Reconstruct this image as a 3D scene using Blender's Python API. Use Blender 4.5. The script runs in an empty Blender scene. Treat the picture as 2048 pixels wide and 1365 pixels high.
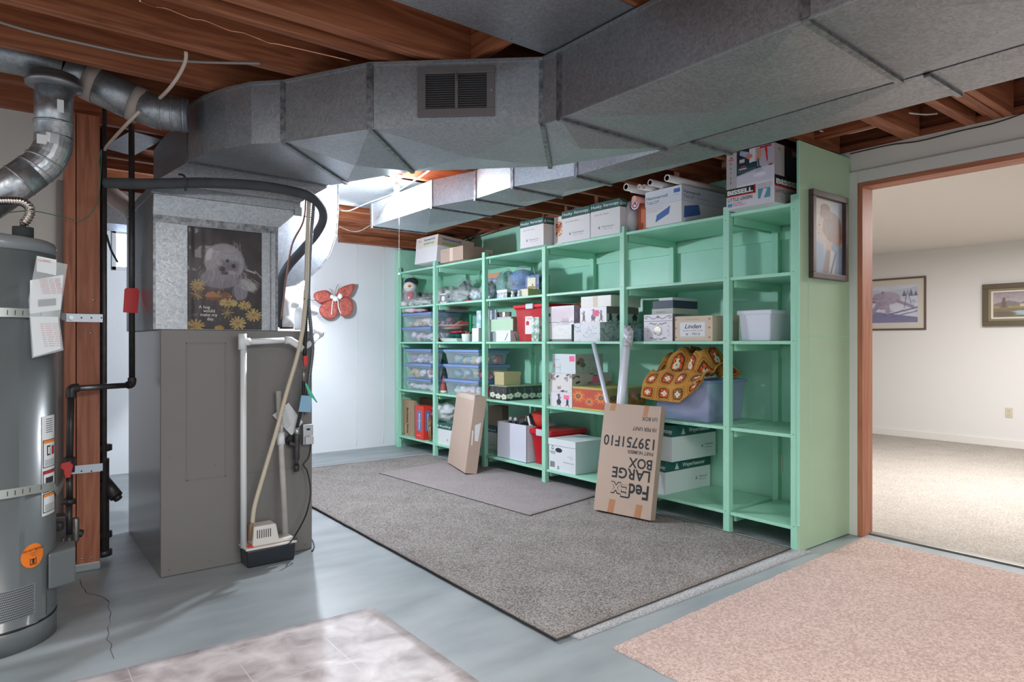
import bpy, math, random
import numpy as np
from mathutils import Vector, Matrix, noise as mnoise

# ------------------------------------------------------------------ camera, world, light
C = bpy.context.scene.collection
FPX, CX, HY, CAMH = 1318.0, 1024.0, 686.0, 1.2
TH = math.atan(1024 / 1318.0)
SN, CS = math.sin(TH), math.cos(TH)

def ray(px, py):
    a = (px - CX) / FPX
    return (SN + a * CS, CS - a * SN, (HY - py) / FPX)

def P(px, py, x=None, y=None, z=None):
    """place on the photograph -> point of the room, on the plane x, y or z = const"""
    r = ray(px, py)
    t = x / r[0] if x is not None else (y / r[1] if y is not None else (z - CAMH) / r[2])
    return Vector((r[0] * t, r[1] * t, CAMH + r[2] * t))

cam_data = bpy.data.cameras.new('camera')
cam = bpy.data.objects.new('camera', cam_data)
C.objects.link(cam)
cam.location = (0, 0, CAMH)
cam.rotation_euler = (math.pi / 2, 0, -TH)
cam_data.sensor_width = 36
cam_data.lens = 36 * FPX / 2048
cam_data.shift_y = (HY - 682.5) / 2048
cam_data.clip_start = 0.05
bpy.context.scene.camera = cam

world = bpy.data.worlds.new('world')
bpy.context.scene.world = world
world.use_nodes = True
world.node_tree.nodes['Background'].inputs[0].default_value = (0.86, 0.94, 1.0, 1)
world.node_tree.nodes['Background'].inputs[1].default_value = 0.95
vs = bpy.context.scene.view_settings
vs.view_transform = 'Standard'
vs.look = 'None'
vs.gamma = 1
vs.exposure = 0.0
vs.use_curve_mapping = False

def area(name, loc, size, power, col=(1, 1, 1), rot=(0, 0, 0), size_y=None):
    l = bpy.data.lights.new(name, 'AREA')
    l.energy = power
    l.color = col
    l.size = size
    if size_y:
        l.shape = 'RECTANGLE'
        l.size_y = size_y
    o = bpy.data.objects.new(name, l)
    o.location = loc
    o.rotation_euler = rot
    C.objects.link(o)
    return o

# soft fill lights added out of view, behind and left of the camera
area('fill_light_behind', (1.0, -0.9, 2.32), 1.6, 150, (1.0, 0.975, 0.945))
area('fill_light_left', (-0.9, 1.6, 2.36), 1.0, 30, (1.0, 0.97, 0.94))
# lamps of the carpeted room beyond the doorway
area('room_light', (6.4, 1.6, 2.28), 1.8, 165, (1.0, 0.99, 0.985))
BULB_E = 3900.0
BULB2_E = 2000.0

# ------------------------------------------------------------------ materials
def lin(c):
    return tuple(((v / 255.0) / 12.92 if v / 255.0 <= 0.04045 else ((v / 255.0 + 0.055) / 1.055) ** 2.4) for v in c)

MATS = {}
def M(name, rgb=(200, 200, 200), rough=0.6, metal=0.0, noise=None, bump=None, alpha=1.0, trans=0.0, emit=0.0, coat=0.0, spec=0.5):
    if name in MATS:
        return MATS[name]
    m = bpy.data.materials.new(name)
    MATS[name] = m
    m.use_nodes = True
    nt = m.node_tree
    b = nt.nodes['Principled BSDF']
    c = lin(rgb) + (1,)
    b.inputs['Base Color'].default_value = c
    b.inputs['Roughness'].default_value = rough
    b.inputs['Metallic'].default_value = metal
    b.inputs['Alpha'].default_value = alpha
    b.inputs['Transmission Weight'].default_value = trans
    b.inputs['Coat Weight'].default_value = coat
    b.inputs['Specular IOR Level'].default_value = spec
    if emit:
        b.inputs['Emission Color'].default_value = c
        b.inputs['Emission Strength'].default_value = emit
    tc = nt.nodes.new('ShaderNodeTexCoord')
    if noise:                                  # (scale, rgb2, contrast, stretch)
        sc, rgb2 = noise[0], noise[1]
        con = noise[2] if len(noise) > 2 else 0.3
        st = noise[3] if len(noise) > 3 else (1, 1, 1)
        mp = nt.nodes.new('ShaderNodeMapping')
        mp.inputs['Scale'].default_value = st
        nt.links.new(tc.outputs['Object'], mp.inputs[0])
        n = nt.nodes.new('ShaderNodeTexNoise')
        n.inputs['Scale'].default_value = sc
        n.inputs['Detail'].default_value = 5
        nt.links.new(mp.outputs[0], n.inputs[0])
        r = nt.nodes.new('ShaderNodeValToRGB')
        r.color_ramp.elements[0].position = 0.5 - con / 2
        r.color_ramp.elements[1].position = 0.5 + con / 2
        r.color_ramp.elements[0].color = lin(rgb2) + (1,)
        r.color_ramp.elements[1].color = c
        nt.links.new(n.outputs[0], r.inputs[0])
        nt.links.new(r.outputs[0], b.inputs['Base Color'])
    if bump:                                   # (scale, strength, distance)
        n = nt.nodes.new('ShaderNodeTexNoise')
        n.inputs['Scale'].default_value = bump[0]
        n.inputs['Detail'].default_value = 4
        nt.links.new(tc.outputs['Object'], n.inputs[0])
        bp = nt.nodes.new('ShaderNodeBump')
        bp.inputs['Strength'].default_value = bump[1]
        bp.inputs['Distance'].default_value = bump[2] if len(bump) > 2 else 0.01
        nt.links.new(n.outputs[0], bp.inputs['Height'])
        nt.links.new(bp.outputs[0], b.inputs['Normal'])
    return m

def wood(name, dark, mid, light, axis=0, rough=0.55):
    if name in MATS: return MATS[name]
    m = M(name, mid, rough)
    nt = m.node_tree; b = nt.nodes['Principled BSDF']
    tc = nt.nodes.new('ShaderNodeTexCoord')
    mp = nt.nodes.new('ShaderNodeMapping')
    s = [9.0, 9.0, 9.0]; s[axis] = 0.7
    mp.inputs['Scale'].default_value = s
    nt.links.new(tc.outputs['Object'], mp.inputs[0])
    n = nt.nodes.new('ShaderNodeTexNoise'); n.inputs['Scale'].default_value = 1.6; n.inputs['Detail'].default_value = 3
    n.inputs['Distortion'].default_value = 0.4
    nt.links.new(mp.outputs[0], n.inputs[0])
    w = nt.nodes.new('ShaderNodeMath'); w.operation = 'MULTIPLY'; w.inputs[1].default_value = 9
    nt.links.new(n.outputs[0], w.inputs[0])
    f = nt.nodes.new('ShaderNodeMath'); f.operation = 'PINGPONG'; f.inputs[1].default_value = 1
    nt.links.new(w.outputs[0], f.inputs[0])
    n2 = nt.nodes.new('ShaderNodeTexNoise'); n2.inputs['Scale'].default_value = 3.0; n2.inputs['Detail'].default_value = 8
    mp2 = nt.nodes.new('ShaderNodeMapping'); s2 = [14.0, 14.0, 14.0]; s2[axis] = 0.5
    mp2.inputs['Scale'].default_value = s2
    nt.links.new(tc.outputs['Object'], mp2.inputs[0]); nt.links.new(mp2.outputs[0], n2.inputs[0])
    mx = nt.nodes.new('ShaderNodeMix'); mx.data_type = 'FLOAT'; mx.inputs[0].default_value = 0.55
    nt.links.new(f.outputs[0], mx.inputs[2]); nt.links.new(n2.outputs[0], mx.inputs[3])
    r = nt.nodes.new('ShaderNodeValToRGB')
    e = r.color_ramp.elements
    e[0].position = 0.12; e[0].color = lin(dark) + (1,)
    e[1].position = 0.85; e[1].color = lin(light) + (1,)
    k = e.new(0.42); k.color = lin(mid) + (1,)
    nt.links.new(mx.outputs[0], r.inputs[0]); nt.links.new(r.outputs[0], b.inputs['Base Color'])
    return m

def galv(name, a, b2, rough=0.42, metal=0.75, scale=55):
    """zinc spangle: small crystal facets of slightly different grey"""
    if name in MATS: return MATS[name]
    m = M(name, a, rough, metal)
    nt = m.node_tree; b = nt.nodes['Principled BSDF']
    tc = nt.nodes.new('ShaderNodeTexCoord')
    nz = nt.nodes.new('ShaderNodeTexNoise'); nz.inputs['Scale'].default_value = 30; nz.inputs['Detail'].default_value = 2
    nt.links.new(tc.outputs['Object'], nz.inputs[0])
    mxv = nt.nodes.new('ShaderNodeMix'); mxv.data_type = 'VECTOR'; mxv.inputs[0].default_value = 0.03
    nt.links.new(tc.outputs['Object'], mxv.inputs[4]); nt.links.new(nz.outputs[1], mxv.inputs[5])
    v = nt.nodes.new('ShaderNodeTexVoronoi'); v.inputs['Scale'].default_value = scale
    nt.links.new(mxv.outputs[1], v.inputs[0])
    sp = nt.nodes.new('ShaderNodeSeparateColor'); nt.links.new(v.outputs[1], sp.inputs[0])
    big = nt.nodes.new('ShaderNodeTexNoise'); big.inputs['Scale'].default_value = 3.5; big.inputs['Detail'].default_value = 5
    nt.links.new(tc.outputs['Object'], big.inputs[0])
    mf = nt.nodes.new('ShaderNodeMix'); mf.data_type = 'FLOAT'; mf.inputs[0].default_value = 0.45
    nt.links.new(sp.outputs[0], mf.inputs[2]); nt.links.new(big.outputs[0], mf.inputs[3])
    r = nt.nodes.new('ShaderNodeValToRGB')
    r.color_ramp.elements[0].position = 0.1; r.color_ramp.elements[0].color = lin(b2) + (1,)
    r.color_ramp.elements[1].position = 0.9; r.color_ramp.elements[1].color = lin(a) + (1,)
    nt.links.new(mf.outputs[0], r.inputs[0]); nt.links.new(r.outputs[0], b.inputs['Base Color'])
    mr = nt.nodes.new('ShaderNodeMapRange'); mr.inputs[3].default_value = rough - 0.03; mr.inputs[4].default_value = rough + 0.06
    nt.links.new(sp.outputs[1], mr.inputs[0]); nt.links.new(mr.outputs[0], b.inputs['Roughness'])
    return m

def carpet(name, a, b2, scale, bump, dist):
    if name in MATS: return MATS[name]
    m = M(name, a, 0.95, spec=0.1)
    nt = m.node_tree; b = nt.nodes['Principled BSDF']
    tc = nt.nodes.new('ShaderNodeTexCoord')
    n = nt.nodes.new('ShaderNodeTexNoise'); n.inputs['Scale'].default_value = scale; n.inputs['Detail'].default_value = 3
    n.inputs['Roughness'].default_value = 0.7
    big = nt.nodes.new('ShaderNodeTexNoise'); big.inputs['Scale'].default_value = 4; big.inputs['Detail'].default_value = 6
    nt.links.new(tc.outputs['Object'], n.inputs[0]); nt.links.new(tc.outputs['Object'], big.inputs[0])
    mf = nt.nodes.new('ShaderNodeMix'); mf.data_type = 'FLOAT'; mf.inputs[0].default_value = 0.12
    nt.links.new(n.outputs[0], mf.inputs[2]); nt.links.new(big.outputs[0], mf.inputs[3])
    r = nt.nodes.new('ShaderNodeValToRGB')
    r.color_ramp.elements[0].position = 0.40; r.color_ramp.elements[0].color = lin(b2) + (1,)
    r.color_ramp.elements[1].position = 0.60; r.color_ramp.elements[1].color = lin(a) + (1,)
    nt.links.new(mf.outputs[0], r.inputs[0]); nt.links.new(r.outputs[0], b.inputs['Base Color'])
    bp = nt.nodes.new('ShaderNodeBump'); bp.inputs['Strength'].default_value = bump; bp.inputs['Distance'].default_value = dist
    nt.links.new(n.outputs[0], bp.inputs['Height']); nt.links.new(bp.outputs[0], b.inputs['Normal'])
    return m

def painted(name='painted_print', rough=0.45, coat=0.0):
    """print whose colours are stored on the mesh itself"""
    if name in MATS: return MATS[name]
    m = M(name, (200, 200, 200), rough, coat=coat)
    nt = m.node_tree; b = nt.nodes['Principled BSDF']
    a = nt.nodes.new('ShaderNodeAttribute'); a.attribute_name = 'Col'
    nt.links.new(a.outputs[0], b.inputs['Base Color'])
    return m

GALV = galv('galvanised_steel', (176, 180, 185), (146, 150, 155), 0.40, 0.8, 120)
GALVD = galv('shaded_galvanised_steel', (160, 160, 165), (128, 128, 132), 0.42, 0.75, 120)  # darker copy of the steel, shade of the unlit runs put into its colour
SEAM = M('duct_seam_steel', (150, 152, 156), 0.4, 0.8, noise=(40, (90, 92, 96), 0.4))
GREEN = M('mint_green_paint', (168, 226, 200), 0.42, noise=(6, (161, 219, 193), 0.5), bump=(60, 0.08, 0.002))
GREENW = M('mint_green_wall_paint', (168, 226, 202), 0.36, noise=(5, (161, 219, 195), 0.5), bump=(35, 0.15, 0.003))
GREENP = M('pale_green_panel_paint', (172, 200, 168), 0.6, noise=(4, (166, 194, 162), 0.5), bump=(60, 0.08, 0.002))
JOIST = wood('fir_joist', (112, 62, 40), (144, 84, 55), (174, 110, 76), 0)
POSTW = wood('fir_stud', (138, 78, 54), (166, 100, 72), (186, 120, 90), 2)
SUBF = wood('subfloor_board', (80, 45, 28), (130, 78, 48), (165, 105, 65), 0)
JAMBW = wood('door_jamb_wood', (150, 92, 66), (176, 112, 84), (192, 128, 98), 2)
CARD = M('brown_cardboard', (184, 163, 148), 0.8, noise=(3, (177, 155, 140), 0.6))
CARD2 = M('tan_cardboard', (176, 148, 120), 0.8, noise=(3, (168, 140, 112), 0.6))
WCARD = M('white_card', (228, 229, 231), 0.7)
HGREEN = M('dark_teal_print', (36, 92, 88), 0.6)
INK = M('black_ink', (38, 40, 44), 0.7)
INKG = M('grey_ink', (110, 114, 120), 0.7)
WINK = M('white_ink', (232, 236, 236), 0.6)
WHITE = M('white_paint', (226, 226, 226), 0.6)
PVC = M('white_pvc', (226, 228, 230), 0.35)
BLACKP = M('black_plastic', (22, 24, 27), 0.35)
BLACKI = M('black_iron', (80, 78, 80), 0.42, 0.4, noise=(25, (58, 55, 57), 0.5))
CLEAR = M('clear_film', (235, 240, 242), 0.12, alpha=0.22, coat=0.6)
CLEAR2 = M('cloudy_film', (226, 232, 235), 0.2, alpha=0.42, coat=0.6, bump=(28, 0.8, 0.01))
PRINT = painted()
PRINTG = painted('glossy_print', 0.22, 0.5)
PINKN = M('pink_sticky_note', (250, 120, 160), 0.7)

# ------------------------------------------------------------------ mesh building
ROOTM = {}

def tag(o, label=None, cat=None, group=None, kind=None):
    if label: o['label'] = label
    if cat: o['category'] = cat
    if group: o['group'] = group
    if kind: o['kind'] = kind
    return o

def thing(name, label, cat, loc=(0, 0, 0), rot=(0, 0, 0), group=None):
    o = bpy.data.objects.new(name, None)
    o.empty_display_size = 0.05
    C.objects.link(o)
    o.location = loc
    o.rotation_euler = rot
    from mathutils import Euler
    ROOTM[o.name] = Matrix.LocRotScale(Vector(loc), Euler(rot), None)
    return tag(o, label, cat, group)

TXT = {}
def text_mesh(s, bold=0.0, shear=0.0, res=3):
    k = (s, bold, shear, res)
    if k in TXT: return TXT[k]
    cu = bpy.data.curves.new('lettering', 'FONT')
    cu.body = s
    cu.size = 1.0
    cu.resolution_u = res
    cu.offset = bold
    cu.shear = shear
    cu.fill_mode = 'FRONT'
    o = bpy.data.objects.new('lettering', cu)
    C.objects.link(o)
    me = bpy.data.meshes.new_from_object(o)
    bpy.data.objects.remove(o)
    vs_ = [(v.co.x, v.co.y) for v in me.vertices]
    fs_ = [tuple(p.vertices) for p in me.polygons]
    bpy.data.meshes.remove(me)
    bpy.data.curves.remove(cu)
    TXT[k] = (vs_, fs_)
    return TXT[k]

class MB:
    def __init__(self):
        self.v = []; self.f = []; self.m = []; self.s = []; self.col = {}
    def add(self, vs_, fs_, m=0, smooth=False):
        o = len(self.v)
        self.v += [tuple(v) for v in vs_]
        for f in fs_:
            self.f.append(tuple(i + o for i in f)); self.m.append(m); self.s.append(smooth)
        return o
    def box(self, x0, x1, y0, y1, z0, z1, m=0):
        self.add([(x, y, z) for z in (z0, z1) for y in (y0, y1) for x in (x0, x1)],
                 [(0, 2, 3, 1), (4, 5, 7, 6), (0, 1, 5, 4), (2, 6, 7, 3), (0, 4, 6, 2), (1, 3, 7, 5)], m)
        return self
    def poly(self, pts, m=0, smooth=False):
        self.add(pts, [tuple(range(len(pts)))], m, smooth); return self
    def prism(self, pts, vec, m=0):
        n = len(pts); vec = Vector(vec)
        vs_ = [Vector(p) for p in pts] + [Vector(p) + vec for p in pts]
        self.add(vs_, [tuple(range(n))[::-1], tuple(range(n, 2 * n))] + [(i, (i + 1) % n, n + (i + 1) % n, n + i) for i in range(n)], m)
        return self
    def tube(self, pts, r, n=12, m=0, caps=True, closed=False, smooth=True):
        pts = [Vector(p) for p in pts]; k = len(pts)
        rs = r if isinstance(r, (list, tuple)) else [r] * k
        vs_ = []; up = None
        for i, p in enumerate(pts):
            a = pts[(i - 1) % k] if (i > 0 or closed) else p
            b = pts[(i + 1) % k] if (i < k - 1 or closed) else p
            d = (b - a).normalized() if (b - a).length > 1e-9 else Vector((0, 0, 1))
            if up is None:
                up = Vector((0, 0, 1)) if abs(d.z) < 0.9 else Vector((1, 0, 0))
            sx = d.cross(up)
            if sx.length < 1e-6: sx = d.cross(Vector((0.3, 0.7, 0.2)))
            sx.normalize(); up = sx.cross(d).normalized()
            for j in range(n):
                t = 2 * math.pi * j / n
                vs_.append(p + sx * math.cos(t) * rs[i] + up * math.sin(t) * rs[i])
        fs_ = []
        for i in range(k if closed else k - 1):
            i2 = (i + 1) % k
            for j in range(n):
                j2 = (j + 1) % n
                fs_.append((i * n + j, i * n + j2, i2 * n + j2, i2 * n + j))
        o = self.add(vs_, fs_, m, smooth)
        if caps and not closed:
            self.f.append(tuple(o + j for j in range(n))[::-1]); self.m.append(m); self.s.append(False)
            self.f.append(tuple(o + (k - 1) * n + j for j in range(n))); self.m.append(m); self.s.append(False)
        return self
    def lathe(self, prof, c=(0, 0, 0), n=24, m=0, smooth=True, sx=1, sy=1):
        c = Vector(c); vs_ = []
        for r, z in prof:
            for j in range(n):
                t = 2 * math.pi * j / n
                vs_.append(c + Vector((r * sx * math.cos(t), r * sy * math.sin(t), z)))
        fs_ = [(i * n + j, i * n + (j + 1) % n, (i + 1) * n + (j + 1) % n, (i + 1) * n + j) for i in range(len(prof) - 1) for j in range(n)]
        fs_.append(tuple(range(n))[::-1]); fs_.append(tuple((len(prof) - 1) * n + j for j in range(n)))
        self.add(vs_, fs_, m, smooth); return self
    def grid(self, fn, nu, nv, m=0, smooth=True, cols=None, closed_u=False):
        vs_ = [fn(i / (nu - (0 if closed_u else 1)), j / (nv - 1)) for j in range(nv) for i in range(nu)]
        fs_ = []
        for j in range(nv - 1):
            for i in range(nu if closed_u else nu - 1):
                i2 = (i + 1) % nu
                fs_.append((j * nu + i, j * nu + i2, (j + 1) * nu + i2, (j + 1) * nu + i))
        o = self.add(vs_, fs_, m, smooth)
        if cols is not None:
            for k, c in enumerate(cols): self.col[o + k] = c
        return self
    def blob(self, c, r, amp=0.15, freq=2.0, seed=0, m=0, nu=28, nv=16, flat=None, ridge=False):
        c = Vector(c); rx, ry, rz = r
        def fn(u, v):
            a = 2 * math.pi * u; b = math.pi * (v - 0.5)
            d = Vector((math.cos(a) * math.cos(b), math.sin(a) * math.cos(b), math.sin(b)))
            q = mnoise.noise(d * freq + Vector((seed * 3.7, seed * 1.3, 0)))
            q2 = mnoise.noise(d * freq * 3.1 + Vector((0, seed * 2.3, 5)))
            if ridge: q2 = 1 - 3 * abs(q2)
            k = 1 + amp * q * 1.6 + amp * 0.5 * q2
            p = c + Vector((d.x * rx * k, d.y * ry * k, d.z * rz * k))
            if flat is not None and p.z < flat: p.z = flat
            return p
        return self.grid(fn, nu, nv, m, True, closed_u=True)
    def text(self, s, o, u, v, size, m=0, width=None, align='l', off=0.0006, bold=0.0, shear=0.0, res=3, squeeze=1.0):
        """lettering laid on a face: o origin, u reading direction, v up direction"""
        vs_, fs_ = text_mesh(s, bold, shear, res)
        if not vs_: return self
        u = Vector(u).normalized(); v = Vector(v).normalized(); nrm = u.cross(v); o = Vector(o)
        x0 = min(p[0] for p in vs_); x1 = max(p[0] for p in vs_)
        kx = size * squeeze
        if width: kx = width / (x1 - x0)
        w = (x1 - x0) * kx
        sh = -x0 * kx - (0 if align == 'l' else (w / 2 if align == 'c' else w))
        self.add([o + u * (p[0] * kx + sh) + v * (p[1] * size) + nrm * off for p in vs_], fs_, m)
        return self
    def canvas(self, o, u, v, w, h, img, m=0, off=0.0004):
        """image array (rows from the top) laid on a face; its colours become mesh colours"""
        H, W = img.shape[:2]
        u = Vector(u).normalized(); v = Vector(v).normalized(); nrm = u.cross(v); o = Vector(o) + nrm * off
        im = np.clip(img, 0, 1)
        l = np.where(im <= 0.04045, im / 12.92, ((im + 0.055) / 1.055) ** 2.4)
        cols = [tuple(l[H - 1 - j, i]) for j in range(H) for i in range(W)]
        self.grid(lambda a, b: o + u * (a * w) + v * (b * h), W, H, m, False, cols)
        return self
    def build(self, name, mats, parent=None, label=None, cat=None, group=None, kind=None, bevel=0, local=False, origin=None, subsurf=0, seg=2):
        me = bpy.data.meshes.new(name)
        vs_ = [Vector(v) for v in self.v]
        loc = None
        if parent is not None:
            r = parent
            while r.parent is not None: r = r.parent
            if not local:
                Mi = ROOTM[r.name].inverted() if r.name in ROOTM else Matrix.Identity(4)
                vs_ = [Mi @ v for v in vs_]
        elif not local:
            if origin is None and vs_:
                xs = [v.x for v in vs_]; ys = [v.y for v in vs_]; zs = [v.z for v in vs_]
                origin = ((min(xs) + max(xs)) / 2, (min(ys) + max(ys)) / 2, min(zs))
            loc = Vector(origin)
            vs_ = [v - loc for v in vs_]
        me.from_pydata([tuple(v) for v in vs_], [], self.f)
        for mt in (mats if isinstance(mats, (list, tuple)) else [mats]): me.materials.append(mt)
        me.polygons.foreach_set('material_index', self.m)
        me.polygons.foreach_set('use_smooth', self.s)
        if self.col:
            ca = me.color_attributes.new('Col', 'FLOAT_COLOR', 'POINT')
            arr = np.ones((len(vs_), 4), dtype=np.float32)
            for k, c in self.col.items(): arr[k, :3] = c
            ca.data.foreach_set('color', arr.ravel())
        me.update()
        o = bpy.data.objects.new(name, me)
        C.objects.link(o)
        if parent is not None: o.parent = parent
        if loc is not None:
            o.location = loc
            ROOTM[o.name] = Matrix.Translation(loc)
        if bevel:
            b = o.modifiers.new('bevel', 'BEVEL'); b.width = bevel; b.segments = seg; b.limit_method = 'ANGLE'; b.angle_limit = 0.6
        if subsurf:
            b = o.modifiers.new('subsurf', 'SUBSURF'); b.levels = subsurf; b.render_levels = subsurf
        return tag(o, label, cat, group, kind)

def copy_tree(o, parent=None, loc=None, label=None):
    c = o.copy()
    C.objects.link(c)
    c.parent = parent
    if loc is not None: c.location = loc
    if label: c['label'] = label
    for ch in o.children:
        copy_tree(ch, c)
    return c

def arc(pts, n=6):
    """Catmull-Rom through the points"""
    p = [Vector(q) for q in pts]; out = []
    for i in range(len(p) - 1):
        a = p[max(i - 1, 0)]; b = p[i]; c = p[i + 1]; d = p[min(i + 2, len(p) - 1)]
        for k in range(n):
            t = k / n
            out.append(0.5 * ((2 * b) + (c - a) * t + (2 * a - 5 * b + 4 * c - d) * t * t + (3 * b - a - 3 * c + d) * t ** 3))
    out.append(p[-1]); return out

# ------------------------------------------------------------------ small raster painter for printed pictures
def cv(w, h, rgb): return np.ones((h, w, 3)) * (np.array(rgb) / 255.0)
def gridxy(img):
    H, W = img.shape[:2]
    return np.meshgrid((np.arange(W) + .5) / W, (np.arange(H) + .5) / H)
def mixin(img, mask, rgb, a=1.0):
    k = (np.clip(mask, 0, 1) * a)[..., None]
    img[:] = img * (1 - k) + (np.array(rgb) / 255.0) * k
def ell(img, cx, cy, rx, ry, rgb, a=1.0, soft=0.0, rot=0.0):
    X, Y = gridxy(img); H, W = img.shape[:2]
    dx = X - cx; dy = (Y - cy)
    asp = H / W
    c_, s_ = math.cos(rot), math.sin(rot)
    ux = dx * c_ + dy * asp * s_; uy = (-dx * s_ + dy * asp * c_) / asp
    d = np.sqrt((ux / rx) ** 2 + (uy / ry) ** 2)
    mixin(img, (1 - d) / soft + 0.5 if soft else (d < 1).astype(float), rgb, a)
def rect(img, x0, y0, x1, y1, rgb, a=1.0):
    X, Y = gridxy(img)
    mixin(img, ((X >= x0) & (X < x1) & (Y >= y0) & (Y < y1)).astype(float), rgb, a)
def pol(img, pts, rgb, a=1.0):
    X, Y = gridxy(img); ins = np.zeros(X.shape, bool); n = len(pts)
    for i in range(n):
        x1, y1 = pts[i]; x2, y2 = pts[(i + 1) % n]
        if y1 == y2: continue
        c = ((y1 > Y) != (y2 > Y)) & (X < (x2 - x1) * (Y - y1) / (y2 - y1) + x1)
        ins ^= c
    mixin(img, ins.astype(float), rgb, a)
def seg(img, x0, y0, x1, y1, w, rgb, a=1.0, taper=False):
    X, Y = gridxy(img); H, W = img.shape[:2]; asp = H / W
    dx, dy = x1 - x0, (y1 - y0) * asp
    L = dx * dx + dy * dy + 1e-9
    t = np.clip(((X - x0) * dx + (Y - y0) * asp * dy) / L, 0, 1)
    d = np.hypot(X - x0 - t * dx, (Y - y0) * asp - t * dy)
    ww = w * (1 - 0.8 * t) if taper else w
    mixin(img, np.clip((ww - d) * W * 0.8 + .5, 0, 1), rgb, a)
def vnoise(img, amt, cells, seed=0, sy=1.0):
    H, W = img.shape[:2]; rs = np.random.RandomState(seed)
    g = rs.rand(int(cells * sy) + 2, cells + 2) - .5
    yy = np.linspace(0, int(cells * sy), H); xx = np.linspace(0, cells, W)
    yi = yy.astype(int); xi = xx.astype(int); fy = (yy - yi)[:, None]; fx = (xx - xi)[None]
    a = g[yi][:, xi]; b = g[yi][:, xi + 1]; c = g[yi + 1][:, xi]; d = g[yi + 1][:, xi + 1]
    n = (a * (1 - fx) + b * fx) * (1 - fy) + (c * (1 - fx) + d * fx) * fy
    img += (n * amt)[..., None]
    return n
# ------------------------------------------------------------------ the setting
XW = 4.22      # face of the right-hand wall
YW = 6.95      # face of the far wall
ZJ = 2.40      # underside of the joists

# concrete floor with its crack
conc = M('bare_concrete', (168, 175, 178), 0.40, noise=(1.9, (112, 121, 126), 0.75, (1, 2.6, 1)), bump=(9, 0.12, 0.004))
mb = MB()
mb.box(-3.2, 4.30, -2.6, YW, -0.1, 0.0)
crack = [(228, 1318), (221, 1300), (224, 1289), (213, 1280), (218, 1268), (215, 1256), (221, 1247), (219, 1237), (222, 1226), (216, 1215), (219, 1205), (212, 1199), (205, 1194), (190, 1190), (172, 1186), (170, 1180), (163, 1172), (160, 1160)]
cp = [P(a, b, z=0.0012) for a, b in crack]
rs = random.Random(3)
for a, b in zip(cp[:-1], cp[1:]):
    d = (b - a).normalized(); n_ = Vector((-d.y, d.x, 0)); w = rs.uniform(0.0006, 0.0016)
    mb.poly([a - n_ * w, b - n_ * w, b + n_ * w, a + n_ * w][::-1], 1)
mb.build('floor', [conc, M('dark_crack_line', (62, 66, 70), 0.9)], kind='structure', origin=(0, 0, 0))  # crack drawn as thin dark strips

# far wall (poured concrete painted white) with the window hole behind the furnace
wallm = M('white_painted_concrete', (226, 229, 233), 0.55, noise=(1.3, (214, 217, 221), 0.6), bump=(14, 0.25, 0.006))
wx0, wx1, wz0, wz1 = 0.80, 1.42, 1.86, 2.23
mb = MB()
for (a, b, c_, d) in ((-3.2, wx0, 0, 2.64), (wx1, XW + .12, 0, 2.64), (wx0, wx1, 0, wz0), (wx0, wx1, wz1, 2.64)):
    mb.box(a, b, YW, YW + 0.2, c_, d)
for px in (713, 767):                                            # form-board seams cast into the concrete
    q = P(px, 600, y=YW)
    mb.tube([(q.x + 0.004 * math.sin(k * 1.7), YW - 0.001, 0.03 + 2.3 * k / 20) for k in range(21)], 0.0035, 6)
mb.build('wall_far', [wallm], kind='structure', origin=(0, YW, 0))
# wall crack lines near the window
w = MB()
w.box(wx0 + .03, wx1 - .03, YW + 0.10, YW + 0.104, wz0 + .03, wz1 - .03)
fr = MB()
for (a, b, c_, d) in ((wx0, wx0 + .035, wz0, wz1), (wx1 - .035, wx1, wz0, wz1), (wx0, wx1, wz0, wz0 + .035), (wx0, wx1, wz1 - .035, wz1)):
    fr.box(a, b, YW - 0.012, YW + 0.12, c_, d)
wn = fr.build('window_1', [M('window_frame_vinyl', (214, 216, 220), 0.4)], kind='structure', origin=(1.1, YW, wz0), bevel=0.003)
w.build('pane', [M('frosted_glass', (236, 242, 255), 0.25, alpha=0.12)], wn)
day = M('daylight_glow', (205, 222, 255), 0.9, emit=7)  # glowing panel outside the window, standing in for daylight
mb = MB(); mb.box(wx0 - .4, wx1 + .4, YW + 0.55, YW + 0.56, wz0 - 0.5, 2.7)
mb.build('daylight_panel', [day], kind='structure')

# right-hand wall: green behind the shelves, white around the doorway
dy1 = 1.913; dz = 2.19
mb = MB()
mb.box(XW, XW + 0.10, 2.0, YW, 0, 2.40, 0)
mb.box(XW, XW + 0.10, dy1 + 0.0, 2.0, 0, 2.40, 1)
mb.box(XW, XW + 0.10, -2.6, dy1, dz, 2.40, 1)
mb.box(XW, XW + 0.10, -2.6, -1.4, 0, dz, 1)
mb.build('wall_right', [GREENW, M('doorway_wall_white', (224, 222, 216), 0.7, bump=(50, 0.1, 0.002))], kind='structure', origin=(XW, 3, 0))
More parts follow.
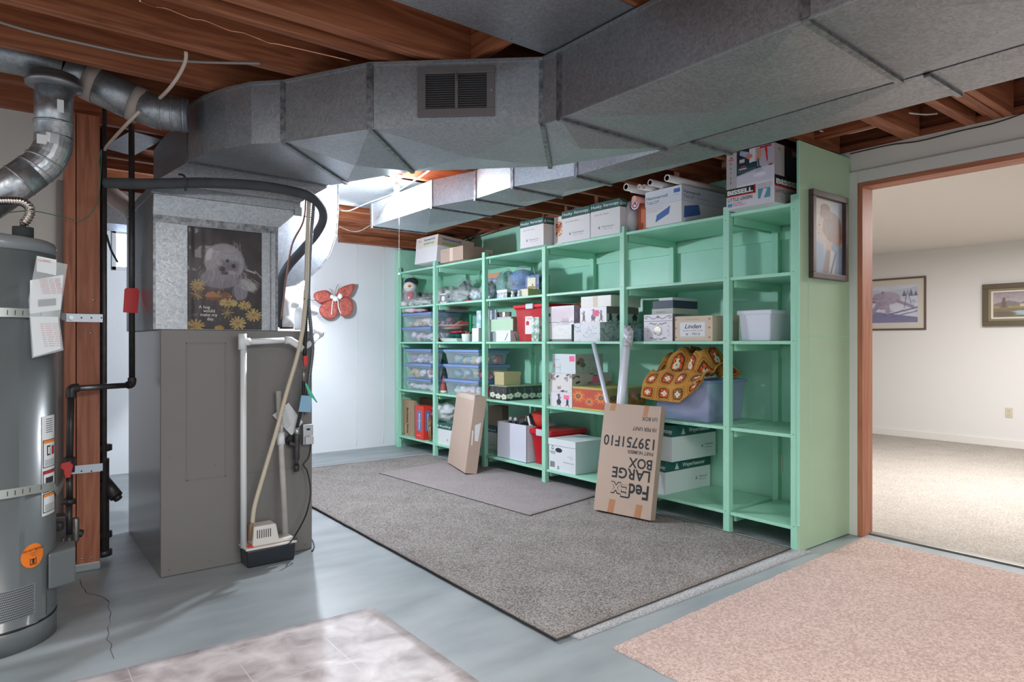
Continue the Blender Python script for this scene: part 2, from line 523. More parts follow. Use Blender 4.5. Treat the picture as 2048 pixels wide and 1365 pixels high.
# doorway: painted casing and raw wood jamb
mb = MB()
mb.box(XW - 0.02, XW, dy1, dy1 + 0.068, 0, dz + 0.075, 0)
mb.box(XW - 0.02, XW, -1.4, dy1, dz, dz + 0.075, 0)
mb.build('trim_1', [M('casing_paint', (216, 218, 213), 0.5, bump=(40, 0.08, 0.002))], kind='structure', bevel=0.003)
mb = MB()
mb.box(XW - 0.021, XW + 0.115, dy1 - 0.03, dy1, 0, dz)
mb.build('door_1', [JAMBW], kind='structure', bevel=0.001)
mb = MB(); mb.box(XW - 0.021, XW + 0.115, -1.4, dy1 - 0.03, dz - 0.028, dz)
mb.build('trim_2', [wood('door_head_wood', (150, 92, 66), (178, 114, 86), (196, 132, 102), 1)], kind='structure')
mb = MB()
mb.box(XW + 0.07, XW + 0.125, -1.4, dy1 - 0.03, 0.0, 0.012)
mb.build('trim_3', [M('threshold_metal', (150, 146, 140), 0.35, 0.9)], kind='structure', bevel=0.003)

# the carpeted room beyond
XR = 9.06
c2 = carpet('oatmeal_carpet', (190, 183, 174), (152, 144, 136), 110, 0.7, 0.01)
mb = MB(); mb.box(XW + 0.12, XR + .1, -3.0, 8.0, -0.05, 0.006)
mb.build('floor_beyond', [c2], kind='structure', origin=(6, 2, 0))
rw = M('warm_white_wall', (224, 222, 219), 0.7, bump=(60, 0.08, 0.002))
mb = MB(); mb.box(XR, XR + .1, -3, 8, 0, 2.45); mb.build('wall_beyond', [rw], kind='structure', origin=(XR, 2, 0))
mb = MB(); mb.box(XW + .12, XR, 7.9, 8.0, 0, 2.45); mb.box(XW + .12, XR, -3.1, -3, 0, 2.45); mb.build('wall_beyond_side', [rw], kind='structure')
mb = MB(); mb.box(XW + 0.1, XW + .12, 1.913, 8, 0, 2.45); mb.box(XW + .1, XW + .12, -3, 1.913, dz, 2.45); mb.box(XW + .1, XW + .12, -3, -1.4, 0, dz)
mb.build('wall_doorway_inner', [rw], kind='structure')
mb = MB(); mb.box(XW + .12, XR + .1, -3.0, 8.0, 2.35, 2.45)
mb.build('ceiling_beyond', [M('knockdown_ceiling', (226, 220, 213), 0.85, bump=(38, 0.5, 0.01))], kind='structure')
mb = MB(); mb.box(XR - 0.014, XR, -3, 8, 0.006, 0.095); mb.build('baseboard_beyond', [M('baseboard_white', (224, 221, 216), 0.45)], kind='structure', bevel=0.003)

# partition at the left behind the water heater: painted boards, end post of two studs
mb = MB()
pw = M('partition_board', (212, 206, 198), 0.7, noise=(2, (196, 190, 183), 0.7), bump=(20, 0.15, 0.003))
mb.box(-3.2, -0.62, 4.26, 4.30, 0, ZJ); mb.box(-0.61, -0.02, 4.26, 4.30, 0, ZJ); mb.box(-0.01, 0.32, 4.26, 4.30, 0, ZJ)
mb.box(-3.2, 0.32, 4.30, 4.34, 0, ZJ)
mb.build('wall_left', [pw], kind='structure', origin=(-1, 4.3, 0))
yp = 4.10
pa, pm, pb = P(130, 700, y=yp).x, P(152.5, 700, y=yp).x, P(200, 700, y=yp).x
mb = MB(); a_, b_ = P(113, 600, y=4.22).x, P(129, 600, y=4.22).x; mb.box(a_, b_, 4.20, 4.255, .3, P(120, 362, y=4.22).z); mb.build('metal_channel', [M('taupe_channel', (132, 122, 118), .5)], label='narrow grey vertical channel on the boards left of the wooden post', cat='channel', bevel=.004)
q = thing('wooden_post', 'tall reddish post of two studs behind the grey water heater', 'post', ((pa + pb) / 2, yp + .05, 0))
mb = MB(); mb.box(pa, pm - 0.002, yp + 0.004, yp + .14, 0.012, ZJ); mb.build('stud', [POSTW], q, bevel=0.002)
mb = MB(); mb.box(pm + 0.002, pb, yp, yp + .14, 0.012, ZJ); mb.build('stud', [POSTW], q, bevel=0.002)
mb = MB(); mb.box(pa - .004, pb + .004, yp - .003, yp + .15, 0, 0.045); mb.build('footing', [conc], q, bevel=0.008)
for (a, b) in ((187, 600), (182, 666), (165, 1118), (184, 1116)):
    mb = MB(); s = P(a, b, y=yp); mb.blob(s + Vector((0, -0.001, 0)), (0.006, 0.004, 0.006), 0, 1, nu=10, nv=6)
    mb.build('nail', [M('bright_nail', (190, 190, 190), 0.3, 1)], q)

# ceiling: subfloor boards with all the joists hung from it
mb = MB(); mb.box(-3.2, XW + .1, -2.6, YW, 2.635, 2.66)
ceil = mb.build('ceiling', [SUBF], kind='structure', origin=(0, 0, 2.64))
js = [(-1.7, .045), (-1.3, .045), (-0.9, .045), (-.5, .045), (-.1, .045), (.33, .045), (.75, .045), (1.12, .04), (1.165, .045), (1.215, .04), (1.29, .05), (1.57, .085), (2.03, .045), (2.38, .042), (2.43, .042), (2.53, .045), (2.60, .0), (2.90, .048), (3.335, .05), (3.80, .045), (4.22, .045), (4.62, .045), (4.95, .045), (5.28, .045), (5.65, .045), (6.10, .045), (6.53, .045), (6.86, .045)]
for (y, t) in js:
    if t <= 0: continue
    off = 0.0
    if abs(y - 1.215) < .001: off = 0.03
    if abs(y - 2.43) < .001: off = 0.012
    z0 = ZJ + off
    if abs(y - 2.38) < .001: z0 = ZJ
    mb = MB(); mb.box(-3.2 if y < 6.5 else 0, XW if y < 6.5 else XW, y, y + t, z0, 2.634)
    mb.build('joist', [JOIST], ceil, bevel=0.003)
for (x, y0, y1) in ((1.18, 1.62, 2.03), (1.62, 2.07, 2.38), (3.9, 1.66, 2.03), (1.2, 3.39, 3.79), (2.6, 6.15, 6.52)):
    b = P(820, 30, y=2.2) if x == 1.62 else None
    mb = MB(); mb.box(x, x + .045, y0, y1, 2.43, 2.63); mb.build('blocking', [wood('blocking_wood', (84, 42, 26), (140, 80, 52), (176, 110, 74), 1)], ceil, bevel=0.003)
mb = MB(); mb.box(-3.2, XW, YW - .01, YW - .001, ZJ - 0.005, 2.63); mb.box(2.95, XW, 6.84, 6.93, 2.31, 2.40)
mb.build('ledger', [JOIST], ceil)
mb = MB(); mb.box(XW - 0.002, XW + .1, -2.6, YW, ZJ - .0, ZJ + .04); mb.box(XW + .06, XW + .1, -2.6, YW, ZJ + .04, 2.63)
mb.build('rim_board', [wood('rim_wood', (78, 40, 25), (124, 68, 44), (160, 96, 64), 1)], ceil)

# ------------------------------------------------------------------ floor coverings
def mat_piece(name, pts, z0, z1, mats, label, cat, bump_edge=True, group=None, n=60, wav=0.0, edge=0.004):
    """quad-shaped textile: top sheet on a grid with a soft edge, closed sides and bottom"""
    p = [Vector((a, b, 0)) for a, b in pts]
    mb = MB(); nu = nv = n
    def top(u, v):
        q = p[0] * (1 - u) * (1 - v) + p[1] * u * (1 - v) + p[2] * u * v + p[3] * (1 - u) * v
        e = min(u, v, 1 - u, 1 - v)
        j = mnoise.noise(q * 25) * edge if e < 1e-6 else 0
        q = q + Vector((j, j * .7, 0))
        h = z1 - (z1 - z0) * 0.25 * (1 if e < 1e-6 else 0)
        h += wav * mnoise.noise(q * 2.1)
        return Vector((q.x, q.y, max(h, z0 + .001)))
    mb.grid(top, nu, nv, 0, True)
    idx = [i for i in range(nu)] + [j * nu + nu - 1 for j in range(1, nv)] + [(nv - 1) * nu + i for i in range(nu - 2, -1, -1)] + [j * nu for j in range(nv - 2, 0, -1)]
    o = len(mb.v)
    for i in idx: mb.v.append((mb.v[i][0], mb.v[i][1], z0))
    k = len(idx)
    for i in range(k):
        mb.f.append((idx[i], idx[(i + 1) % k], o + (i + 1) % k, o + i)[::-1]); mb.m.append(len(mats) - 1); mb.s.append(False)
    mb.f.append(tuple(o + i for i in range(k))[::-1]); mb.m.append(len(mats) - 1); mb.s.append(False)
    return mb.build(name, mats, label=label, cat=cat, group=group)

greyc = carpet('grey_loop_carpet', (188, 182, 178), (108, 102, 99), 135, 1.0, 0.012)
greyc2 = carpet('smooth_grey_carpet', (168, 160, 160), (126, 119, 120), 190, 0.6, 0.006)
whitep = carpet('pale_pad', (216, 218, 222), (160, 162, 166), 120, 0.9, 0.012)
edged = M('dark_carpet_edge', (70, 66, 66), 0.95)
mat_piece('carpet_underlay', [(1.84, 1.935), (3.66, 1.925), (3.66, 6.20), (1.84, 6.22)], 0.0005, 0.009, [whitep], 'pale white carpet whose edge peeks out under the big grey rug', 'carpet')
mat_piece('area_rug', [(1.755, 1.969), (3.60, 2.012), (3.585, 6.07), (1.80, 6.10)], 0.0095, 0.020, [greyc, edged], 'large grey loop pile rug lying in front of the green shelves', 'rug')
mat_piece('runner_rug', [(2.846, 3.463), (3.75, 3.62), (3.66, 5.60), (2.70, 5.43)], 0.0205, 0.028, [greyc2, edged], 'smaller smooth grey runner lying on top of the big grey rug', 'rug', wav=0.0)
# vinyl sheet lower left
vin = M('vinyl_sheet', (204, 196, 196), 0.45)
nt = vin.node_tree; b_ = nt.nodes['Principled BSDF']
tc = nt.nodes.new('ShaderNodeTexCoord'); n1 = nt.nodes.new('ShaderNodeTexNoise'); n1.inputs['Scale'].default_value = 8; n1.inputs['Detail'].default_value = 9; n1.inputs['Distortion'].default_value = 0.5
nt.links.new(tc.outputs['Object'], n1.inputs[0])
rr = nt.nodes.new('ShaderNodeValToRGB'); rr.color_ramp.elements[0].position = .3; rr.color_ramp.elements[0].color = lin((146, 134, 134)) + (1,)
rr.color_ramp.elements[1].position = .68; rr.color_ramp.elements[1].color = lin((208, 200, 200)) + (1,)
nt.links.new(n1.outputs[0], rr.inputs[0])
br = nt.nodes.new('ShaderNodeTexBrick'); br.inputs['Scale'].default_value = 1; br.inputs['Brick Width'].default_value = .335; br.inputs['Row Height'].default_value = .335
br.inputs['Mortar Size'].default_value = 0.002; br.inputs['Mortar'].default_value = lin((192, 184, 183)) + (1,); br.offset = 0.0
nt.links.new(tc.outputs['Object'], br.inputs[0]); nt.links.new(rr.outputs[0], br.inputs[1]); nt.links.new(rr.outputs[0], br.inputs[2])
nt.links.new(br.outputs[0], b_.inputs['Base Color'])
mat_piece('vinyl_sheet', [(-0.6, 1.2), (1.34, 1.25), (1.335, 2.745), (-0.6, 2.83)], 0.0005, 0.004, [vin], 'pale pinkish stone patterned vinyl sheet on the concrete', 'floor mat', n=40, edge=0.002)

# pink shag rug
pink = carpet('pink_shag', (232, 208, 198), (196, 168, 158), 85, 1.0, 0.02)
pts = [(1.90, 1.79), (1.885, 1.42), (2.05, -0.7), (4.13, -0.7), (4.165, 1.875)]
mb = MB(); nu, nv = 330, 360
a0, a1, a2, a3 = Vector((1.895, 1.80, 0)), Vector((4.163, 1.872, 0)), Vector((4.10, -0.55, 0)), Vector((1.86, -0.55, 0))
def shag(u, v):
    q = a0 * (1 - u) * (1 - v) + a1 * u * (1 - v) + a2 * u * v + a3 * (1 - u) * v
    e = min(u * 2.26, v * 2.35, (1 - u) * 2.26, (1 - v) * 2.35)
    k = mnoise.noise(q * 70) ; k2 = mnoise.noise(q * 9)
    h = 0.017 * min(1, (e / 0.03) ** 0.5 if e > 0 else 0) + 0.0032 * k + 0.0025 * k2
    if e < 0.008: q = q + Vector((mnoise.noise(q * 40) * .006, mnoise.noise(q * 40 + Vector((5, 5, 5))) * .006, 0))
    return Vector((q.x, q.y, max(0.0008, h)))
mb.grid(shag, nu, nv, 0, True)
mb.build('shag_rug', [pink], label='pink shag rug in the foreground by the doorway', cat='rug', origin=(3, 0.6, 0))

# ------------------------------------------------------------------ built-in green shelving
SZ = [0.137, 0.668, 1.21, 1.61, 2.01]     # tops of the boards
PY = [2.0, 2.45, 3.33, 4.215, 5.09, 5.99, 6.80]
PT = [2.056] * 7
sh = thing('shelving_unit', 'long built-in mint green wooden shelving along the right wall', 'shelving', (3.9, 4.4, 0))
bolt = M('screw_head', (96, 128, 116), 0.4, 0.6)
for y, t in zip(PY, PT):
    mb = MB(); mb.box(3.61, 3.652, y - .0215, y + .0215, 0.0 if y > 2.1 else 0.0, t)
    for z in (0.16, 0.69, 1.23, 1.63, 1.99):
        mb.tube([(3.611, y + .003, z - .02), (3.6085, y + .003, z - .02)], 0.0035, 8, 1)
    mb.build('post', [GREEN, bolt], sh, bevel=0.002)
    mb = MB(); mb.box(4.176, 4.218, y - .0215 + (0.03 if y < 2.1 else 0), y + .0215 + (0.03 if y < 2.1 else 0), 0, 2.02); mb.build('rear_post', [GREEN], sh, bevel=0.002)
for i in range(6):
    a, b = PY[i] + .0235, PY[i + 1] - .0235
    for z in SZ:
        mb = MB(); mb.box(3.622 if i else 3.640, 4.172, a - 0.0, b, z - 0.019, z); mb.build('shelf_board', [GREEN], sh, bevel=0.0015)
        if i == 0:
            mb = MB(); mb.box(3.618, 3.640, a, b, z - 0.019, z + .001); mb.build('edge_strip', [GREEN], sh, bevel=0.001)
for i, y in enumerate(PY):
    for z in SZ:
        mb = MB()
        if i < 6: mb.box(3.66, 4.174, y + .0225, y + .0405, z - 0.062, z - 0.0195)
        if i > 0: mb.box(3.66, 4.174, y - .0405, y - .0225, z - 0.062, z - 0.0195)
        mb.build('cleat', [GREEN], sh)
mb = MB(); mb.box(3.606, 4.216, 1.962, 1.9775, 0.006, 2.356)
mb.build('end_panel', [GREENP], sh, label='pale green end panel', bevel=0.002)
mb = MB(); mb.box(3.60, 3.6095, 1.9625, 1.9785, 0.15, 2.356)
mb.box(3.70, 3.7015, 1.9608, 1.9622, 0.1, 2.35); mb.box(3.62, 4.21, 1.9608, 1.9622, 1.237, 1.239)
mb.build('panel_edge_strip', [GREEN], sh)
# back battens on the green wall
mb = MB(); mb.box(4.205, 4.219, 2.1, 6.75, 1.90, 1.985); mb.box(4.205, 4.219, 2.1, 6.75, 1.10, 1.18)
mb.build('back_rail', [GREEN], sh)
mb = MB(); mb.box(3.66, 4.2, 6.826, 6.945, 0.0, 2.28); mb.build('far_end_panel', [GREEN], sh, bevel=.003)
# ------------------------------------------------------------------ duct work
ZB, ZT = 2.112, 2.386
N1 = [(1.787, -1.6), (1.787, -0.1), (1.787, 0.957), (1.790, 1.99), (1.784, 2.089), (1.239, 2.576), (1.014, 2.99)]
F1 = [(2.464, -1.6), (2.464, -0.1), (2.464, 0.979), (2.464, 2.00), (2.245, 2.568), (1.732, 3.09), (1.552, 3.535)]
curve = [(1.014, 2.99), (0.905, 3.10), (0.83, 3.25), (0.775, 3.41), (0.744, 3.60)]
cf = [(1.552, 3.535), (1.546, 3.57), (1.535, 3.60), (1.525, 3.63), (1.516, 3.655)]

def duct_run(root, near, far, zb, zt, mat, joint_at=None, name='duct_section', dip=0.006, top=True):
    for i in range(len(near) - 1):
        mb = MB()
        a, b = Vector(near[i] + (zb,)), Vector(near[i + 1] + (zb,))
        c, d = Vector(far[i + 1] + (zb,)), Vector(far[i] + (zb,))
        h = Vector((0, 0, zt - zb))
        m_ = (a + b + c + d) / 4 - Vector((0, 0, dip))
        mb.add([a, b, c, d, m_], [(0, 4, 1), (1, 4, 2), (2, 4, 3), (3, 4, 0)], 0)      # cross-broken bottom
        # sides, cross-broken outwards
        for (p, q, sg) in ((a, b, 1), (c, d, 1)):
            n_ = (q - p).cross(Vector((0, 0, 1))).normalized()
            cc = (p + q) / 2 + h / 2
            ctr = (a + b + c + d) / 4
            if (cc - ctr).dot(n_) < 0: n_ = -n_
            mm = cc + n_ * 0.0015
            mb.add([p, q, q + h, p + h, mm], [(0, 1, 4), (1, 2, 4), (2, 3, 4), (3, 0, 4)], 0)
        mb.add([a + h, b + h, c + h, d + h], [(0, 1, 2, 3)], 0)
        for (x, y) in ((a, d), (b, c)):
            mb.add([x, y, y + h, x + h], [(0, 1, 2, 3)], 0)
        mb.build(name, [mat], root)

def seams(root, near, far, zb, zt, idx, t=0.022, col=None):
    for i in idx:
        a, d = Vector(near[i] + (zb,)), Vector(far[i] + (zb,))
        v = (d - a).normalized(); n_ = Vector((-v.y, v.x, 0))
        mb = MB()
        o = 0.004
        # slim drive cleat along the bottom, flat band up the near and far side
        mb.prism([a - v * o - n_ * t * .35 - Vector((0, 0, .012)), a - v * o + n_ * t * .35 - Vector((0, 0, .012)), a - v * o + n_ * t * .35, a - v * o - n_ * t * .35], (d - a) + v * 2 * o)
        mb.prism([a - v * .004 - n_ * t * .5 - Vector((0, 0, .003)), a - v * .004 + n_ * t * .5 - Vector((0, 0, .003)), a + n_ * t * .5 + v * .002 - Vector((0, 0, .003)), a - n_ * t * .5 + v * .002 - Vector((0, 0, .003))], (0, 0, zt - zb + .003))
        mb.prism([d + v * .004 - n_ * t * .5, d + v * .004 + n_ * t * .5, d + n_ * t * .5 - v * .002, d - n_ * t * .5 - v * .002], (0, 0, zt - zb))
        mb.build('seam', [SEAM if col is None else col], root)

dt = thing('main_supply_duct', 'wide galvanised trunk duct curving from the furnace plenum under the joists', 'duct', (2.1, 1.2, ZB))
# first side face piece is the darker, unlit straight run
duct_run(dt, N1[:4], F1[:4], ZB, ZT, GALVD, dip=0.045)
duct_run(dt, N1[3:], F1[3:], ZB, ZT, GALV, dip=0.036)
duct_run(dt, curve, cf, ZB, ZT, GALV, dip=0.0)
seams(dt, N1, F1, ZB, ZT, (2, 3, 4, 5, 6), 0.03)
# top flange line
mb = MB()
pth = [Vector(p + (ZT + .004,)) for p in N1[:-1] + curve]
for a, b in zip(pth[:-1], pth[1:]):
    n_ = (b - a).cross(Vector((0, 0, 1))).normalized() * .004
    mb.prism([a - n_, a + n_, a + n_ - Vector((0, 0, .014)), a - n_ - Vector((0, 0, .014))], b - a)
pth = [Vector(p + (ZB,)) for p in N1[:-1] + curve]
for a, b in zip(pth[:-1], pth[1:]):
    n_ = (b - a).cross(Vector((0, 0, 1))).normalized() * .003
    mb.prism([a - n_, a + n_, a + n_ - Vector((0, 0, .006)), a - n_ - Vector((0, 0, .006))], b - a)
mb.build('flange', [GALV], dt)
# the duct register on the slanted face
A = Vector(N1[4]); B = Vector(N1[5]); dirv = (B - A).normalized()
nn = Vector((-dirv.y, dirv.x)); nn = nn if nn.dot(-A) > 0 else -nn
def on_face(px, py, off=0.0):
    r = ray(px, py); A0 = A + nn * off
    # solve t*r.xy = A0 + s*dir
    det = r[0] * -dirv.y + r[1] * dirv.x
    t = (A0.x * -dirv.y + A0.y * dirv.x) / det
    return Vector((r[0] * t, r[1] * t, CAMH + r[2] * t))
nn3 = Vector((nn.x, nn.y, 0)); ud = Vector((-dirv.x, -dirv.y, 0)) * -1
rl = on_face(836, 185); rrr = on_face(990, 185)
wR = (Vector((rrr.x, rrr.y)) - Vector((rl.x, rl.y))).length
u3 = Vector((rrr.x - rl.x, rrr.y - rl.y, 0)).normalized()
zr0, zr1 = on_face(836, 236).z, on_face(836, 137).z
bm_ = M('brown_grey_register_paint', (98, 92, 92), 0.45)
rg = thing('duct_register', 'grey metal air register with louvres mounted on the duct', 'air vent', (rl.x, rl.y, zr0))
o3 = Vector((rl.x, rl.y, zr0)) + nn3 * 0.001
H_ = zr1 - zr0
def slab(mb, u0, u1, v0, v1, d0, d1, m=0):
    p = [o3 + u3 * u0 + nn3 * d0 + Vector((0, 0, v0)), o3 + u3 * u1 + nn3 * d0 + Vector((0, 0, v0)), o3 + u3 * u1 + nn3 * d0 + Vector((0, 0, v1)), o3 + u3 * u0 + nn3 * d0 + Vector((0, 0, v1))]
    mb.prism(p, nn3 * (d1 - d0), m)
mb = MB(); bw = wR * .105
slab(mb, 0, wR, 0, H_ * .16, 0, .012); slab(mb, 0, wR, H_ * .86, H_, 0, .012); slab(mb, 0, bw, H_ * .16, H_ * .86, 0, .012); slab(mb, wR - bw, wR, H_ * .16, H_ * .86, 0, .012)
slab(mb, wR * .485, wR * .525, H_ * .16, H_ * .86, 0, .011)
mb.build('frame', [bm_], rg, bevel=0.002)
mb = MB(); slab(mb, bw, wR - bw, H_ * .16, H_ * .86, 0.0, .0012); mb.build('dark_throat', [M('vent_dark', (26, 30, 34), 0.8)], rg)
for k in range(15):
    z = H_ * (.175 + .046 * k); mb = MB()
    for (s0, s1) in ((bw, wR * .485), (wR * .525, wR - bw)):
        p = [o3 + u3 * s0 + nn3 * .002 + Vector((0, 0, z + .006)), o3 + u3 * s1 + nn3 * .002 + Vector((0, 0, z + .006)), o3 + u3 * s1 + nn3 * .009 + Vector((0, 0, z)), o3 + u3 * s0 + nn3 * .009 + Vector((0, 0, z))]
        mb.prism(p, (0, 0, 0.0016))
    mb.build('louvre', [bm_], rg)
mb = MB(); slab(mb, wR * .495, wR * .512, H_ * .7, H_ * .88, .012, .022); mb.build('damper_lever', [bm_], rg, bevel=.001)
for u in (bw * .4, wR - bw * .4):
    mb = MB(); c = o3 + u3 * u + nn3 * .012 + Vector((0, 0, H_ * .5)); mb.tube([c, c + nn3 * .003], 0.005, 10)
    mb.build('screw', [M('screw_steel', (190, 190, 192), .3, 1)], rg)

# second trunk, along the shelves
N2 = [(2.297, 4.75), (2.283, 3.82), (2.376, 3.44), (2.364, 3.04), (2.478, 2.62), (2.478, 1.854), (2.478, 0.9), (2.478, -0.1), (2.478, -1.6)]
F2 = [(2.79, 4.75), (2.78, 3.83), (2.77, 3.43), (2.77, 3.06), (2.77, 2.64), (2.77, 1.854), (2.77, 0.9), (2.77, -0.1), (2.77, -1.6)]
d2 = thing('branch_supply_duct', 'second narrower stepped galvanised duct running above the shelves', 'duct', (2.55, 2.5, ZB))
duct_run(d2, N2[:5], F2[:5], ZB, 2.29, GALV, dip=0.03)
duct_run(d2, N2[4:], F2[4:], ZB, 2.29, GALVD, dip=0.022)
seams(d2, N2, F2, ZB, 2.29, (0, 1, 2, 3, 4, 5, 6), 0.026)
# sheet metal panning nailed under the joists
pn = thing('joist_panning', 'flat grey sheet metal nailed under the joists above the trunk duct', 'duct', (0.5, 1.8, ZJ - .004))
mb = MB(); mb.box(-2.2, 1.86, 1.588, 2.072, ZJ - .004, ZJ - .001); mb.build('sheet', [GALVD], pn)
for k in range(9):
    for y in (1.61, 2.05): mb = MB(); mb.tube([(-.3 + k * .27, y, ZJ - .004), (-.3 + k * .27, y, ZJ - .006)], 0.004, 8); mb.build('nail', [SEAM], pn)
p2 = thing('return_panning', 'bright sheet metal panning behind the hanging bulb', 'duct', (2.3, 4.8, ZJ - .005))
mb = MB(); mb.add([(1.45, 4.30, ZJ - .004), (1.45, 5.29, ZJ - .004), (3.0, 5.29, ZJ - .004), (3.0, 4.30, ZJ - .004), (2.2, 4.8, ZJ - .016)], [(0, 4, 1), (1, 4, 2), (2, 4, 3), (3, 4, 0)])
mb.box(1.45, 3.0, 5.285, 5.29, ZJ - .03, ZJ - .004); mb.build('sheet', [GALV], p2)

# return-air drop: a curved-heel rectangular elbow beside the furnace
el = thing('return_air_elbow', 'big pale duct elbow with curved heel behind the black hoses', 'duct', (1.5, 4.75, 1.3))
ey0, ey1 = 4.64, 5.18
def Pe(a, b): q = P(a, b, y=ey0); return (q.x, q.z)
top_l = Pe(560, 350); outer = [Pe(676, 350), Pe(676, 420), Pe(673, 470), Pe(660, 508), Pe(641, 535), Pe(617, 556), Pe(590, 570), Pe(550, 577)]
inner = [(outer[-1][0], outer[-1][1] + .02), (1.15, outer[-1][1] + .02), (1.15, 2.370)]
outer[0] = (outer[0][0], 2.370)
ring_ = outer + inner
mb = MB(); n = len(ring_)
cx_ = 1.35; cz_ = 2.2
vs_ = [(a, ey0, b) for a, b in ring_] + [(a, ey1, b) for a, b in ring_]
cen = Vector((1.62, ey0 - .015, 2.05))
mb.add(vs_[:n] + [cen], [(i, (i + 1) % n, n) for i in range(n)], 0)
mb.add(vs_, [(i, n + i, n + (i + 1) % n, (i + 1) % n) for i in range(n)], 0)
mb.add(vs_[n:], [tuple(range(n))], 0)
mb.build('cheek', [galv('bright_galvanised', (112, 116, 122), (94, 98, 104), 0.42, 0.9, 120)], el)
mb = MB(); mb.tube([(a, ey0 - .003, b) for a, b in outer], 0.005, 6); mb.build('seam', [SEAM], el)

# odds and ends of duct behind the post, by the window
bd = thing('window_duct', 'pale galvanised duct crossing above the far window behind the post', 'duct', (0.9, 6.1, 2.2))
mb = MB(); mb.box(-.4, 1.6, 5.9, 6.3, 2.12, 2.38); mb.build('duct_section', [GALV], bd)
for x_ in (.55, .95):
    mb = MB(); mb.box(x_, x_ + .03, 5.895, 6.305, 2.115, 2.385); mb.build('seam', [SEAM], bd)
mb = MB(); mb.tube([P(150, 336, y=5.2) + Vector((-.15, 0, .12)), P(150, 336, y=5.2), P(205, 378, y=5.2), P(330, 472, y=5.2)], .062, 20); mb.build('sloping_pipe', [M('beige_pipe', (186, 166, 156), .5)], label='beige round pipe sloping down between the post and the plenum', cat='pipe')
mb = MB(); q = [P(a, b, z=2.397) for a, b in ((205, 296), (267, 312), (326, 280), (262, 262))]; mb.prism(q, (0, 0, .002)); mb.build('sheet_patch', [GALVD], label='grey sheet metal patch nailed under the joists behind the post', cat='sheet metal')
# ------------------------------------------------------------------ furnace
FX0, FX1, FY0, FY1, FZ = 0.645, 1.436, 3.745, 4.80, 1.268
fm = M('taupe_enamel', (124, 121, 118), 0.42, noise=(1.5, (118, 115, 112), 0.6))
fs = M('furnace_side_enamel', (122, 98, 86), 0.16, 0.85)
fu = thing('furnace', 'tall taupe grey furnace cabinet standing on the concrete', 'furnace', ((FX0 + FX1) / 2, 4.27, 0))
mb = MB(); mb.box(FX0, FX1, FY0 + .012, FY1, 0.0, FZ); mb.build('cabinet', [M('cabinet_side_metal', (150, 138, 132), 0.22, 0.8)], fu, bevel=0.004)
mb = MB(); mb.box(FX0 + .001, FX1 - .001, FY0, FY0 + .011, 0.002, FZ - .001)
ql = [P(a, 700, y=FY0).x for a in (363, 470, 482, 600)]
mb.build('front_panel', [fm], fu, bevel=0.003)
mb = MB()                                            # raised panel outlines pressed in the front
def frame(mb, x0, x1, z0, z1, y, t=.006, d=.0022):
    mb.box(x0, x1, y - d, y, z0, z0 + t); mb.box(x0, x1, y - d, y, z1 - t, z1); mb.box(x0, x0 + t, y - d, y, z0, z1); mb.box(x1 - t, x1, y - d, y, z0, z1)
frame(mb, P(372, 700, y=FY0).x, P(452, 700, y=FY0).x, .48, 1.20, FY0 - .0005)
frame(mb, P(492, 700, y=FY0).x, P(590, 700, y=FY0).x, .48, 1.20, FY0 - .0005)
mb.build('pressed_rib', [fm], fu, bevel=0.001)
for a, b in ((338, 1140), (430, 690), (430, 930), (525, 905), (608, 905), (352, 700), (420, 1122), (338, 915), (610, 1090), (522, 700)):
    s = P(a, b, y=FY0); mb = MB(); mb.tube([s + Vector((0, 0, 0)), s + Vector((0, -.003, 0))], 0.004, 8)
    mb.build('screw', [M('dull_screw', (120, 118, 116), .4, .8)], fu)

# ------------------------------------------------------------------ plenum above the furnace
pl = thing('supply_plenum', 'galvanised sheet metal plenum box on top of the furnace', 'duct', (0.95, 4.2, FZ))
bx0, bx1 = P(306, 500, y=FY0).x, P(556, 500, y=FY0).x
by0, by1 = FY0 + .004, 4.62
zt_ = 1.845
mb = MB(); mb.box(bx0, bx1, by0, by1, FZ, zt_)
mb.build('box_body', [GALV], pl, bevel=0.002)
# front frame around the poster with folded corners
mb = MB()
mb.box(bx0, bx0 + .012, by0 - .004, by0, FZ, zt_); mb.box(bx1 - .012, bx1, by0 - .004, by0, FZ, zt_)
xs = P(541, 500, y=FY0).x
mb.box(xs, xs + .004, by0 - .006, by0, FZ, zt_ - .02)
mb.box(bx0, bx1, by0 - .006, by0, zt_ - .03, zt_ + .006)
mb.build('edge_seam', [SEAM], pl)
# cross-broken left side
mb = MB(); c = Vector((bx0 - .014, (by0 + by1) / 2, (FZ + zt_) / 2))
mb.add([(bx0 - .001, by0, FZ), (bx0 - .001, by1, FZ), (bx0 - .001, by1, zt_), (bx0 - .001, by0, zt_), c], [(0, 1, 4), (1, 2, 4), (2, 3, 4), (3, 0, 4)])
mb.build('side_cross_break', [GALV], pl)
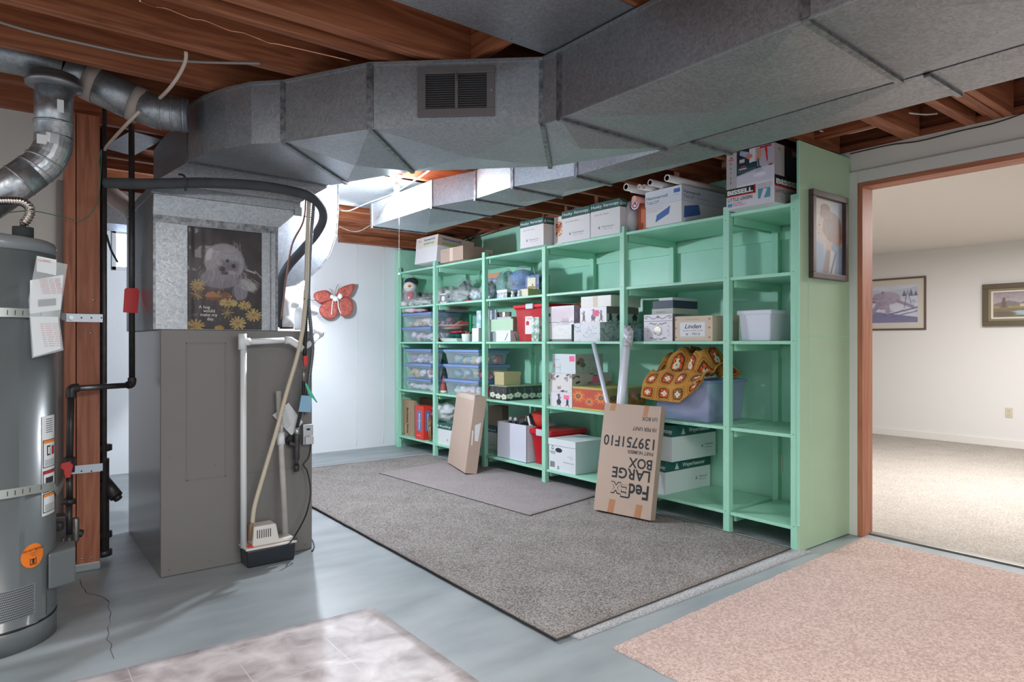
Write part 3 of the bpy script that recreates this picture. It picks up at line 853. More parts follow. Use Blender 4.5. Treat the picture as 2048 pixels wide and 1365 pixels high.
# flared coil cap and riser
za, zb_ = zt_, 1.955
fx1 = P(596, 430, y=by0).x
mb = MB()
mb.add([(bx0, by0, za), (bx1, by0, za), (bx1, by1, za), (bx0, by1, za), (bx0 + .0, by0 - .02, zb_), (fx1, by0 - .02, zb_), (fx1, by1, zb_), (bx0, by1, zb_)],
       [(0, 1, 5, 4), (1, 2, 6, 5), (2, 3, 7, 6), (3, 0, 4, 7), (4, 5, 6, 7)])
mb.box(bx0 - .006, fx1 + .006, by0 - .026, by1, zb_, zb_ + .05)
mb.build('flared_cap', [GALV], pl, bevel=0.002)
mb = MB()
mb.add([(bx0 - .006, by0 - .026, zb_ + .05), (fx1 + .006, by0 - .026, zb_ + .05), (fx1, by1, zb_ + .05), (bx0, by1, zb_ + .05), (.745, 3.66, ZB), (1.516, 3.70, ZB), (1.5, 4.6, ZB), (.745, 4.6, ZB)],
       [(0, 1, 5, 4), (1, 2, 6, 5), (2, 3, 7, 6), (3, 0, 4, 7)])
mb.box(.745, 1.5, 3.66, 4.55, ZB, ZT)
mb.build('riser', [GALVD], pl)
mb = MB()
mb.box(bx0 - .012, bx0 + .03, by0 - .034, by0 - .02, zb_ + .0, zb_ + .055); mb.build('corner_clip', [GALV], pl, bevel=.003)
mb = MB(); mb.box(fx1 - .03, fx1 + .012, by0 - .034, by0 - .02, zb_ - .03, zb_ + .02); mb.build('corner_clip', [GALV], pl, bevel=.003)

# ------------------------------------------------------------------ the dog poster
W, H = 190, 268
im = cv(W, H, (74, 62, 66))
X, Y = gridxy(im)
vnoise(im, .10, 5, 1, 1.4); vnoise(im, .06, 16, 2, 1.4)
rect(im, 0, .56, 1, 1, (52, 40, 44), .75)
ell(im, .34, .66, .18, .09, (104, 60, 48), .7, .8); ell(im, .62, .71, .2, .06, (80, 48, 52), .6, .8); ell(im, .1, .6, .12, .05, (110, 56, 50), .5, .9)
ell(im, .85, .3, .25, .2, (84, 76, 78), .5, 1.0)
seg(im, .78, .395, .9, .42, .012, (170, 164, 168)); seg(im, .9, .4, 1.0, .47, .008, (150, 146, 150)); seg(im, .76, .42, .95, .46, .012, (94, 70, 74))
rs = np.random.RandomState(5)
# body and head fur in many strokes
ell(im, .48, .33, .27, .185, (150, 146, 152), 1, .12)
ell(im, .42, .50, .28, .10, (128, 122, 132), .9, .3)
ell(im, .80, .55, .13, .05, (176, 174, 174), .8, .4, .5)
ell(im, .70, .62, .10, .09, (140, 138, 148), .8, .3)
def fur(n, cx, cy, sx, sy, ang, col, L=.05, wd=.0035):
    for _ in range(n):
        x = cx + rs.uniform(-1, 1) * sx; y = cy + rs.uniform(-1, 1) * sy
        if ((x - cx) / sx) ** 2 + ((y - cy) / sy) ** 2 > 1: continue
        t = ang(x, y) + rs.uniform(-.25, .25); l = L * rs.uniform(.6, 1.3); k = rs.uniform(.82, 1.12)
        seg(im, x, y, x + math.cos(t) * l, y + math.sin(t) * l * W / H, wd, tuple(min(255, c * k) for c in col), .75, True)
down = lambda x, y: math.pi / 2 + (.48 - x) * 1.6
fur(130, .46, .40, .30, .16, down, (158, 152, 158), .07)
fur(80, .40, .53, .26, .07, down, (128, 122, 132), .07)
fur(60, .68, .60, .10, .09, lambda x, y: 1.5, (150, 148, 156), .07)
fur(60, .80, .53, .13, .06, lambda x, y: .65, (192, 190, 188), .09)
fur(90, .44, .22, .22, .06, lambda x, y: math.pi + .1 if x < .45 else -.1, (168, 164, 168), .08)
fur(40, .66, .20, .06, .07, lambda x, y: -1.9, (160, 156, 162), .08)
fur(70, .72, .38, .06, .12, down, (172, 168, 172), .07)
fur(60, .28, .42, .08, .12, down, (160, 152, 156), .07)
ell(im, .46, .37, .09, .055, (112, 102, 110), .8, .6); ell(im, .60, .37, .08, .06, (104, 94, 102), .7, .6)
ell(im, .52, .315, .028, .018, (48, 40, 46)); ell(im, .60, .365, .03, .022, (60, 50, 56)); ell(im, .445, .40, .04, .024, (58, 50, 58), .95, .2); ell(im, .48, .44, .05, .018, (90, 70, 82), .8, .3)
ell(im, .41, .345, .04, .02, (170, 166, 170), .6, .5); ell(im, .58, .43, .05, .02, (190, 184, 188), .5, .5)
fur(50, .50, .27, .15, .035, lambda x, y: math.pi / 2 + (.5 - x) * 3, (176, 172, 176), .06)
# meadow stems and daisies
for _ in range(110):
    x, y = rs.rand(), .62 + .38 * rs.rand(); t = rs.uniform(1.2, 1.9)
    seg(im, x, y, x + math.cos(t) * .06, y + .07, .003, (88 + rs.randint(30), 84, 78), .5)
for _ in range(60):
    ell(im, rs.rand(), .7 + .3 * rs.rand(), .008, .006, (150, 140, 150), .5, .5)
def daisy(cx, cy, r, sq=1.0, n=13, col=(178, 152, 92)):
    for k in range(n):
        t = k * 2 * math.pi / n + rs.uniform(-.1, .1); kk = rs.uniform(.85, 1.08)
        seg(im, cx, cy, cx + math.cos(t) * r, cy + math.sin(t) * r * W / H * sq, r * .13, tuple(c * kk for c in col))
    ell(im, cx, cy, r * .28, r * .28 * W / H * sq, (150, 116, 60), 1, .3)
daisy(.13, .575, .09, .9, col=(170, 140, 88)); daisy(.12, .665, .08, .8, 9, (150, 116, 70)); daisy(.40, .67, .16, .35, 12, (164, 104, 60)); daisy(.53, .735, .115, .45)
daisy(.755, .755, .085, .7); daisy(.52, .83, .08, 1.1, 9, (150, 122, 70)); daisy(.88, .85, .105, .8); daisy(.66, .935, .105, .85); daisy(.10, .97, .11, .8, col=(160, 128, 70)); daisy(.41, .985, .06, .6, col=(180, 140, 70))
ell(im, .10, .86, .04, .016, (120, 112, 122), .7, .4)
im *= np.where(im.mean(2, keepdims=True) < .42, .72, .95)
px0, px1 = P(375, 550, y=by0).x, P(523, 550, y=by0).x
pz0, pz1 = FZ + .004, P(375, 447, y=by0).z - .012
po = thing('dog_poster', 'glossy poster of a fluffy white dog among yellow daisies taped on the plenum', 'poster', ((px0 + px1) / 2, by0 - .006, pz0))
mb = MB()
lw, lh = px1 - px0, pz1 - pz0
im = np.clip(im, 0, 1); il = np.where(im <= .04045, im / 12.92, ((im + .055) / 1.055) ** 2.4)
cols = [tuple(il[H - 1 - j, i]) for j in range(H) for i in range(W)]
def sheet(u, v):                                    # the paper bulges a little and has vertical ripples at its left edge
    w_ = .004 + .006 * math.sin(math.pi * u) * math.sin(math.pi * v) ** .5 + .0022 * math.sin(u * 46) * math.exp(-u * 7) * (.6 + .4 * math.sin(v * 9)) + .0012 * mnoise.noise(Vector((u * 5, v * 7, 0)))
    return Vector((px0 + u * lw, by0 - .001 - w_, pz0 + v * lh))
mb.grid(sheet, W, H, 0, True, cols)
mb.build('print', [painted('poster_print', .4, .12)], po)
mb = MB()
for s, a, b in (('A hug', 397, 617), ('would', 406, 624.7), ('make my', 400.5, 632.5), ('day.', 414, 641)):
    q = P(a, b, y=by0 - .014); mb.text(s, q, (1, 0, 0), (0, 0, 1), .0235, 0, off=0.0004, bold=.012)
mb.build('lettering', [M('poster_lettering', (214, 208, 206), .5)], po)
# ------------------------------------------------------------------ bare bulbs
def bulb(loc, top, label, e, cat='light bulb'):
    t = thing('light_bulb', label, cat, loc, group=None)
    x, y, z = loc
    mb = MB(); mb.lathe([(0.0005, -.055), (.014, -.052), (.025, -.04), (.031, -.022), (.031, -.006), (.026, .012), (.017, .03), (.013, .042)], loc, 20)
    mb.build('glass_bulb', [M('lit_bulb_glass_%d' % e, (236, 245, 255), .3, emit=e)], t)
    mb = MB(); mb.lathe([(.013, .042), (.014, .05), (.021, .052), (.021, .085), (.015, .095), (.008, .1)], loc, 16)
    mb.build('socket', [M('porcelain_socket', (225, 225, 225), .3)], t)
    mb = MB(); mb.tube([(x, y, z + .1), (x, y, top)], .004, 8); mb.build('cord', [M('white_cord', (215, 214, 210), .5)], t)
    return t
b1 = P(793, 393, y=4.17)
bt = bulb(tuple(b1), ZJ - .01, 'bright bare light bulb hanging between the two ducts', BULB_E)
mb = MB(); mb.lathe([(.045, 0), (.045, .012), (.03, .018)], (b1.x, b1.y, ZJ - .03), 20); mb.box(b1.x - .06, b1.x + .06, b1.y - .03, b1.y + .06, ZJ - .012, ZJ)
mb.build('ceiling_base', [M('porcelain_socket', (225, 225, 225), .3)], bt)
mb = MB(); e_ = P(793, 552, y=4.17)
mb.tube([(b1.x + .02, b1.y, b1.z + .07), (b1.x + .022, b1.y, b1.z - .1), (b1.x + .02, b1.y, e_.z + .02)], .0016, 6)
mb.lathe([(.001, 0), (.006, .005), (.004, .02)], (b1.x + .02, b1.y, e_.z), 8)
mb.build('pull_chain', [M('pale_string', (220, 218, 214), .5)], bt)
b2 = P(609, 566, y=5.28)
bulb(tuple(b2), ZJ, 'second bare bulb glowing behind the black hoses', BULB2_E)
# ------------------------------------------------------------------ water heater and its pipes
HC = Vector((-0.035, 3.385, 0)); HR = 0.222
enam = M('dark_grey_enamel', (106, 112, 114), 0.28, noise=(1.2, (98, 104, 106), 0.6), coat=.3)
wh = thing('water_heater', 'tall grey gas water heater strapped to the wooden post', 'water heater', (HC.x, HC.y, 0))
zt = P(112, 498, x=.187).z
mb = MB(); mb.lathe([(HR + .003, 0.0), (HR + .003, .085), (HR, .088), (HR, zt - .0)], HC, 72); mb.build('tank', [enam], wh)
mb = MB(); mb.lathe([(HR + .004, zt - .035), (HR + .004, zt - .004), (HR - .004, zt + .012), (HR - .02, zt + .020), (.05, zt + .045), (.002, zt + .047)], HC, 72); mb.build('top_cap', [M('heater_cap_enamel', (132, 138, 142), 0.25, coat=.4)], wh)
mb = MB(); mb.lathe([(HR + .0035, .086), (HR + .0045, .09), (HR + .0035, .094)], HC, 72); mb.build('base_band', [BLACKP], wh)
def hp(px, py):
    """point of the photograph on the tank's skin"""
    r = ray(px, py); a = r[0] ** 2 + r[1] ** 2; b = -2 * (r[0] * HC.x + r[1] * HC.y); c = HC.x ** 2 + HC.y ** 2 - HR ** 2
    d = b * b - 4 * a * c
    t = (-b - math.sqrt(max(d, 0))) / (2 * a)
    return Vector((r[0] * t, r[1] * t, CAMH + r[2] * t))
def ang(px):
    q = hp(px, 686); return math.atan2(q.y - HC.y, q.x - HC.x)
def cyl(a, z, off): return Vector((HC.x + math.cos(a) * (HR + off), HC.y + math.sin(a) * (HR + off), z))
def wrap(mb, a0, a1, z0, z1, off, m=0, n=14, dz=0.0, cols=None, nv=2):
    mb.grid(lambda u, v: cyl(a0 + (a1 - a0) * u, z0 + (z1 - z0) * v + dz * u, off), n, nv, m, True, cols)
# perforated burner intake near the base
a0, a1 = ang(-30), ang(70)
zlo, zhi = hp(40, 1238).z, hp(70, 1166).z
pf = MB(); wrap(pf, a0 - .5, a1, zlo, zhi, .0012, 0, 30)
for i in range(34):
    for j in range(13):
        aa = a0 - .12 + (a1 - a0 + .10) * (i + .5 * (j % 2)) / 34; zz_ = zlo + (zhi - zlo) * (j + .6) / 13.2; rr_ = .0024
        pf.add([cyl(aa + math.cos(t) * rr_ / HR, zz_ + math.sin(t) * rr_, .0016) for t in [2 * math.pi * k / 6 for k in range(6)]], [tuple(range(6))], 1)
pf.build('perforated_intake', [M('intake_metal', (150, 155, 158), .4, .5), M('vent_dark', (26, 30, 34), .8)], wh)
# burner control cover at the base
a2, a3 = ang(96), ang(96) + .62
mb = MB(); z0, z1 = P(130, 1225, z=None, x=.19).z, P(112, 1140, x=.19).z
ctr_ = cyl(a2 + .2, 0, 0)
mb.prism([(ctr_.x - .02, ctr_.y - .07, z0), (ctr_.x + .075, ctr_.y - .03, z0), (ctr_.x + .082, ctr_.y + .10, z0), (ctr_.x - .02, ctr_.y + .12, z0)], (0, 0, .145))
mb.build('burner_cover', [M('burner_cover_enamel', (100, 106, 108), .35)], wh, bevel=.008)
mb = MB(); wrap(mb, ang(92), ang(111) + .1, .10, .30, .003, 0, 6); mb.build('burner_door', [enam], wh)
# warning labels down the tank side
lab = M('label_white', (226, 229, 230), .5); org = M('warning_orange', (238, 132, 40), .6); redm = M('danger_red', (190, 36, 40), .6)
al0, al1 = ang(83), ang(108)
zA, zB = hp(96, 832).z, hp(96, 1030).z
mb = MB(); wrap(mb, al0, al1, zB, zA, .0010, 0, 12)
seq = [(.13, .02, 3, None), (.30, .245, 1, None), (.55, .49, 2, None), (.80, .745, 1, None)]
H_ = zA - zB
def band(v0, v1, m, i0=.06, i1=.98, off=.0016): wrap(mb, al0 + (al1 - al0) * i0, al0 + (al1 - al0) * i1, zB + H_ * (1 - v1), zB + H_ * (1 - v0), off, m, 8)
for v0, v1, c_ in ((.24, .52, 1), (.55, .77, 2), (.78, .97, 1)):
    band(v0, v1, 3); band(v0 + .008, v1 - .008, 0, .10, .96, .0019); band(v0 + .006, v0 + .035, c_, .10, .96, .0023)
    for k in range(5):
        vv = v1 - .02 - k * .013
        if vv > v0 + .1: band(vv - .004, vv, 3, .18, .9, .0023)
for k in range(7): band(.03 + k * .022, .036 + k * .022, 3, .25, .75, .0019)
band(.30, .40, 3, .3, .55, .0026); band(.315, .385, 0, .36, .5, .0029); band(.31, .40, 2, .66, .9, .0026); band(.62, .68, 3, .22, .8, .0026)
mb.build('warning_label', [lab, org, redm, INK], wh)
# round orange sticker
mb = MB(); sa = ang(65.5); sz = hp(65, 1112).z; rr_ = .047
pts = [cyl(sa + math.cos(t) * rr_ / HR * 1.0, sz + math.sin(t) * rr_, .0015) for t in [2 * math.pi * k / 28 for k in range(28)]]
mb.add(pts + [cyl(sa, sz, .0015)], [(k, (k + 1) % 28, 28) for k in range(28)], 0)
so = M('orange_sticker', (246, 128, 34), .5)
tu = Vector((-math.sin(sa), math.cos(sa), 0)); c0 = cyl(sa, sz, .003)
mb.text('DO NOT BLOCK', c0 + Vector((0, 0, .020)), tu, (0, 0, 1), .011, 1, align='c', bold=.02)
for k in range(2): mb.text('combustion air' if k == 0 else 'opening', c0 + Vector((0, 0, .010 - k * .009)), tu, (0, 0, 1), .006, 1, align='c')
def fb(u0, u1, v0, v1): mb.prism([c0 + tu * u0 + Vector((0, 0, v0)), c0 + tu * u1 + Vector((0, 0, v0)), c0 + tu * u1 + Vector((0, 0, v1)), c0 + tu * u0 + Vector((0, 0, v1))], Vector((math.cos(sa), math.sin(sa), 0)) * .0004, 1)
fb(-.013, -.011, -.035, -.008); fb(.011, .013, -.035, -.008); fb(-.013, .013, -.035, -.032); fb(-.004, .004, -.030, -.012); fb(-.008, .008, -.016, -.013)
mb.build('round_sticker', [so, INK], wh)
# instruction booklet in a clear pouch, hung on the tank side
def hang(px, py, off=0.012):
    q = P(px, py, y=3.17); return q
pk = thing('document_pouch', 'clear plastic pouch with white papers in red print hung on the water heater', 'document pouch', tuple(P(95, 716, y=3.16)))
def quadp(mb, pts, y, m=0, t=.002):
    mb.prism([P(a, b, y=y) for a, b in pts], (0, t, 0), m)
mb = MB(); quadp(mb, [(73, 513), (112, 524), (135, 529), (119, 640), (127, 701), (64, 717), (57, 600)], 3.152, 0, .001); mb.build('clear_pouch', [CLEAR], pk)
mb = MB(); quadp(mb, [(60, 561), (127, 550), (121, 620), (60, 628)], 3.156, 0)
for k in range(10):
    y_ = 560 + k * 3.2; q = P(78 + k * .8, y_, y=3.1555); mb.text('lllllllll lllll llllll', q, (1, -.04, .08), (0, 0, 1), .0055, 1, width=.068 - .002 * (k % 3))
quadp(mb, [(76, 600), (112, 597), (112, 611), (76, 614)], 3.1545, 2, .001)
mb.build('upper_sheet', [lab, M('red_print', (196, 60, 84), .6), INKG], pk)
mb = MB(); quadp(mb, [(61, 634), (116, 634), (122, 698), (67, 714)], 3.158, 0)
for k in range(11):
    q = P(80 + k * .9, 650 + k * 4.4, y=3.1575); mb.text('llll lllllll lllllll', q, (1, 0, .06), (0, 0, 1), .0065, 1, width=.062 - .004 * (k % 3))
mb.build('lower_sheet', [lab, MATS['red_print']], pk)
mb = MB(); quadp(mb, [(74, 512), (113, 520), (112, 551), (73, 543)], 3.154, 0)
mb.text('CLASSIC', P(75.5, 522, y=3.1535), (1, 0, -.12), (0, 0, 1), .0115, 1, bold=.02)
mb.build('model_label', [lab, MATS['red_print']], pk)
# two strap bands
strap = M('strap_steel', (178, 184, 180), .42, .7)
for nm, a_, b_l, c_l, lb in ((0, 625, 622, 636, 'upper perforated steel strap tying the water heater to the post'), (1, 990, 985, 943, 'lower perforated steel strap bent round the water heater to the post')):
    st = thing('pipe_strap', lb, 'strap', tuple(hp(40, a_)), group='straps round the water heater')
    mb = MB(); n = 22; zs = hp(2, a_).z; ze = P(150, c_l, y=yp).z
    A0, A1 = ang(-60), ang(104)
    path = [cyl(A0 + (A1 - A0) * k / n, zs + (0 if k < n * .6 else (ze - zs) * .12 * (k - n * .6) / (n * .4)), .005) for k in range(n + 1)]
    e0 = P(133, c_l, y=yp - .012); path += [cyl(ang(108), zs + (ze - zs) * .45, .012), P(125, (a_ + c_l) / 2 + 2, y=3.7) * 1.0, e0]
    hw = .0175
    vs_ = [p - Vector((0, 0, hw)) for p in path] + [p + Vector((0, 0, hw)) for p in path]; k = len(path)
    mb.add(vs_, [(i, i + 1, k + i + 1, k + i) for i in range(k - 1)], 0, True)
    mb.build('band', [strap], st)
    mb = MB(); mb.box(e0.x - .005, P(207 if nm == 0 else 211, 600, y=yp).x, yp - .006, yp - .003, e0.z - .02, e0.z + .022)
    for j, x_ in enumerate((163, 183, 203)):
        q = P(x_, c_l, y=yp - .0065); mb.tube([q, q + Vector((0, -.0006, 0))], .004, 8, 1)
    mb.build('tail_plate', [M('strap_zinc', (190, 198, 208), .4, .6), INK], st)
    mb = MB()
    for x_ in (14, 29, 44, 58, 80):
        aa = ang(x_)
        mb.grid(lambda u, v: cyl(aa + (u - .5) * .012, zs + (v - .5) * .018, .0056), 2, 2, 0)
    mb.build('slots', [INK], st, kind='stuff')
    mb = MB(); q = P(142, c_l + 0, y=yp - .012); mb.tube([q, q + Vector((0, -.008, 0))], .012, 6); mb.tube([q, q + Vector((0, -.014, 0))], .006, 10)
    mb.build('bolt', [M('zinc_bolt', (190, 196, 200), .35, .9)], st)
# cold inlet: insulation stub, nipple and corrugated connector
fl = thing('corrugated_connector', 'shiny corrugated water connector curving down onto the water heater', 'pipe', tuple(P(46, 478, y=3.33)))
mb = MB(); c0 = P(46, 470, y=3.33); zt2 = P(46, 455, y=3.33).z
mb.lathe([(.036, zt + .02), (.036, zt2)], (c0.x, c0.y, 0), 20); mb.build('foam_collar', [M('black_foam', (58, 62, 64), .9)], fl)
mb = MB(); mb.tube([(c0.x, c0.y, zt2), (c0.x, c0.y, zt2 + .03)], .011, 12); mb.build('nipple', [M('old_brass', (112, 100, 88), .4, .8)], fl)
def corr(pts, r, per=.011, amp=.0022):
    p = arc(pts, 40); out = []; rs_ = []; L = 0; out = [p[0]]; rs_ = [r]
    for a, b in zip(p[:-1], p[1:]):
        L += (b - a).length; out.append(b); rs_.append(r + amp * math.sin(L * 2 * math.pi / per))
    return out, rs_
pp, rr2 = corr([P(-40, 398, y=3.45), P(-8, 402, y=3.42), P(22, 402, y=3.38), P(46, 405, y=3.35), P(60, 418, y=3.33), P(57, 434, y=3.33), P(47, 448, y=3.33)], .0165)
mb = MB(); mb.tube(pp, rr2, 14); mb.build('hose', [M('stainless_corrugated', (206, 198, 192), .22, 1)], fl)
# flue
fl2 = thing('flue_pipe', 'galvanised vent pipe rising from the water heater with a collar under the joist', 'flue pipe', tuple(P(108, 340, y=3.5)))
fg = galv('flue_galvanised', (205, 210, 214), (160, 166, 172), .34, .85, 60)
yf = 3.5; R_ = .072
ct = [P(108, 178, y=yf), P(108, 232, y=yf), P(108, 275, y=yf)]
mb = MB(); mb.tube([ct[0], ct[2]], R_, 28); mb.build('vertical_pipe', [fg], fl2)
eb = [ct[2], P(106, 295, y=yf), P(98, 313, y=yf), P(84, 330, y=yf), P(66, 343, y=yf)]
mb = MB(); mb.tube(eb, R_ * 1.01, 28, smooth=False); mb.build('elbow', [fg], fl2)
mb = MB(); mb.tube([P(66, 343, y=yf), P(30, 368, y=yf), P(-60, 430, y=yf)], R_ * 1.03, 28); mb.build('slanting_pipe', [fg], fl2)
for a, b in ((P(108, 246, y=yf), P(108, 250, y=yf)), (P(40, 361, y=yf), P(37, 363, y=yf)), (P(90, 322, y=yf), P(88, 325, y=yf)), (P(72, 338, y=yf), P(70, 340, y=yf))):
    mb = MB(); mb.tube([a, b], R_ * 1.07, 28); mb.build('bead', [fg], fl2)
mb = MB(); z_ = ct[0].z
mb.lathe([(R_ * .98, -.0), (R_ * 1.45, .012), (R_ * 1.50, .03), (R_ * 1.40, .034), (R_ * 1.40, .055), (R_ * 1.2, .065)], (ct[0].x, ct[0].y, z_ - .005), 32); mb.build('storm_collar', [M('collar_steel', (140, 142, 146), .35, .8)], fl2)
mb = MB(); q = P(121, 204, y=yf - R_); mb.box(q.x - .012, q.x + .012, q.y, q.y + .002, q.z - .045, q.z + .01); mb.build('paper_label', [lab], fl2)
q = P(84, 278, y=yf - R_); mb = MB(); mb.box(q.x - .018, q.x + .018, q.y + .004, q.y + .006, q.z - .02, q.z + .02); mb.build('paper_label', [lab], fl2)
# round galvanised take-off passing under the joists
rd = thing('round_duct', 'round galvanised duct with taped joints feeding the trunk duct', 'duct', tuple(P(180, 160, y=3.6)))
rp = [P(-60, 92, y=3.62), P(40, 112, y=3.62), P(128, 138, y=3.6), P(170, 160, y=3.6), P(280, 212, y=3.55), P(310, 224, y=3.5), P(376, 232, y=3.46)]
R2 = .083
for i, (a, b) in enumerate(((0, 2), (2, 3), (3, 4), (4, 6))):
    mb = MB(); mb.tube(rp[a:b + 1], R2 if i != 3 else R2 * .93, 28); mb.build('duct_section', [GALV], rd)
tape = M('duct_tape', (172, 158, 150), .6)
for (i, t0, t1) in ((3, .02, .22), (3, .85, 1.03)):
    a, b = rp[i], rp[i + 1]; mb = MB(); mb.tube([a.lerp(b, t0), a.lerp(b, t1)], R2 * 1.03, 28); mb.build('tape_band', [tape], rd)
for t in (.15, .5, .85):
    a, b = rp[5], rp[6]; mb = MB(); mb.tube([a.lerp(b, t), a.lerp(b, t + .05)], R2 * .97, 28); mb.build('bead', [GALV], rd)
# gas line on the post
gp = thing('gas_pipe', 'black iron gas pipe dropping in front of the post with red valve handle', 'pipe', tuple(P(140, 1140, y=3.9)))
yg = 3.98; px_ = P(264, 300, y=yg + .12)
rg_ = .0148
up = [P(263, 250, y=4.1), P(264, 766, y=4.1)]
mb = MB(); mb.tube(up, rg_, 14); mb.build('long_riser', [BLACKI], gp)
def fitting(p, q, r=.023):
    mb = MB(); mb.tube([p, q], r, 14); mb.build('fitting', [BLACKI], gp)
mb = MB(); mb.tube(arc([P(264, 757, y=4.1), P(263, 768, y=4.09), P(255, 771, y=4.08)]), .021, 14); mb.build('elbow', [BLACKI], gp)
mb = MB(); mb.tube([P(256, 771, y=4.08), P(152, 777, y=3.93)], rg_, 14); mb.build('cross_pipe', [M('iron_sheen', (120, 120, 126), .3, .8)], gp)
mb = MB(); mb.tube(arc([P(156, 776, y=3.93), P(143, 779, y=3.92), P(142, 795, y=3.92)]), .022, 14); mb.build('elbow', [BLACKI], gp)
mb = MB(); mb.tube([P(142, 793, y=3.92), P(139, 918, y=3.88)], rg_ * 1.05, 14); mb.build('drop_pipe', [BLACKI], gp)
mb = MB(); mb.tube([P(139, 915, y=3.88), P(138, 945, y=3.88)], .024, 8); mb.tube([P(139, 950, y=3.88), P(139, 998, y=3.88)], rg_, 14); mb.build('valve_body', [BLACKI], gp)
mb = MB(); c = P(136, 936, y=3.845)
mb.prism([c + Vector((-.028, 0, .022)), c + Vector((.004, 0, .03)), c + Vector((.022, 0, .01)), c + Vector((.010, 0, -.05)), c + Vector((-.012, 0, -.05)), c + Vector((-.018, 0, -.01)), c + Vector((-.03, 0, .0))][::-1], (0, .009, 0)); mb.build('valve_handle', [M('red_handle', (214, 60, 56), .4)], gp, bevel=.003)
for a, b, r in ((998, 1008, .030), (1010, 1068, rg_), (1068, 1100, .021), (1102, 1130, .017), (1130, 1145, .021)):
    fitting(P(138, a, y=3.88), P(137, b, y=3.88), r)
mb = MB(); c = P(128, 1062, y=3.86); mb.box(c.x - .05, c.x + .01, c.y, c.y + .09, c.z - .06, c.z + .07); mb.tube([P(118, 1045, y=3.84), P(118, 1060, y=3.84)], .02, 14)
mb.tube([P(150, 1066, y=3.9), P(166, 1068, y=3.9)], .02, 10); mb.build('regulator', [BLACKI], gp, bevel=.006)
mb = MB(); c = P(151, 1060, y=3.88); mb.lathe([(.012, -.06), (.016, -.05), (.016, .05), (.012, .06)], c, 14); mb.build('union_nut', [M('worn_steel', (150, 146, 142), .4, .8)], gp)
mb = MB(); mb.tube(arc([P(128, 1075, y=3.85), P(121, 1105, y=3.83), P(117, 1135, y=3.82)]), .003, 6); mb.build('thin_tube', [M('copper_tube', (120, 96, 80), .4, .8)], gp)
# black iron drain with cleanout right of the post
dr = thing('drain_pipe', 'black iron drain pipe with angled cleanout at the right of the post', 'pipe', tuple(P(206, 1130, y=4.24)))
mb = MB(); xq = P(206, 900, y=4.26); mb.tube([(xq.x, 4.26, 2.38), (xq.x, 4.26, .5)], .018, 14); mb.build('stack', [BLACKI], dr)
mb = MB(); mb.tube([(xq.x, 4.26, .56), (xq.x, 4.26, .02)], .030, 16); mb.build('lower_stack', [BLACKI], dr)
for z in (.60, .40, .12, .02):
    mb = MB(); mb.lathe([(.03, 0), (.044, .005), (.044, .035), (.03, .04)], (xq.x, 4.26, z), 18); mb.build('hub', [BLACKI], dr)
mb = MB(); a = Vector((xq.x, 4.26, .44)); b = P(233, 994, y=4.2); mb.tube([a, b], .034, 16); mb.tube([b, b + (b - a).normalized() * .02], .022, 6); mb.build('cleanout', [BLACKI], dr)
mb = MB(); a = P(207, 205, y=4.1); b = P(208, 690, y=4.1); mb.tube([(a.x + .005, 4.10, a.z), (a.x + .005, 4.10, .1)], .011, 12)
mb.build('iron_pipe', [BLACKI], label='thin black iron pipe standing along the right edge of the post', cat='pipe')
# red tag on the riser
rt = MB(); q = [P(a, b, y=4.06) for a, b in ((249, 579), (253, 576), (275, 577), (279, 582), (275, 627), (246, 625))]
rt.prism(q, (0, .001, 0)); rt.build('red_tag', [M('red_tag_plastic', (206, 30, 34), .45)], label='red tag hanging on the black gas riser', cat='tag')
# insulated line crossing in front of the plenum, down beside the furnace
foam = M('grey_foam_insulation', (72, 76, 80), .8, noise=(14, (58, 61, 65), .6))
ln = thing('insulated_refrigerant_line', 'thick black foam covered pipe looping over the furnace and down its side', 'pipe', tuple(P(600, 700, y=3.6)))
yl = 3.60
pth = [P(212, 366, y=3.74), P(280, 368, y=3.62), P(345, 367, y=yl - .02), P(420, 366, y=yl - .02), P(520, 372, y=yl - .02), P(590, 384, y=yl), P(622, 395, y=yl), P(643, 415, y=3.68), P(646, 440, y=3.78), P(632, 468, y=3.86), P(605, 500, y=3.95), P(575, 535, y=4.0), P(562, 570, y=4.0), P(560, 655, y=4.0)]
mb = MB(); mb.tube(arc(pth, 8), .026, 16); mb.build('foam_sleeve', [foam], ln)
mb = MB(); mb.tube(arc([P(612, 400, y=3.8), P(606, 445, y=3.82), P(584, 490, y=3.9), P(572, 560, y=3.95), P(562, 640, y=3.97)], 6), .006, 8); mb.build('copper_line', [M('aged_copper', (150, 112, 104), .35, .7)], ln)
mb = MB(); c = P(371, 366, y=3.63); mb.tube(arc([P(358, 349, y=3.6), P(368, 352, y=3.56), P(374, 368, y=3.555), P(370, 381, y=3.57)], 4), .006, 6); mb.build('hanger_strap', [M('black_strap', (48, 50, 54), .5)], ln)
# tan drain hose from above down to the pump
hs = thing('drain_hose', 'beige vinyl hose running from the black line down to the condensate pump', 'hose', tuple(P(505, 1060, y=3.62)))
yh = 3.64
mb = MB(); mb.tube(arc([P(618, 400, y=yh), P(614, 500, y=yh), P(611, 600, y=yh), P(600, 690, y=yh), P(572, 790, y=yh), P(553, 862, y=yh), P(530, 940, y=yh), P(510, 1010, y=yh), P(505, 1046, y=yh)], 8), .0115, 12)
mb.build('hose', [M('tan_vinyl', (204, 192, 172), .4)], hs)
mb = MB(); mb.tube([P(505, 1044, y=yh), P(502, 1052, y=yh), P(499, 1082, y=yh)], .008, 10); mb.build('barb', [M('amber_tube', (150, 110, 70), .3)], hs)
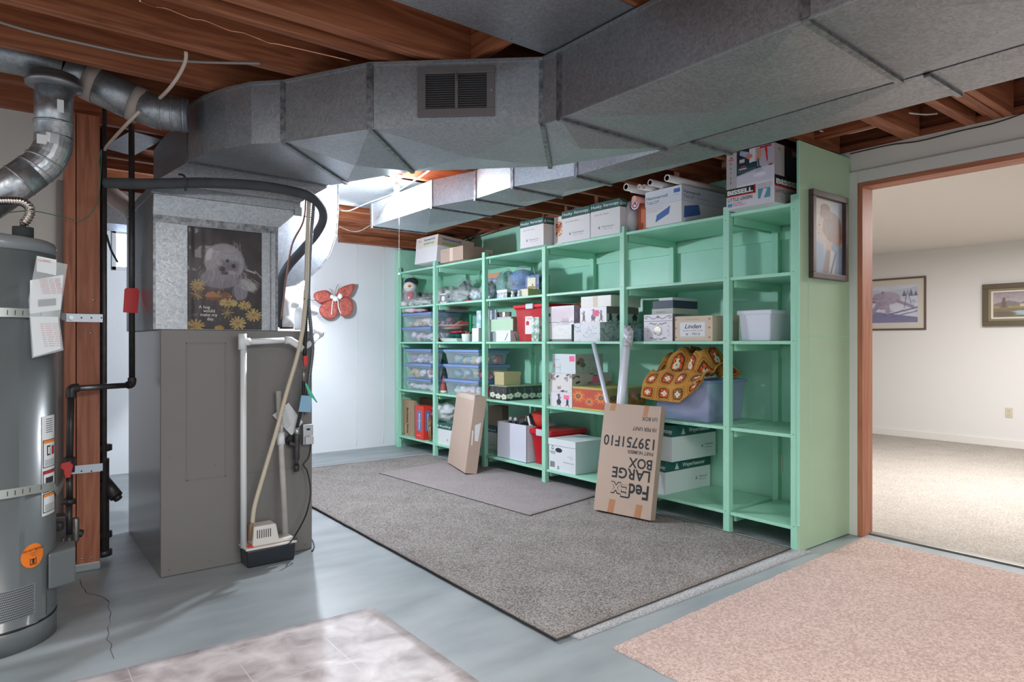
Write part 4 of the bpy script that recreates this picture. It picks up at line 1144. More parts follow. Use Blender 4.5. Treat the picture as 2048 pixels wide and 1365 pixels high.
# flexible conduit and cable bundle
cb = thing('conduit_bundle', 'flexible metal conduit and black cable tied together beside the furnace', 'conduit', tuple(P(612, 800, y=3.66)))
pp, rr2 = corr([P(628, 402, y=3.70), P(624, 450, y=3.70), P(619, 520, y=3.69), P(617, 600, y=3.68), P(622, 660, y=3.68), P(625, 700, y=3.68), P(618, 760, y=3.69), P(611, 830, y=3.70)], .0105, .012, .0024)
mb = MB(); mb.tube(pp, rr2, 10); mb.build('flexible_conduit', [M('flex_conduit', (118, 122, 128), .4, .7)], cb)
mb = MB(); mb.tube(arc([P(613, 560, y=3.66), P(611, 650, y=3.66), P(609, 712, y=3.66)], 6), .011, 12); mb.build('black_cable', [BLACKP], cb)
mb = MB(); mb.tube([P(609, 712, y=3.66), P(608, 722, y=3.66)], .012, 10); mb.tube([P(608, 738, y=3.66), P(607, 764, y=3.66)], .010, 10); mb.build('connector', [M('worn_steel', (150, 146, 142), .4, .8)], cb)
mb = MB(); c = P(612, 722, y=3.64); mb.box(c.x - .012, c.x + .012, c.y, c.y + .02, c.z - .03, c.z + .03); mb.build('red_valve', [M('red_handle', (214, 60, 56), .4)], cb, bevel=.006)
pp, rr2 = corr([P(607, 762, y=3.66), P(606, 795, y=3.67), P(600, 830, y=3.69), P(594, 856, y=3.70)], .0095, .007, .0014)
mb = MB(); mb.tube(pp, rr2, 10); mb.build('black_flex', [BLACKP], cb)
for (a, b) in ((433, .0), (598, 0)):
    mb = MB(); mb.tube([P(608, a, y=3.63), P(634, a + 3, y=3.66)], .0025, 6); mb.build('cable_tie', [BLACKP], cb)
gc = thing('gas_cock', 'black iron gas shutoff fitting on the lower front of the furnace', 'valve', tuple(P(594, 900, y=3.70)))
mb = MB(); mb.tube([P(594, 856, y=3.70), P(594, 872, y=3.70)], .012, 12); mb.build('sleeve', [M('zinc_bolt', (190, 196, 200), .35, .9)], gc)
mb = MB(); mb.tube([P(594, 870, y=3.70), P(593, 920, y=3.70)], .017, 12); mb.tube([P(597, 890, y=3.70), P(578, 888, y=3.70)], .015, 12); mb.build('tee', [BLACKI], gc, bevel=.002)
mb = MB(); mb.tube([P(593, 912, y=3.70), P(593, 932, y=3.70)], .011, 12); mb.build('drip_leg', [BLACKI], gc)
mb = MB(); mb.tube([P(593, 930, y=3.70), P(593, 943, y=3.70)], .016, 8); mb.build('cap', [BLACKI], gc)
mb = MB(); c = P(584, 882, y=3.715); mb.tube([c + Vector((0, .02, 0)), c], .032, 20); mb.build('black_grommet', [BLACKP], gc)
sb = thing('switch_box', 'small metal switch box fixed to the right edge of the furnace front', 'switch', tuple(P(614, 880, y=3.74)))
x0, x1 = P(604, 870, y=3.72).x, P(624, 870, y=3.72).x; z0, z1 = P(614, 889, y=3.72).z, P(614, 849, y=3.72).z
mb = MB(); mb.box(x0, x1, 3.70, 3.744, z0, z1); mb.build('box_body', [M('zinc_bolt', (190, 196, 200), .35, .9)], sb, bevel=.004)
mb = MB(); mb.box(x0 + .008, x1 - .002, 3.685, 3.70, z0 + .002, z0 + .05); mb.build('cover_plate', [M('worn_plate', (200, 202, 204), .3, .8)], sb, bevel=.004)
mb = MB(); mb.box(x0 + .02, x0 + .038, 3.694, 3.70, z1 - .032, z1 - .022); mb.build('toggle', [BLACKP], sb)
# pump cord
mb = MB(); mb.tube(arc([P(622, 889, y=3.70), P(617, 915, y=3.70), P(607, 930, y=3.70), P(615, 945, y=3.69), P(621, 985, y=3.67), P(612, 1030, y=3.62), P(590, 1072, y=3.56), P(576, 1090, y=3.52)], 8), .0045, 8)
mb.build('power_cord', [BLACKP], label='black power cord from the switch box down to the condensate pump', cat='cord')
mb = MB(); mb.tube(arc([P(588, 1080, y=3.56), P(600, 1076, z=.03), P(618, 1076, z=.02), P(626, 1084, z=.006), P(628, 1095, z=.006), P(624, 1103, z=.006)], 8), .004, 8)
mb.build('cord_end', [BLACKP], label='short black cord curling on the floor at the furnace corner', cat='cord')
# hanging papers
mb = MB(); mb.prism([P(a, b, y=3.725) for a, b in ((545, 831), (577, 806), (606, 845), (583, 872))], (0, .001, 0))
dv = (P(590, 832, y=3.725) - P(566, 838, y=3.725)); 
for k in range(9):
    q = P(558 + k * 1.5, 826 + k * 4.2, y=3.7245); mb.text('lll llll llllll ll', q, (1, 0, .75), (-.75, 0, 1), .007, 1, width=.045)
mb.build('paper_tag', [lab, INKG], label='white instruction tag hanging tilted on the furnace front', cat='tag')
mb = MB(); mb.prism([P(a, b, y=3.64) for a, b in ((603, 791), (624, 793), (622, 825), (597, 824))], (0, .001, 0)); mb.build('blue_tag', [M('blue_card', (140, 184, 212), .6)], label='light blue card tag on the black flexible conduit', cat='tag')
mb = MB(); mb.prism([P(a, b, y=3.63) for a, b in ((610, 768), (613, 767), (635, 805), (633, 806), (617, 788))], (0, .001, 0)); mb.build('green_tie', [M('teal_tag', (80, 196, 160), .5)], label='small teal plastic tie end hanging by the conduit', cat='tag')
# PVC condensate lines
pv = thing('pvc_drain_line', 'white plastic drain pipe down the furnace front to the pump', 'pipe', tuple(P(487, 1095, y=3.66)))
yv = 3.66; rv = .0165
mb = MB(); mb.tube([P(487, 690, y=yv), P(487, 1096, y=yv)], rv, 16); mb.build('down_pipe', [PVC], pv)
mb = MB(); mb.tube([P(485, 668, y=yv), P(485, 700, y=yv)], rv * 1.32, 16); mb.tube([P(485, 684, y=yv), P(500, 684, y=yv)], rv * 1.28, 16); mb.build('tee', [PVC], pv)
mb = MB(); mb.tube([P(498, 684, y=yv), P(572, 681, y=yv)], rv * .98, 16); mb.build('cross_pipe', [PVC], pv)
mb = MB(); mb.tube([P(570, 681, y=yv), P(580, 681, y=yv), P(598, 692, y=yv), P(603, 699, y=yv)], rv * 1.28, 16); mb.build('elbow', [PVC], pv)
mb = MB(); mb.tube([P(601, 699, y=yv + .01), P(624, 686, y=3.69), P(634, 672, y=3.80)], rv, 16); mb.tube([P(634, 672, y=3.80), P(640, 660, y=3.95)], rv * 1.5, 16); mb.build('return_pipe', [PVC], pv)
ev = thing('exhaust_pipes', 'thick white plastic exhaust elbows rising from the furnace top', 'pipe', tuple(P(572, 658, y=4.0)))
ye = 4.0; re_ = .034
mb = MB(); mb.lathe([(re_ * 1.2, 0), (re_ * 1.2, .02)], P(573, 658, y=ye), 20); mb.build('rubber_collar', [BLACKP], ev)
mb = MB(); mb.tube([P(573, 655, y=ye), P(573, 634, y=ye)], re_ * 1.25, 20); mb.build('coupling', [PVC], ev)
mb = MB(); mb.tube(arc([P(571, 640, y=ye), P(569, 612, y=ye), P(575, 602, y=ye + .02), P(590, 606, y=ye + .1)], 5), re_ * 1.05, 20); mb.build('elbow', [PVC], ev)
mb = MB(); mb.tube([P(586, 604, y=ye + .1), P(630, 622, y=ye + .55)], re_ * .8, 18); mb.build('sloping_pipe', [M('grey_pvc', (186, 190, 196), .35)], ev)
mb = MB(); mb.tube(arc([P(600, 660, y=ye + .1), P(600, 632, y=ye + .1), P(606, 618, y=ye + .12), P(628, 622, y=ye + .25)], 5), re_, 20); mb.build('elbow', [PVC], ev)
mb = MB(); mb.tube([P(640, 668, y=4.0), P(636, 664, y=4.2), P(632, 655, y=4.4)], re_ * .75, 18); mb.build('side_pipe', [M('grey_pvc', (186, 190, 196), .35)], ev)
# loose standpipe leaning on the front
lp = thing('loose_pvc_pipe', 'dusty white plastic pipe leaning against the furnace behind the pump', 'pipe', tuple(P(570, 1065, y=3.60)))
dusty = M('dusty_pvc', (196, 192, 186), .5, noise=(12, (170, 165, 158), .6))
mb = MB(); mb.tube([P(557, 783, y=3.70), P(571, 1066, y=3.60)], .0155, 14); mb.build('pipe', [dusty], lp)
mb = MB(); mb.tube([P(561, 866, y=3.67), P(562, 890, y=3.66)], .0215, 14); mb.build('coupling', [PVC], lp)
# condensate pump
cpm = thing('condensate_pump', 'condensate pump with white cover and black tank beside the furnace', 'pump', tuple(P(540, 1125, z=0)))
cx0 = P(495, 1141, z=.0); cx1 = P(590, 1118, z=.0)
X0, X1, Y0 = cx0.x, cx1.x, (cx0.y + cx1.y) / 2
Y1 = Y0 + .135
zt3 = P(495, 1104, y=Y0).z
mb = MB(); mb.add([(X0 + .006, Y0 + .004, 0), (X1 - .006, Y0 + .004, 0), (X1 - .006, Y1 - .004, 0), (X0 + .006, Y1 - .004, 0), (X0, Y0, zt3), (X1, Y0, zt3), (X1, Y1, zt3), (X0, Y1, zt3)], [(0, 3, 2, 1), (4, 5, 6, 7), (0, 1, 5, 4), (1, 2, 6, 5), (2, 3, 7, 6), (3, 0, 4, 7)])
mb.build('tank', [M('black_tank', (34, 40, 46), .3)], cpm, bevel=.008)
mb = MB(); mb.box(X0 - .004, X1 + .004, Y0 - .004, Y1 + .004, zt3 + .001, zt3 + .012); mb.build('lid_rim', [M('cream_plastic', (226, 220, 214), .4)], cpm, bevel=.003)
xa, xb_, xc = P(507, 1080, y=Y0).x, P(553, 1080, y=Y0).x, X1 - .004
zhi, zmd = P(510, 1056, y=Y0).z, P(560, 1075, y=Y0).z
mb = MB(); mb.prism([(xa, Y0 + .012, zt3 + .013), (xc, Y0 + .012, zt3 + .013), (xc - .004, Y0 + .012, zmd - .012), (xb_ + .02, Y0 + .012, zmd - .012), (xb_ + .004, Y0 + .012, zhi), (xa + .006, Y0 + .012, zhi)], (0, .10, 0))
mb.build('cover', [M('cream_plastic', (226, 220, 214), .4)], cpm, bevel=.008)
for k in range(7):
    x_ = xa + .022 + k * .0115; mb = MB(); mb.box(x_, x_ + .004, Y0 + .0105, Y0 + .0125, zhi - .065, zhi - .02); mb.build('vent_slot', [INK], cpm)
mb = MB(); mb.lathe([(.017, 0), (.017, .006), (.008, .012)], (X0 + .03, Y0 + .03, zt3 + .012), 16); mb.build('red_plug', [M('red_handle', (214, 60, 56), .4)], cpm)
mb = MB(); mb.box(X0 - .012, X0 - .004, Y0 + .0, Y0 + .02, zt3 - .012, zt3 + .006); mb.build('side_lug', [BLACKP], cpm)
# copper / steel cables over the joists
def wire(name, pts, r, mat, label, cat='wire', n=8):
    mb = MB(); mb.tube(arc(pts, n), r, 8); return mb.build(name, [mat], label=label, cat=cat)
wire('steel_cable', [P(-20, 38, z=2.385), P(60, 62, z=2.385), P(170, 88, z=2.385), P(300, 115, z=2.385), P(400, 124, z=2.387), P(520, 127, z=2.388)], .006, M('sheathed_cable', (148, 138, 134), .5, .3), 'grey cable sagging across the undersides of the joists at upper left')
wire('copper_wire', [P(280, 2, y=2.37)] + [P(280 + k * 26, 2 + k * 8.2 + 2.2 * math.sin(k * 2.1), z=2.425 if k < 9 else 2.40) for k in range(1, 12)] + [P(700, 121, z=2.4)], .003, M('thin_copper', (216, 150, 120), .35, .8), 'thin wavy copper wire running along a ceiling joist')
wire('romex_cable', [P(372, 103, y=2.93), P(371, 122, y=2.95), P(358, 150, y=3.0), P(338, 178, y=3.1), P(320, 196, y=3.3)], .0075, M('cream_cable', (196, 178, 164), .6), 'cream cable looping down from the joist to the taped duct')
wire('romex_cable', [P(280, 222, y=3.40), P(250, 252, y=3.5), P(216, 290, y=3.9), P(210, 300, y=4.09)], .0075, M('cream_cable', (196, 178, 164), .6), 'cream cable slanting down behind the post from the taped duct')
wire('thermostat_wire', [P(197, 330, y=4.05), P(203, 300, y=4.05), P(200, 370, y=4.05), P(196, 400, y=4.05), P(180, 430, y=4.05), P(158, 442, y=4.05), P(130, 436, y=4.05), P(60, 422, y=4.0), P(-20, 432, y=3.9)], .0022, M('green_wire', (80, 130, 108), .5), 'thin green thermostat wire sagging across the post')
wire('antenna_cable', [P(213, 470, y=4.3), P(222, 500, y=4.4), P(235, 524, y=4.5)], .006, M('dark_green_cable', (66, 78, 78), .5), 'short dark cable end curving beside the post near the window')
wire('black_cable', [P(1700, 308, x=4.2), P(1780, 290, x=4.2), P(1840, 282, x=4.2), P(1920, 262, x=4.2), P(1990, 246, x=4.2), P(2060, 222, x=4.2)], .004, M('brown_cable', (60, 48, 42), .6), 'dark cable sagging along the top of the doorway wall')
wire('white_cable', [P(683, 421, z=2.39), P(700, 421, z=2.37), P(730, 408, z=2.385), P(790, 385, z=2.38), P(860, 340, z=2.39)], .0055, M('white_cord', (215, 214, 210), .5), 'white cable strung under the joists beyond the bulb')
wire('dark_cable', [P(678, 453, y=5.0), P(700, 462, y=5.0), P(722, 461, y=4.9), P(750, 443, y=4.7), P(766, 420, y=4.5), P(800, 372, z=2.35)], .004, M('brown_cable', (60, 48, 42), .6), 'dark cable sagging below the joists left of the hanging bulb')
for k, (pts, lb) in enumerate((([(1640, 262), (1680, 268), (1720, 262), (1800, 240)], 'white cable in the ceiling bay over the green end panel'), ([(1732, 218), (1760, 230), (1790, 232), (1812, 242)], 'white cable looping in the ceiling bay right of the ducts'), ([(1818, 226), (1850, 229), (1875, 227)], 'pale cable poking through the joist at upper right'))):
    wire('white_cable', [P(a, b, z=2.47) for a, b in pts], .005, M('white_cord', (215, 214, 210), .5), lb)
bun = [[(905, 489), (945, 478), (985, 466), (1020, 456), (1050, 447)], [(918, 482), (950, 470), (990, 458), (1030, 450)], [(930, 470), (940, 482), (948, 490)], [(960, 468), (945, 476), (940, 486), (942, 495)]]
bt_ = thing('cable_bundle', 'tangle of dark cables stapled above the top shelf boxes', 'cable', tuple(P(945, 478, x=4.1)))
for pts in bun:
    mb = MB(); mb.tube(arc([P(a, b, x=4.12) for a, b in pts], 6), .006, 8); mb.build('cable', [M('brown_cable', (60, 48, 42), .6)], bt_)
# ------------------------------------------------------------------ things on the shelves
U_F, U_S, VZ = Vector((0, -1, 0)), Vector((1, 0, 0)), Vector((0, 0, 1))

class Fit:
    """a box on a shelf read off the photograph: front face from L to R, side face to S"""
    def __init__(s, L, R, S, top, z, Lb=None, xf=None, topat='R', depth=None):
        if xf is None: xf = P(L, Lb, z=z).x
        s.x0 = xf; s.z0 = z
        s.y1 = P(L, 600, x=xf).y; s.y0 = P(R, 600, x=xf).y
        s.x1 = xf + depth if depth else P(S, 600, y=s.y0).x
        s.z1 = P(R if topat == 'R' else L, top, x=xf).z
        s.w = s.y1 - s.y0; s.d = s.x1 - s.x0; s.h = s.z1 - s.z0
    def F(s, u, v, off=0): return Vector((s.x0 - off, s.y1 - u * s.w, s.z0 + v * s.h))      # front face point
    def S(s, u, v, off=0): return Vector((s.x0 + u * s.d, s.y0 - off, s.z0 + v * s.h))      # side face point
    def body(s, mb, z0=0.0, z1=1.0, m=0, grow=0.0):
        mb.box(s.x0 - grow, s.x1 + grow, s.y0 - grow, s.y1 + grow, s.z0 + z0 * s.h, s.z0 + z1 * s.h, m); return mb
    def ft(s, mb, t, u, v, size, m=0, w=None, **k): return mb.text(t, s.F(u, v), U_F, VZ, size * s.h, m, width=(w * s.w if w else None), **k)
    def st(s, mb, t, u, v, size, m=0, w=None, **k): return mb.text(t, s.S(u, v), U_S, VZ, size * s.h, m, width=(w * s.d if w else None), **k)
    def fq(s, mb, u0, u1, v0, v1, m=0, off=.0005):
        mb.poly([s.F(u0, v0, off), s.F(u1, v0, off), s.F(u1, v1, off), s.F(u0, v1, off)], m); return mb
    def sq(s, mb, u0, u1, v0, v1, m=0, off=.0005):
        mb.poly([s.S(u0, v0, off), s.S(u1, v0, off), s.S(u1, v1, off), s.S(u0, v1, off)], m); return mb
    def fc(s, mb, img, m, u0=0, u1=1, v0=0, v1=1): return mb.canvas(s.F(u0, v0), U_F, VZ, (u1 - u0) * s.w, (v1 - v0) * s.h, img, m)
    def sc(s, mb, img, m, u0=0, u1=1, v0=0, v1=1): return mb.canvas(s.S(u0, v0), U_S, VZ, (u1 - u0) * s.d, (v1 - v0) * s.h, img, m)
    def root(s, name, label, cat, group=None): return thing(name, label, cat, ((s.x0 + s.x1) / 2, (s.y0 + s.y1) / 2, s.z0), group=group)

def logo_tri(mb, f, u, v, sz, m, mh, side='F', mi=None):
    """little pine-tree-in-a-triangle mark"""
    pt = f.F if side == 'F' else f.S
    w, d = (f.w if side == 'F' else f.d), f.h
    def q(a, b, off=.0007): return pt(u + a * sz / w, v + b * sz / d, off)
    mb.poly([q(-.5, 0), q(.5, 0), q(0, 1)], m)
    if mi is not None:
        mb.poly([q(-.3, .12, .0010), q(.3, .12, .0010), q(0, .78, .0010)], mi)
        mb.poly([q(-.06, 0.0, .0013), q(.06, 0.0, .0013), q(.06, .2, .0013), q(.2, .2, .0013), q(0, .62, .0013), q(-.2, .2, .0013), q(-.06, .2, .0013)], m)

MINT_IN = [WCARD, HGREEN, WINK, INKG, INK]
def husky(f, label, cat='box', lid=.24, hand='James Misc Notes', full=True, side_text=True):
    r = f.root('paper_carton', label, cat, 'copy paper cartons')
    mb = MB(); f.body(mb, 0, 1 - lid + .02)
    if hand: f.ft(mb, hand, .12, .62, .055, 3, w=.5, shear=.3)
    logo_tri(mb, f, .30, .22, .022, 4, 0, 'F', 0)
    f.ft(mb, 'Weyerhaeuser', .38, .24, .075, 3, w=.42); f.ft(mb, 'The future is growing', .42, .18, .035, 3, w=.34)
    mb.build('carton', MINT_IN, r, bevel=.002)
    mb = MB(); f.body(mb, 1 - lid, 1, 0, .003)
    f2 = Fit.__new__(Fit); f2.__dict__ = dict(f.__dict__); f2.x0 -= .003; f2.y0 -= .003; f2.y1 += .003; f2.w += .006; f2.d += .006
    f2.ft(mb, 'Husky', .04, 1 - lid * .66, lid * .52, 1, w=.36, bold=.008); f2.ft(mb, 'Xerocopy', .44, 1 - lid * .66, lid * .52, 1, w=.52, bold=.008)
    if side_text:
        logo_tri(mb, f2, .15, 1 - lid * .8, lid * f.h * .6, 1, 0, 'S', 0); f2.st(mb, 'Weyerhaeuser', .30, 1 - lid * .66, lid * .5, 1, w=.6, bold=.008)
    mb.build('lid', [HGREEN, WINK], r, bevel=.002)
    return r

TS = 2.0105
# top shelf
f = Fit(829, 872, 944, 472, TS + .027, xf=3.60)
r = f.root('paper_carton', 'white carton with brown lid and blue and green lettering, leftmost on the top shelf', 'box')
mb = MB(); f.body(mb, 0, .62); mb.build('carton', [WCARD], r, bevel=.002)
mb = MB(); f.body(mb, .60, 1, 0, .003); BL, GR = M('blue_ink', (58, 112, 176), .6), M('green_ink', (92, 178, 70), .6)
g = Fit.__new__(Fit); g.__dict__ = dict(f.__dict__); g.x0 -= .003; g.y0 -= .003
g.fq(mb, 0, 1, .60, 1, 3, .0002)
g.ft(mb, 'hammermill', .38, .84, .12, 1, w=.48, bold=.03); g.ft(mb, 'graphcopy', .38, .70, .12, 2, w=.48, bold=.03); g.ft(mb, 'Misc', .1, .84, .08, 4, w=.16, shear=.3)
g.st(mb, 'hammermill', .12, .83, .13, 1, w=.52, bold=.03); g.st(mb, 'graphcopy', .12, .67, .13, 2, w=.5, bold=.03)
mb.build('lid', [CARD, BL, GR, M('pale_lid_front', (226, 216, 208), .7), INKG], r, bevel=.002)
r.rotation_euler = (0, .105, 0)
f = Fit(881, 926, 987, 491, TS, Lb=527)
r = f.root('cardboard_box', 'plain brown cardboard box with a barcode label beside the blue and green lettered carton', 'box')
mb = MB(); f.body(mb); f.fq(mb, .42, .56, .02, 1, 1); f.ft(mb, 'Misc Notes', .08, .78, .07, 2, w=.24, shear=.3)
f.sq(mb, .72, .96, .38, .86, 3); f.st(mb, 'HY  Xmas', .74, .70, .12, 4, w=.18)
for k in range(9): f.sq(mb, .84 + k * .012, .845 + k * .012, .42, .62, 4, .0009)
mb.build('carton', [CARD, M('clear_tape', (214, 196, 180), .3), INKG, WCARD, INK], r, bevel=.002)
yy0, yy1 = P(1036, 500, x=3.7).y, P(992, 500, x=3.7).y
for k in range(3):
    mb = MB(); mb.box(3.70 + k * .012, 4.0, yy0 + k * .01, yy1 - k * .008, TS + k * .007, TS + k * .007 + .006)
    mb.build('photo_album', [M('album_%d' % k, [(206, 196, 204), (96, 84, 92), (222, 216, 218)][k], .5)], label=['pale album at the bottom of the thin flat stack on the top shelf', 'dark album in the middle of the thin flat stack on the top shelf', 'white album on top of the thin flat stack on the top shelf'][k], cat='album', group='flat albums on the top shelf', bevel=.001)
husky(Fit(1040.6, 1087, 1108, 433.6, TS, Lb=498), 'white carton with teal lid and white lettering, left of the nut pictured box')
f = Fit(1108, 1124.5, 1140, 432, TS, xf=3.64)
r = f.root('snack_box', 'narrow white box with a picture of nuts between two teal lidded cartons', 'box')
im = cv(26, 44, (150, 70, 50)); rs = np.random.RandomState(1)
for _ in range(90): ell(im, rs.rand(), rs.rand(), .12, .07, [(226, 190, 150), (196, 120, 80), (120, 50, 40), (240, 214, 180)][rs.randint(4)])
mb = MB(); f.body(mb); f.fc(mb, im, 1, .22, 1, .3, .82); mb.build('carton', [WCARD, PRINT], r, bevel=.002)
husky(Fit(1124, 1179.6, 1186, 411, TS, Lb=486.4), 'middle one of the three white cartons with teal lettered lids on the top shelf')
husky(Fit(1181.5, 1240, 1252, 396, TS, Lb=476), 'rightmost teal lidded white carton on the top shelf, beside the white plastic bag')
# white shopping bag and red folder
bg = thing('plastic_bag', 'white plastic shopping bag with a round red and blue logo on the top shelf', 'bag', tuple(P(1262, 457, x=3.66)))
c = P(1262, 428, x=3.72); mb = MB()
mb.blob((3.76, c.y, TS + .125), (.10, .055, .145), .16, 2.2, 4, 0, flat=TS + .002); mb.build('bag_body', [M('white_bag_plastic', (232, 234, 238), .3, bump=(22, .6, .01))], bg)
mb = MB(); c = P(1270, 407, x=3.655)
for rr_, m_, o_ in ((.05, 0, .0), (.042, 2, .0008), (.034, 1, .0016), (.025, 2, .0024)):
    pts = [c + Vector((-o_, math.cos(t) * rr_, math.sin(t) * rr_ * 1.1)) for t in [2 * math.pi * k / 24 for k in range(24)]]
    mb.add(pts + [c + Vector((-o_, 0, 0))], [(k, (k + 1) % 24, 24) for k in range(24)], m_)
mb.text('A', c + Vector((-.0032, 0, -.016)), U_F, VZ, .05, 0, align='c', bold=.03)
mb.build('logo', [M('logo_blue', (40, 56, 110), .5), M('logo_red', (214, 60, 52), .5), WCARD], bg)
yl, yr = P(1276, 430, x=3.70).y, P(1291, 430, x=3.70).y
mb = MB(); mb.box(3.70, 3.98, yr, yl, TS, P(1280, 398, x=3.70).z); mb.build('folder', [M('coral_folder', (222, 118, 84), .6)], label='coral red file folder upright between the white bag and the white blue printed box', cat='folder', bevel=.003)
# Hammermill box with blue picture
f = Fit(1291.7, 1363, 1450, 369.5, TS, Lb=456)
r = f.root('paper_box', 'wide white paper box with pale blue lid and blue swatches on the top shelf', 'box')
BLD = M('swatch_blue', (70, 112, 176), .6)
mb = MB(); f.body(mb, 0, .58)
mb.poly([f.F(.28, .10, .0005), f.F(.66, .28, .0005), f.F(.70, .50, .0005), f.F(.32, .30, .0005)], 1)
mb.poly([f.S(.05, .12, .0005), f.S(.42, .28, .0005), f.S(.38, .55, .0005), f.S(.06, .44, .0005)], 1)
for k in range(3): f.ft(mb, 'lines of printed text here', .03, .52 - k * .055, .03, 2, w=.62 - .15 * k)
mb.build('carton', [WCARD, BLD, INKG], r, bevel=.002)
mb = MB(); f.body(mb, .585, 1, 0, .003); g = Fit.__new__(Fit); g.__dict__ = dict(f.__dict__); g.x0 -= .003; g.y0 -= .003
g.ft(mb, 'Hammermill', .03, .76, .12, 2, w=.6, bold=.012); g.ft(mb, 'Tidal DP', .03, .63, .12, 2, w=.36); g.fq(mb, .80, .97, .82, .93, 1); g.ft(mb, 'long grain', .8, .76, .03, 3, w=.14)
g.st(mb, 'Hammermill', .05, .80, .12, 2, w=.36, bold=.012); g.st(mb, 'Tidal DP', .05, .67, .12, 2, w=.22); g.st(mb, 'for high speed copiers and laser', .30, .70, .04, 3, w=.36)
g.sq(mb, 0, 1, .74, .743, 3)
mb.build('lid', [M('pale_blue_card', (214, 222, 232), .6), BLD, M('slate_ink', (84, 98, 120), .7), INKG], r, bevel=.002)
zbx = f.z1 + .003
# rolled papers lying over that box
rolls = [(1252, 374, .026, 3.50, 'leftmost'), (1263, 380, .018, 3.56, 'second'), (1278, 370, .018, 3.5, 'third'), (1288, 367, .018, 3.52, 'fourth'), (1300, 364, .022, 3.48, 'fifth'), (1322, 366, .016, 3.62, 'sixth'), (1334, 362, .024, 3.48, 'rightmost')]
for k, (a, b, rad, xr, o_) in enumerate(rolls):
    y = P(a, 380, x=xr).y
    z = zbx + rad + .002 + (0.0 if k % 2 else .004)
    if k < 2: z = P(a, b, x=xr).z
    t = thing('paper_roll', 'pale rolled paper tube lying on the top boxes, %s of the seven from the left' % o_, 'paper roll', (xr, y, z - rad), group='rolled papers on the top shelf')
    mb = MB(); n = 20; L_ = .62; x1_ = min(xr + L_, 4.19)
    prof = [(rad, xr), (rad, x1_), (rad * .72, x1_), (rad * .72, xr)]
    vs_ = [(x_, y + math.cos(2 * math.pi * j / n) * r_, z + math.sin(2 * math.pi * j / n) * r_) for r_, x_ in prof for j in range(n)]
    mb.add(vs_, [(i * n + j, i * n + (j + 1) % n, ((i + 1) % 4) * n + (j + 1) % n, ((i + 1) % 4) * n + j) for i in range(4) for j in range(n)], 0, True)
    mb.build('roll', [M('roll_paper_%d' % (k % 3), [(232, 230, 228), (222, 222, 226), (236, 226, 220)][k % 3], .5)], t)
    if k in (0, 4, 6):
        mb = MB(); mb.lathe([(rad * .70, 0), (rad * .70, .1), (rad * .6, .1), (rad * .6, 0)], (0, 0, 0), 16); mb.v = [(xr + .002 + p[2], y + p[0], z + p[1]) for p in mb.v]
        mb.build('cardboard_core', [M('core_brown', (170, 132, 104), .8)], t)
mb = MB(); y = P(1268, 388, x=3.58).y; mb.tube([(3.58, y, zbx - .03), (3.69, y, zbx - .03)], .022, 16); mb.build('pink_roll', [M('pink_roll_paper', (238, 176, 164), .4)], label='short pink rolled bag end under the paper rolls', cat='paper roll')
# carpet cleaner box
f = Fit(1453, 1549, 1600, 285, TS + .001, Lb=421)
f.x0 = max(f.x0, 3.50); f.x1 = 3.89; f.d = f.x1 - f.x0
r = f.root('appliance_box', 'tall carpet cleaner picture box at the right end of the top shelf', 'box')
W, H = 116, 130
def cleaner(W, H):
    im = cv(W, H, (208, 208, 216)); rect(im, 0, 0, .35, .62, (40, 44, 56)); rect(im, .5, 0, 1, .62, (176, 170, 184)); vnoise(im, .05, 8, 3)
    pol(im, [(0, .42), (.55, .40), (.56, .66), (0, .74)], (34, 60, 68)); pol(im, [(.02, .46), (.53, .44), (.53, .62), (.02, .69)], (44, 70, 80))
    for k in range(9): seg(im, .06 + k * .055, .56, .06 + k * .055, .66, .006, (150, 168, 176), .8)
    rect(im, .06, .52, .27, .56, (200, 206, 210), .9); rect(im, .12, .46, .24, .49, (190, 60, 60), .9)
    rect(im, .08, .26, .22, .36, (186, 196, 200)); pol(im, [(.10, .0), (.34, .1), (.30, .26), (.08, .12)], (150, 172, 198)); ell(im, .34, .22, .09, .07, (196, 124, 108))
    pol(im, [(.52, .05), (.66, .05), (.66, .3), (.55, .3)], (196, 140, 120)); ell(im, .58, .34, .06, .06, (200, 134, 112)); seg(im, .58, .36, .60, .58, .02, (60, 82, 88)); pol(im, [(.56, .56), (.64, .56), (.72, .70), (.50, .74)], (54, 70, 74))
    pol(im, [(.75, .06), (.81, .06), (.83, .46), (.80, .48)], (190, 30, 30)); rect(im, .62, .02, .92, .07, (176, 36, 40))
    pol(im, [(0, .72), (.5, .62), (1, .58), (1, .98), (0, 1)], (204, 204, 222), .85); ell(im, .62, .80, .16, .06, (232, 232, 244), .8, .5); ell(im, .9, .58, .06, .03, (150, 90, 84)); return im
dk, rd_, gy = M('box_black', (26, 26, 28), .4), M('box_red', (206, 44, 40), .4), M('box_silver', (176, 172, 174), .35)
mb = MB(); f.body(mb)
f.fq(mb, 0, .225, .36, 1, 3, .0003); f.fc(mb, cleaner(110, 100), 1, .225, 1, .40, 1)
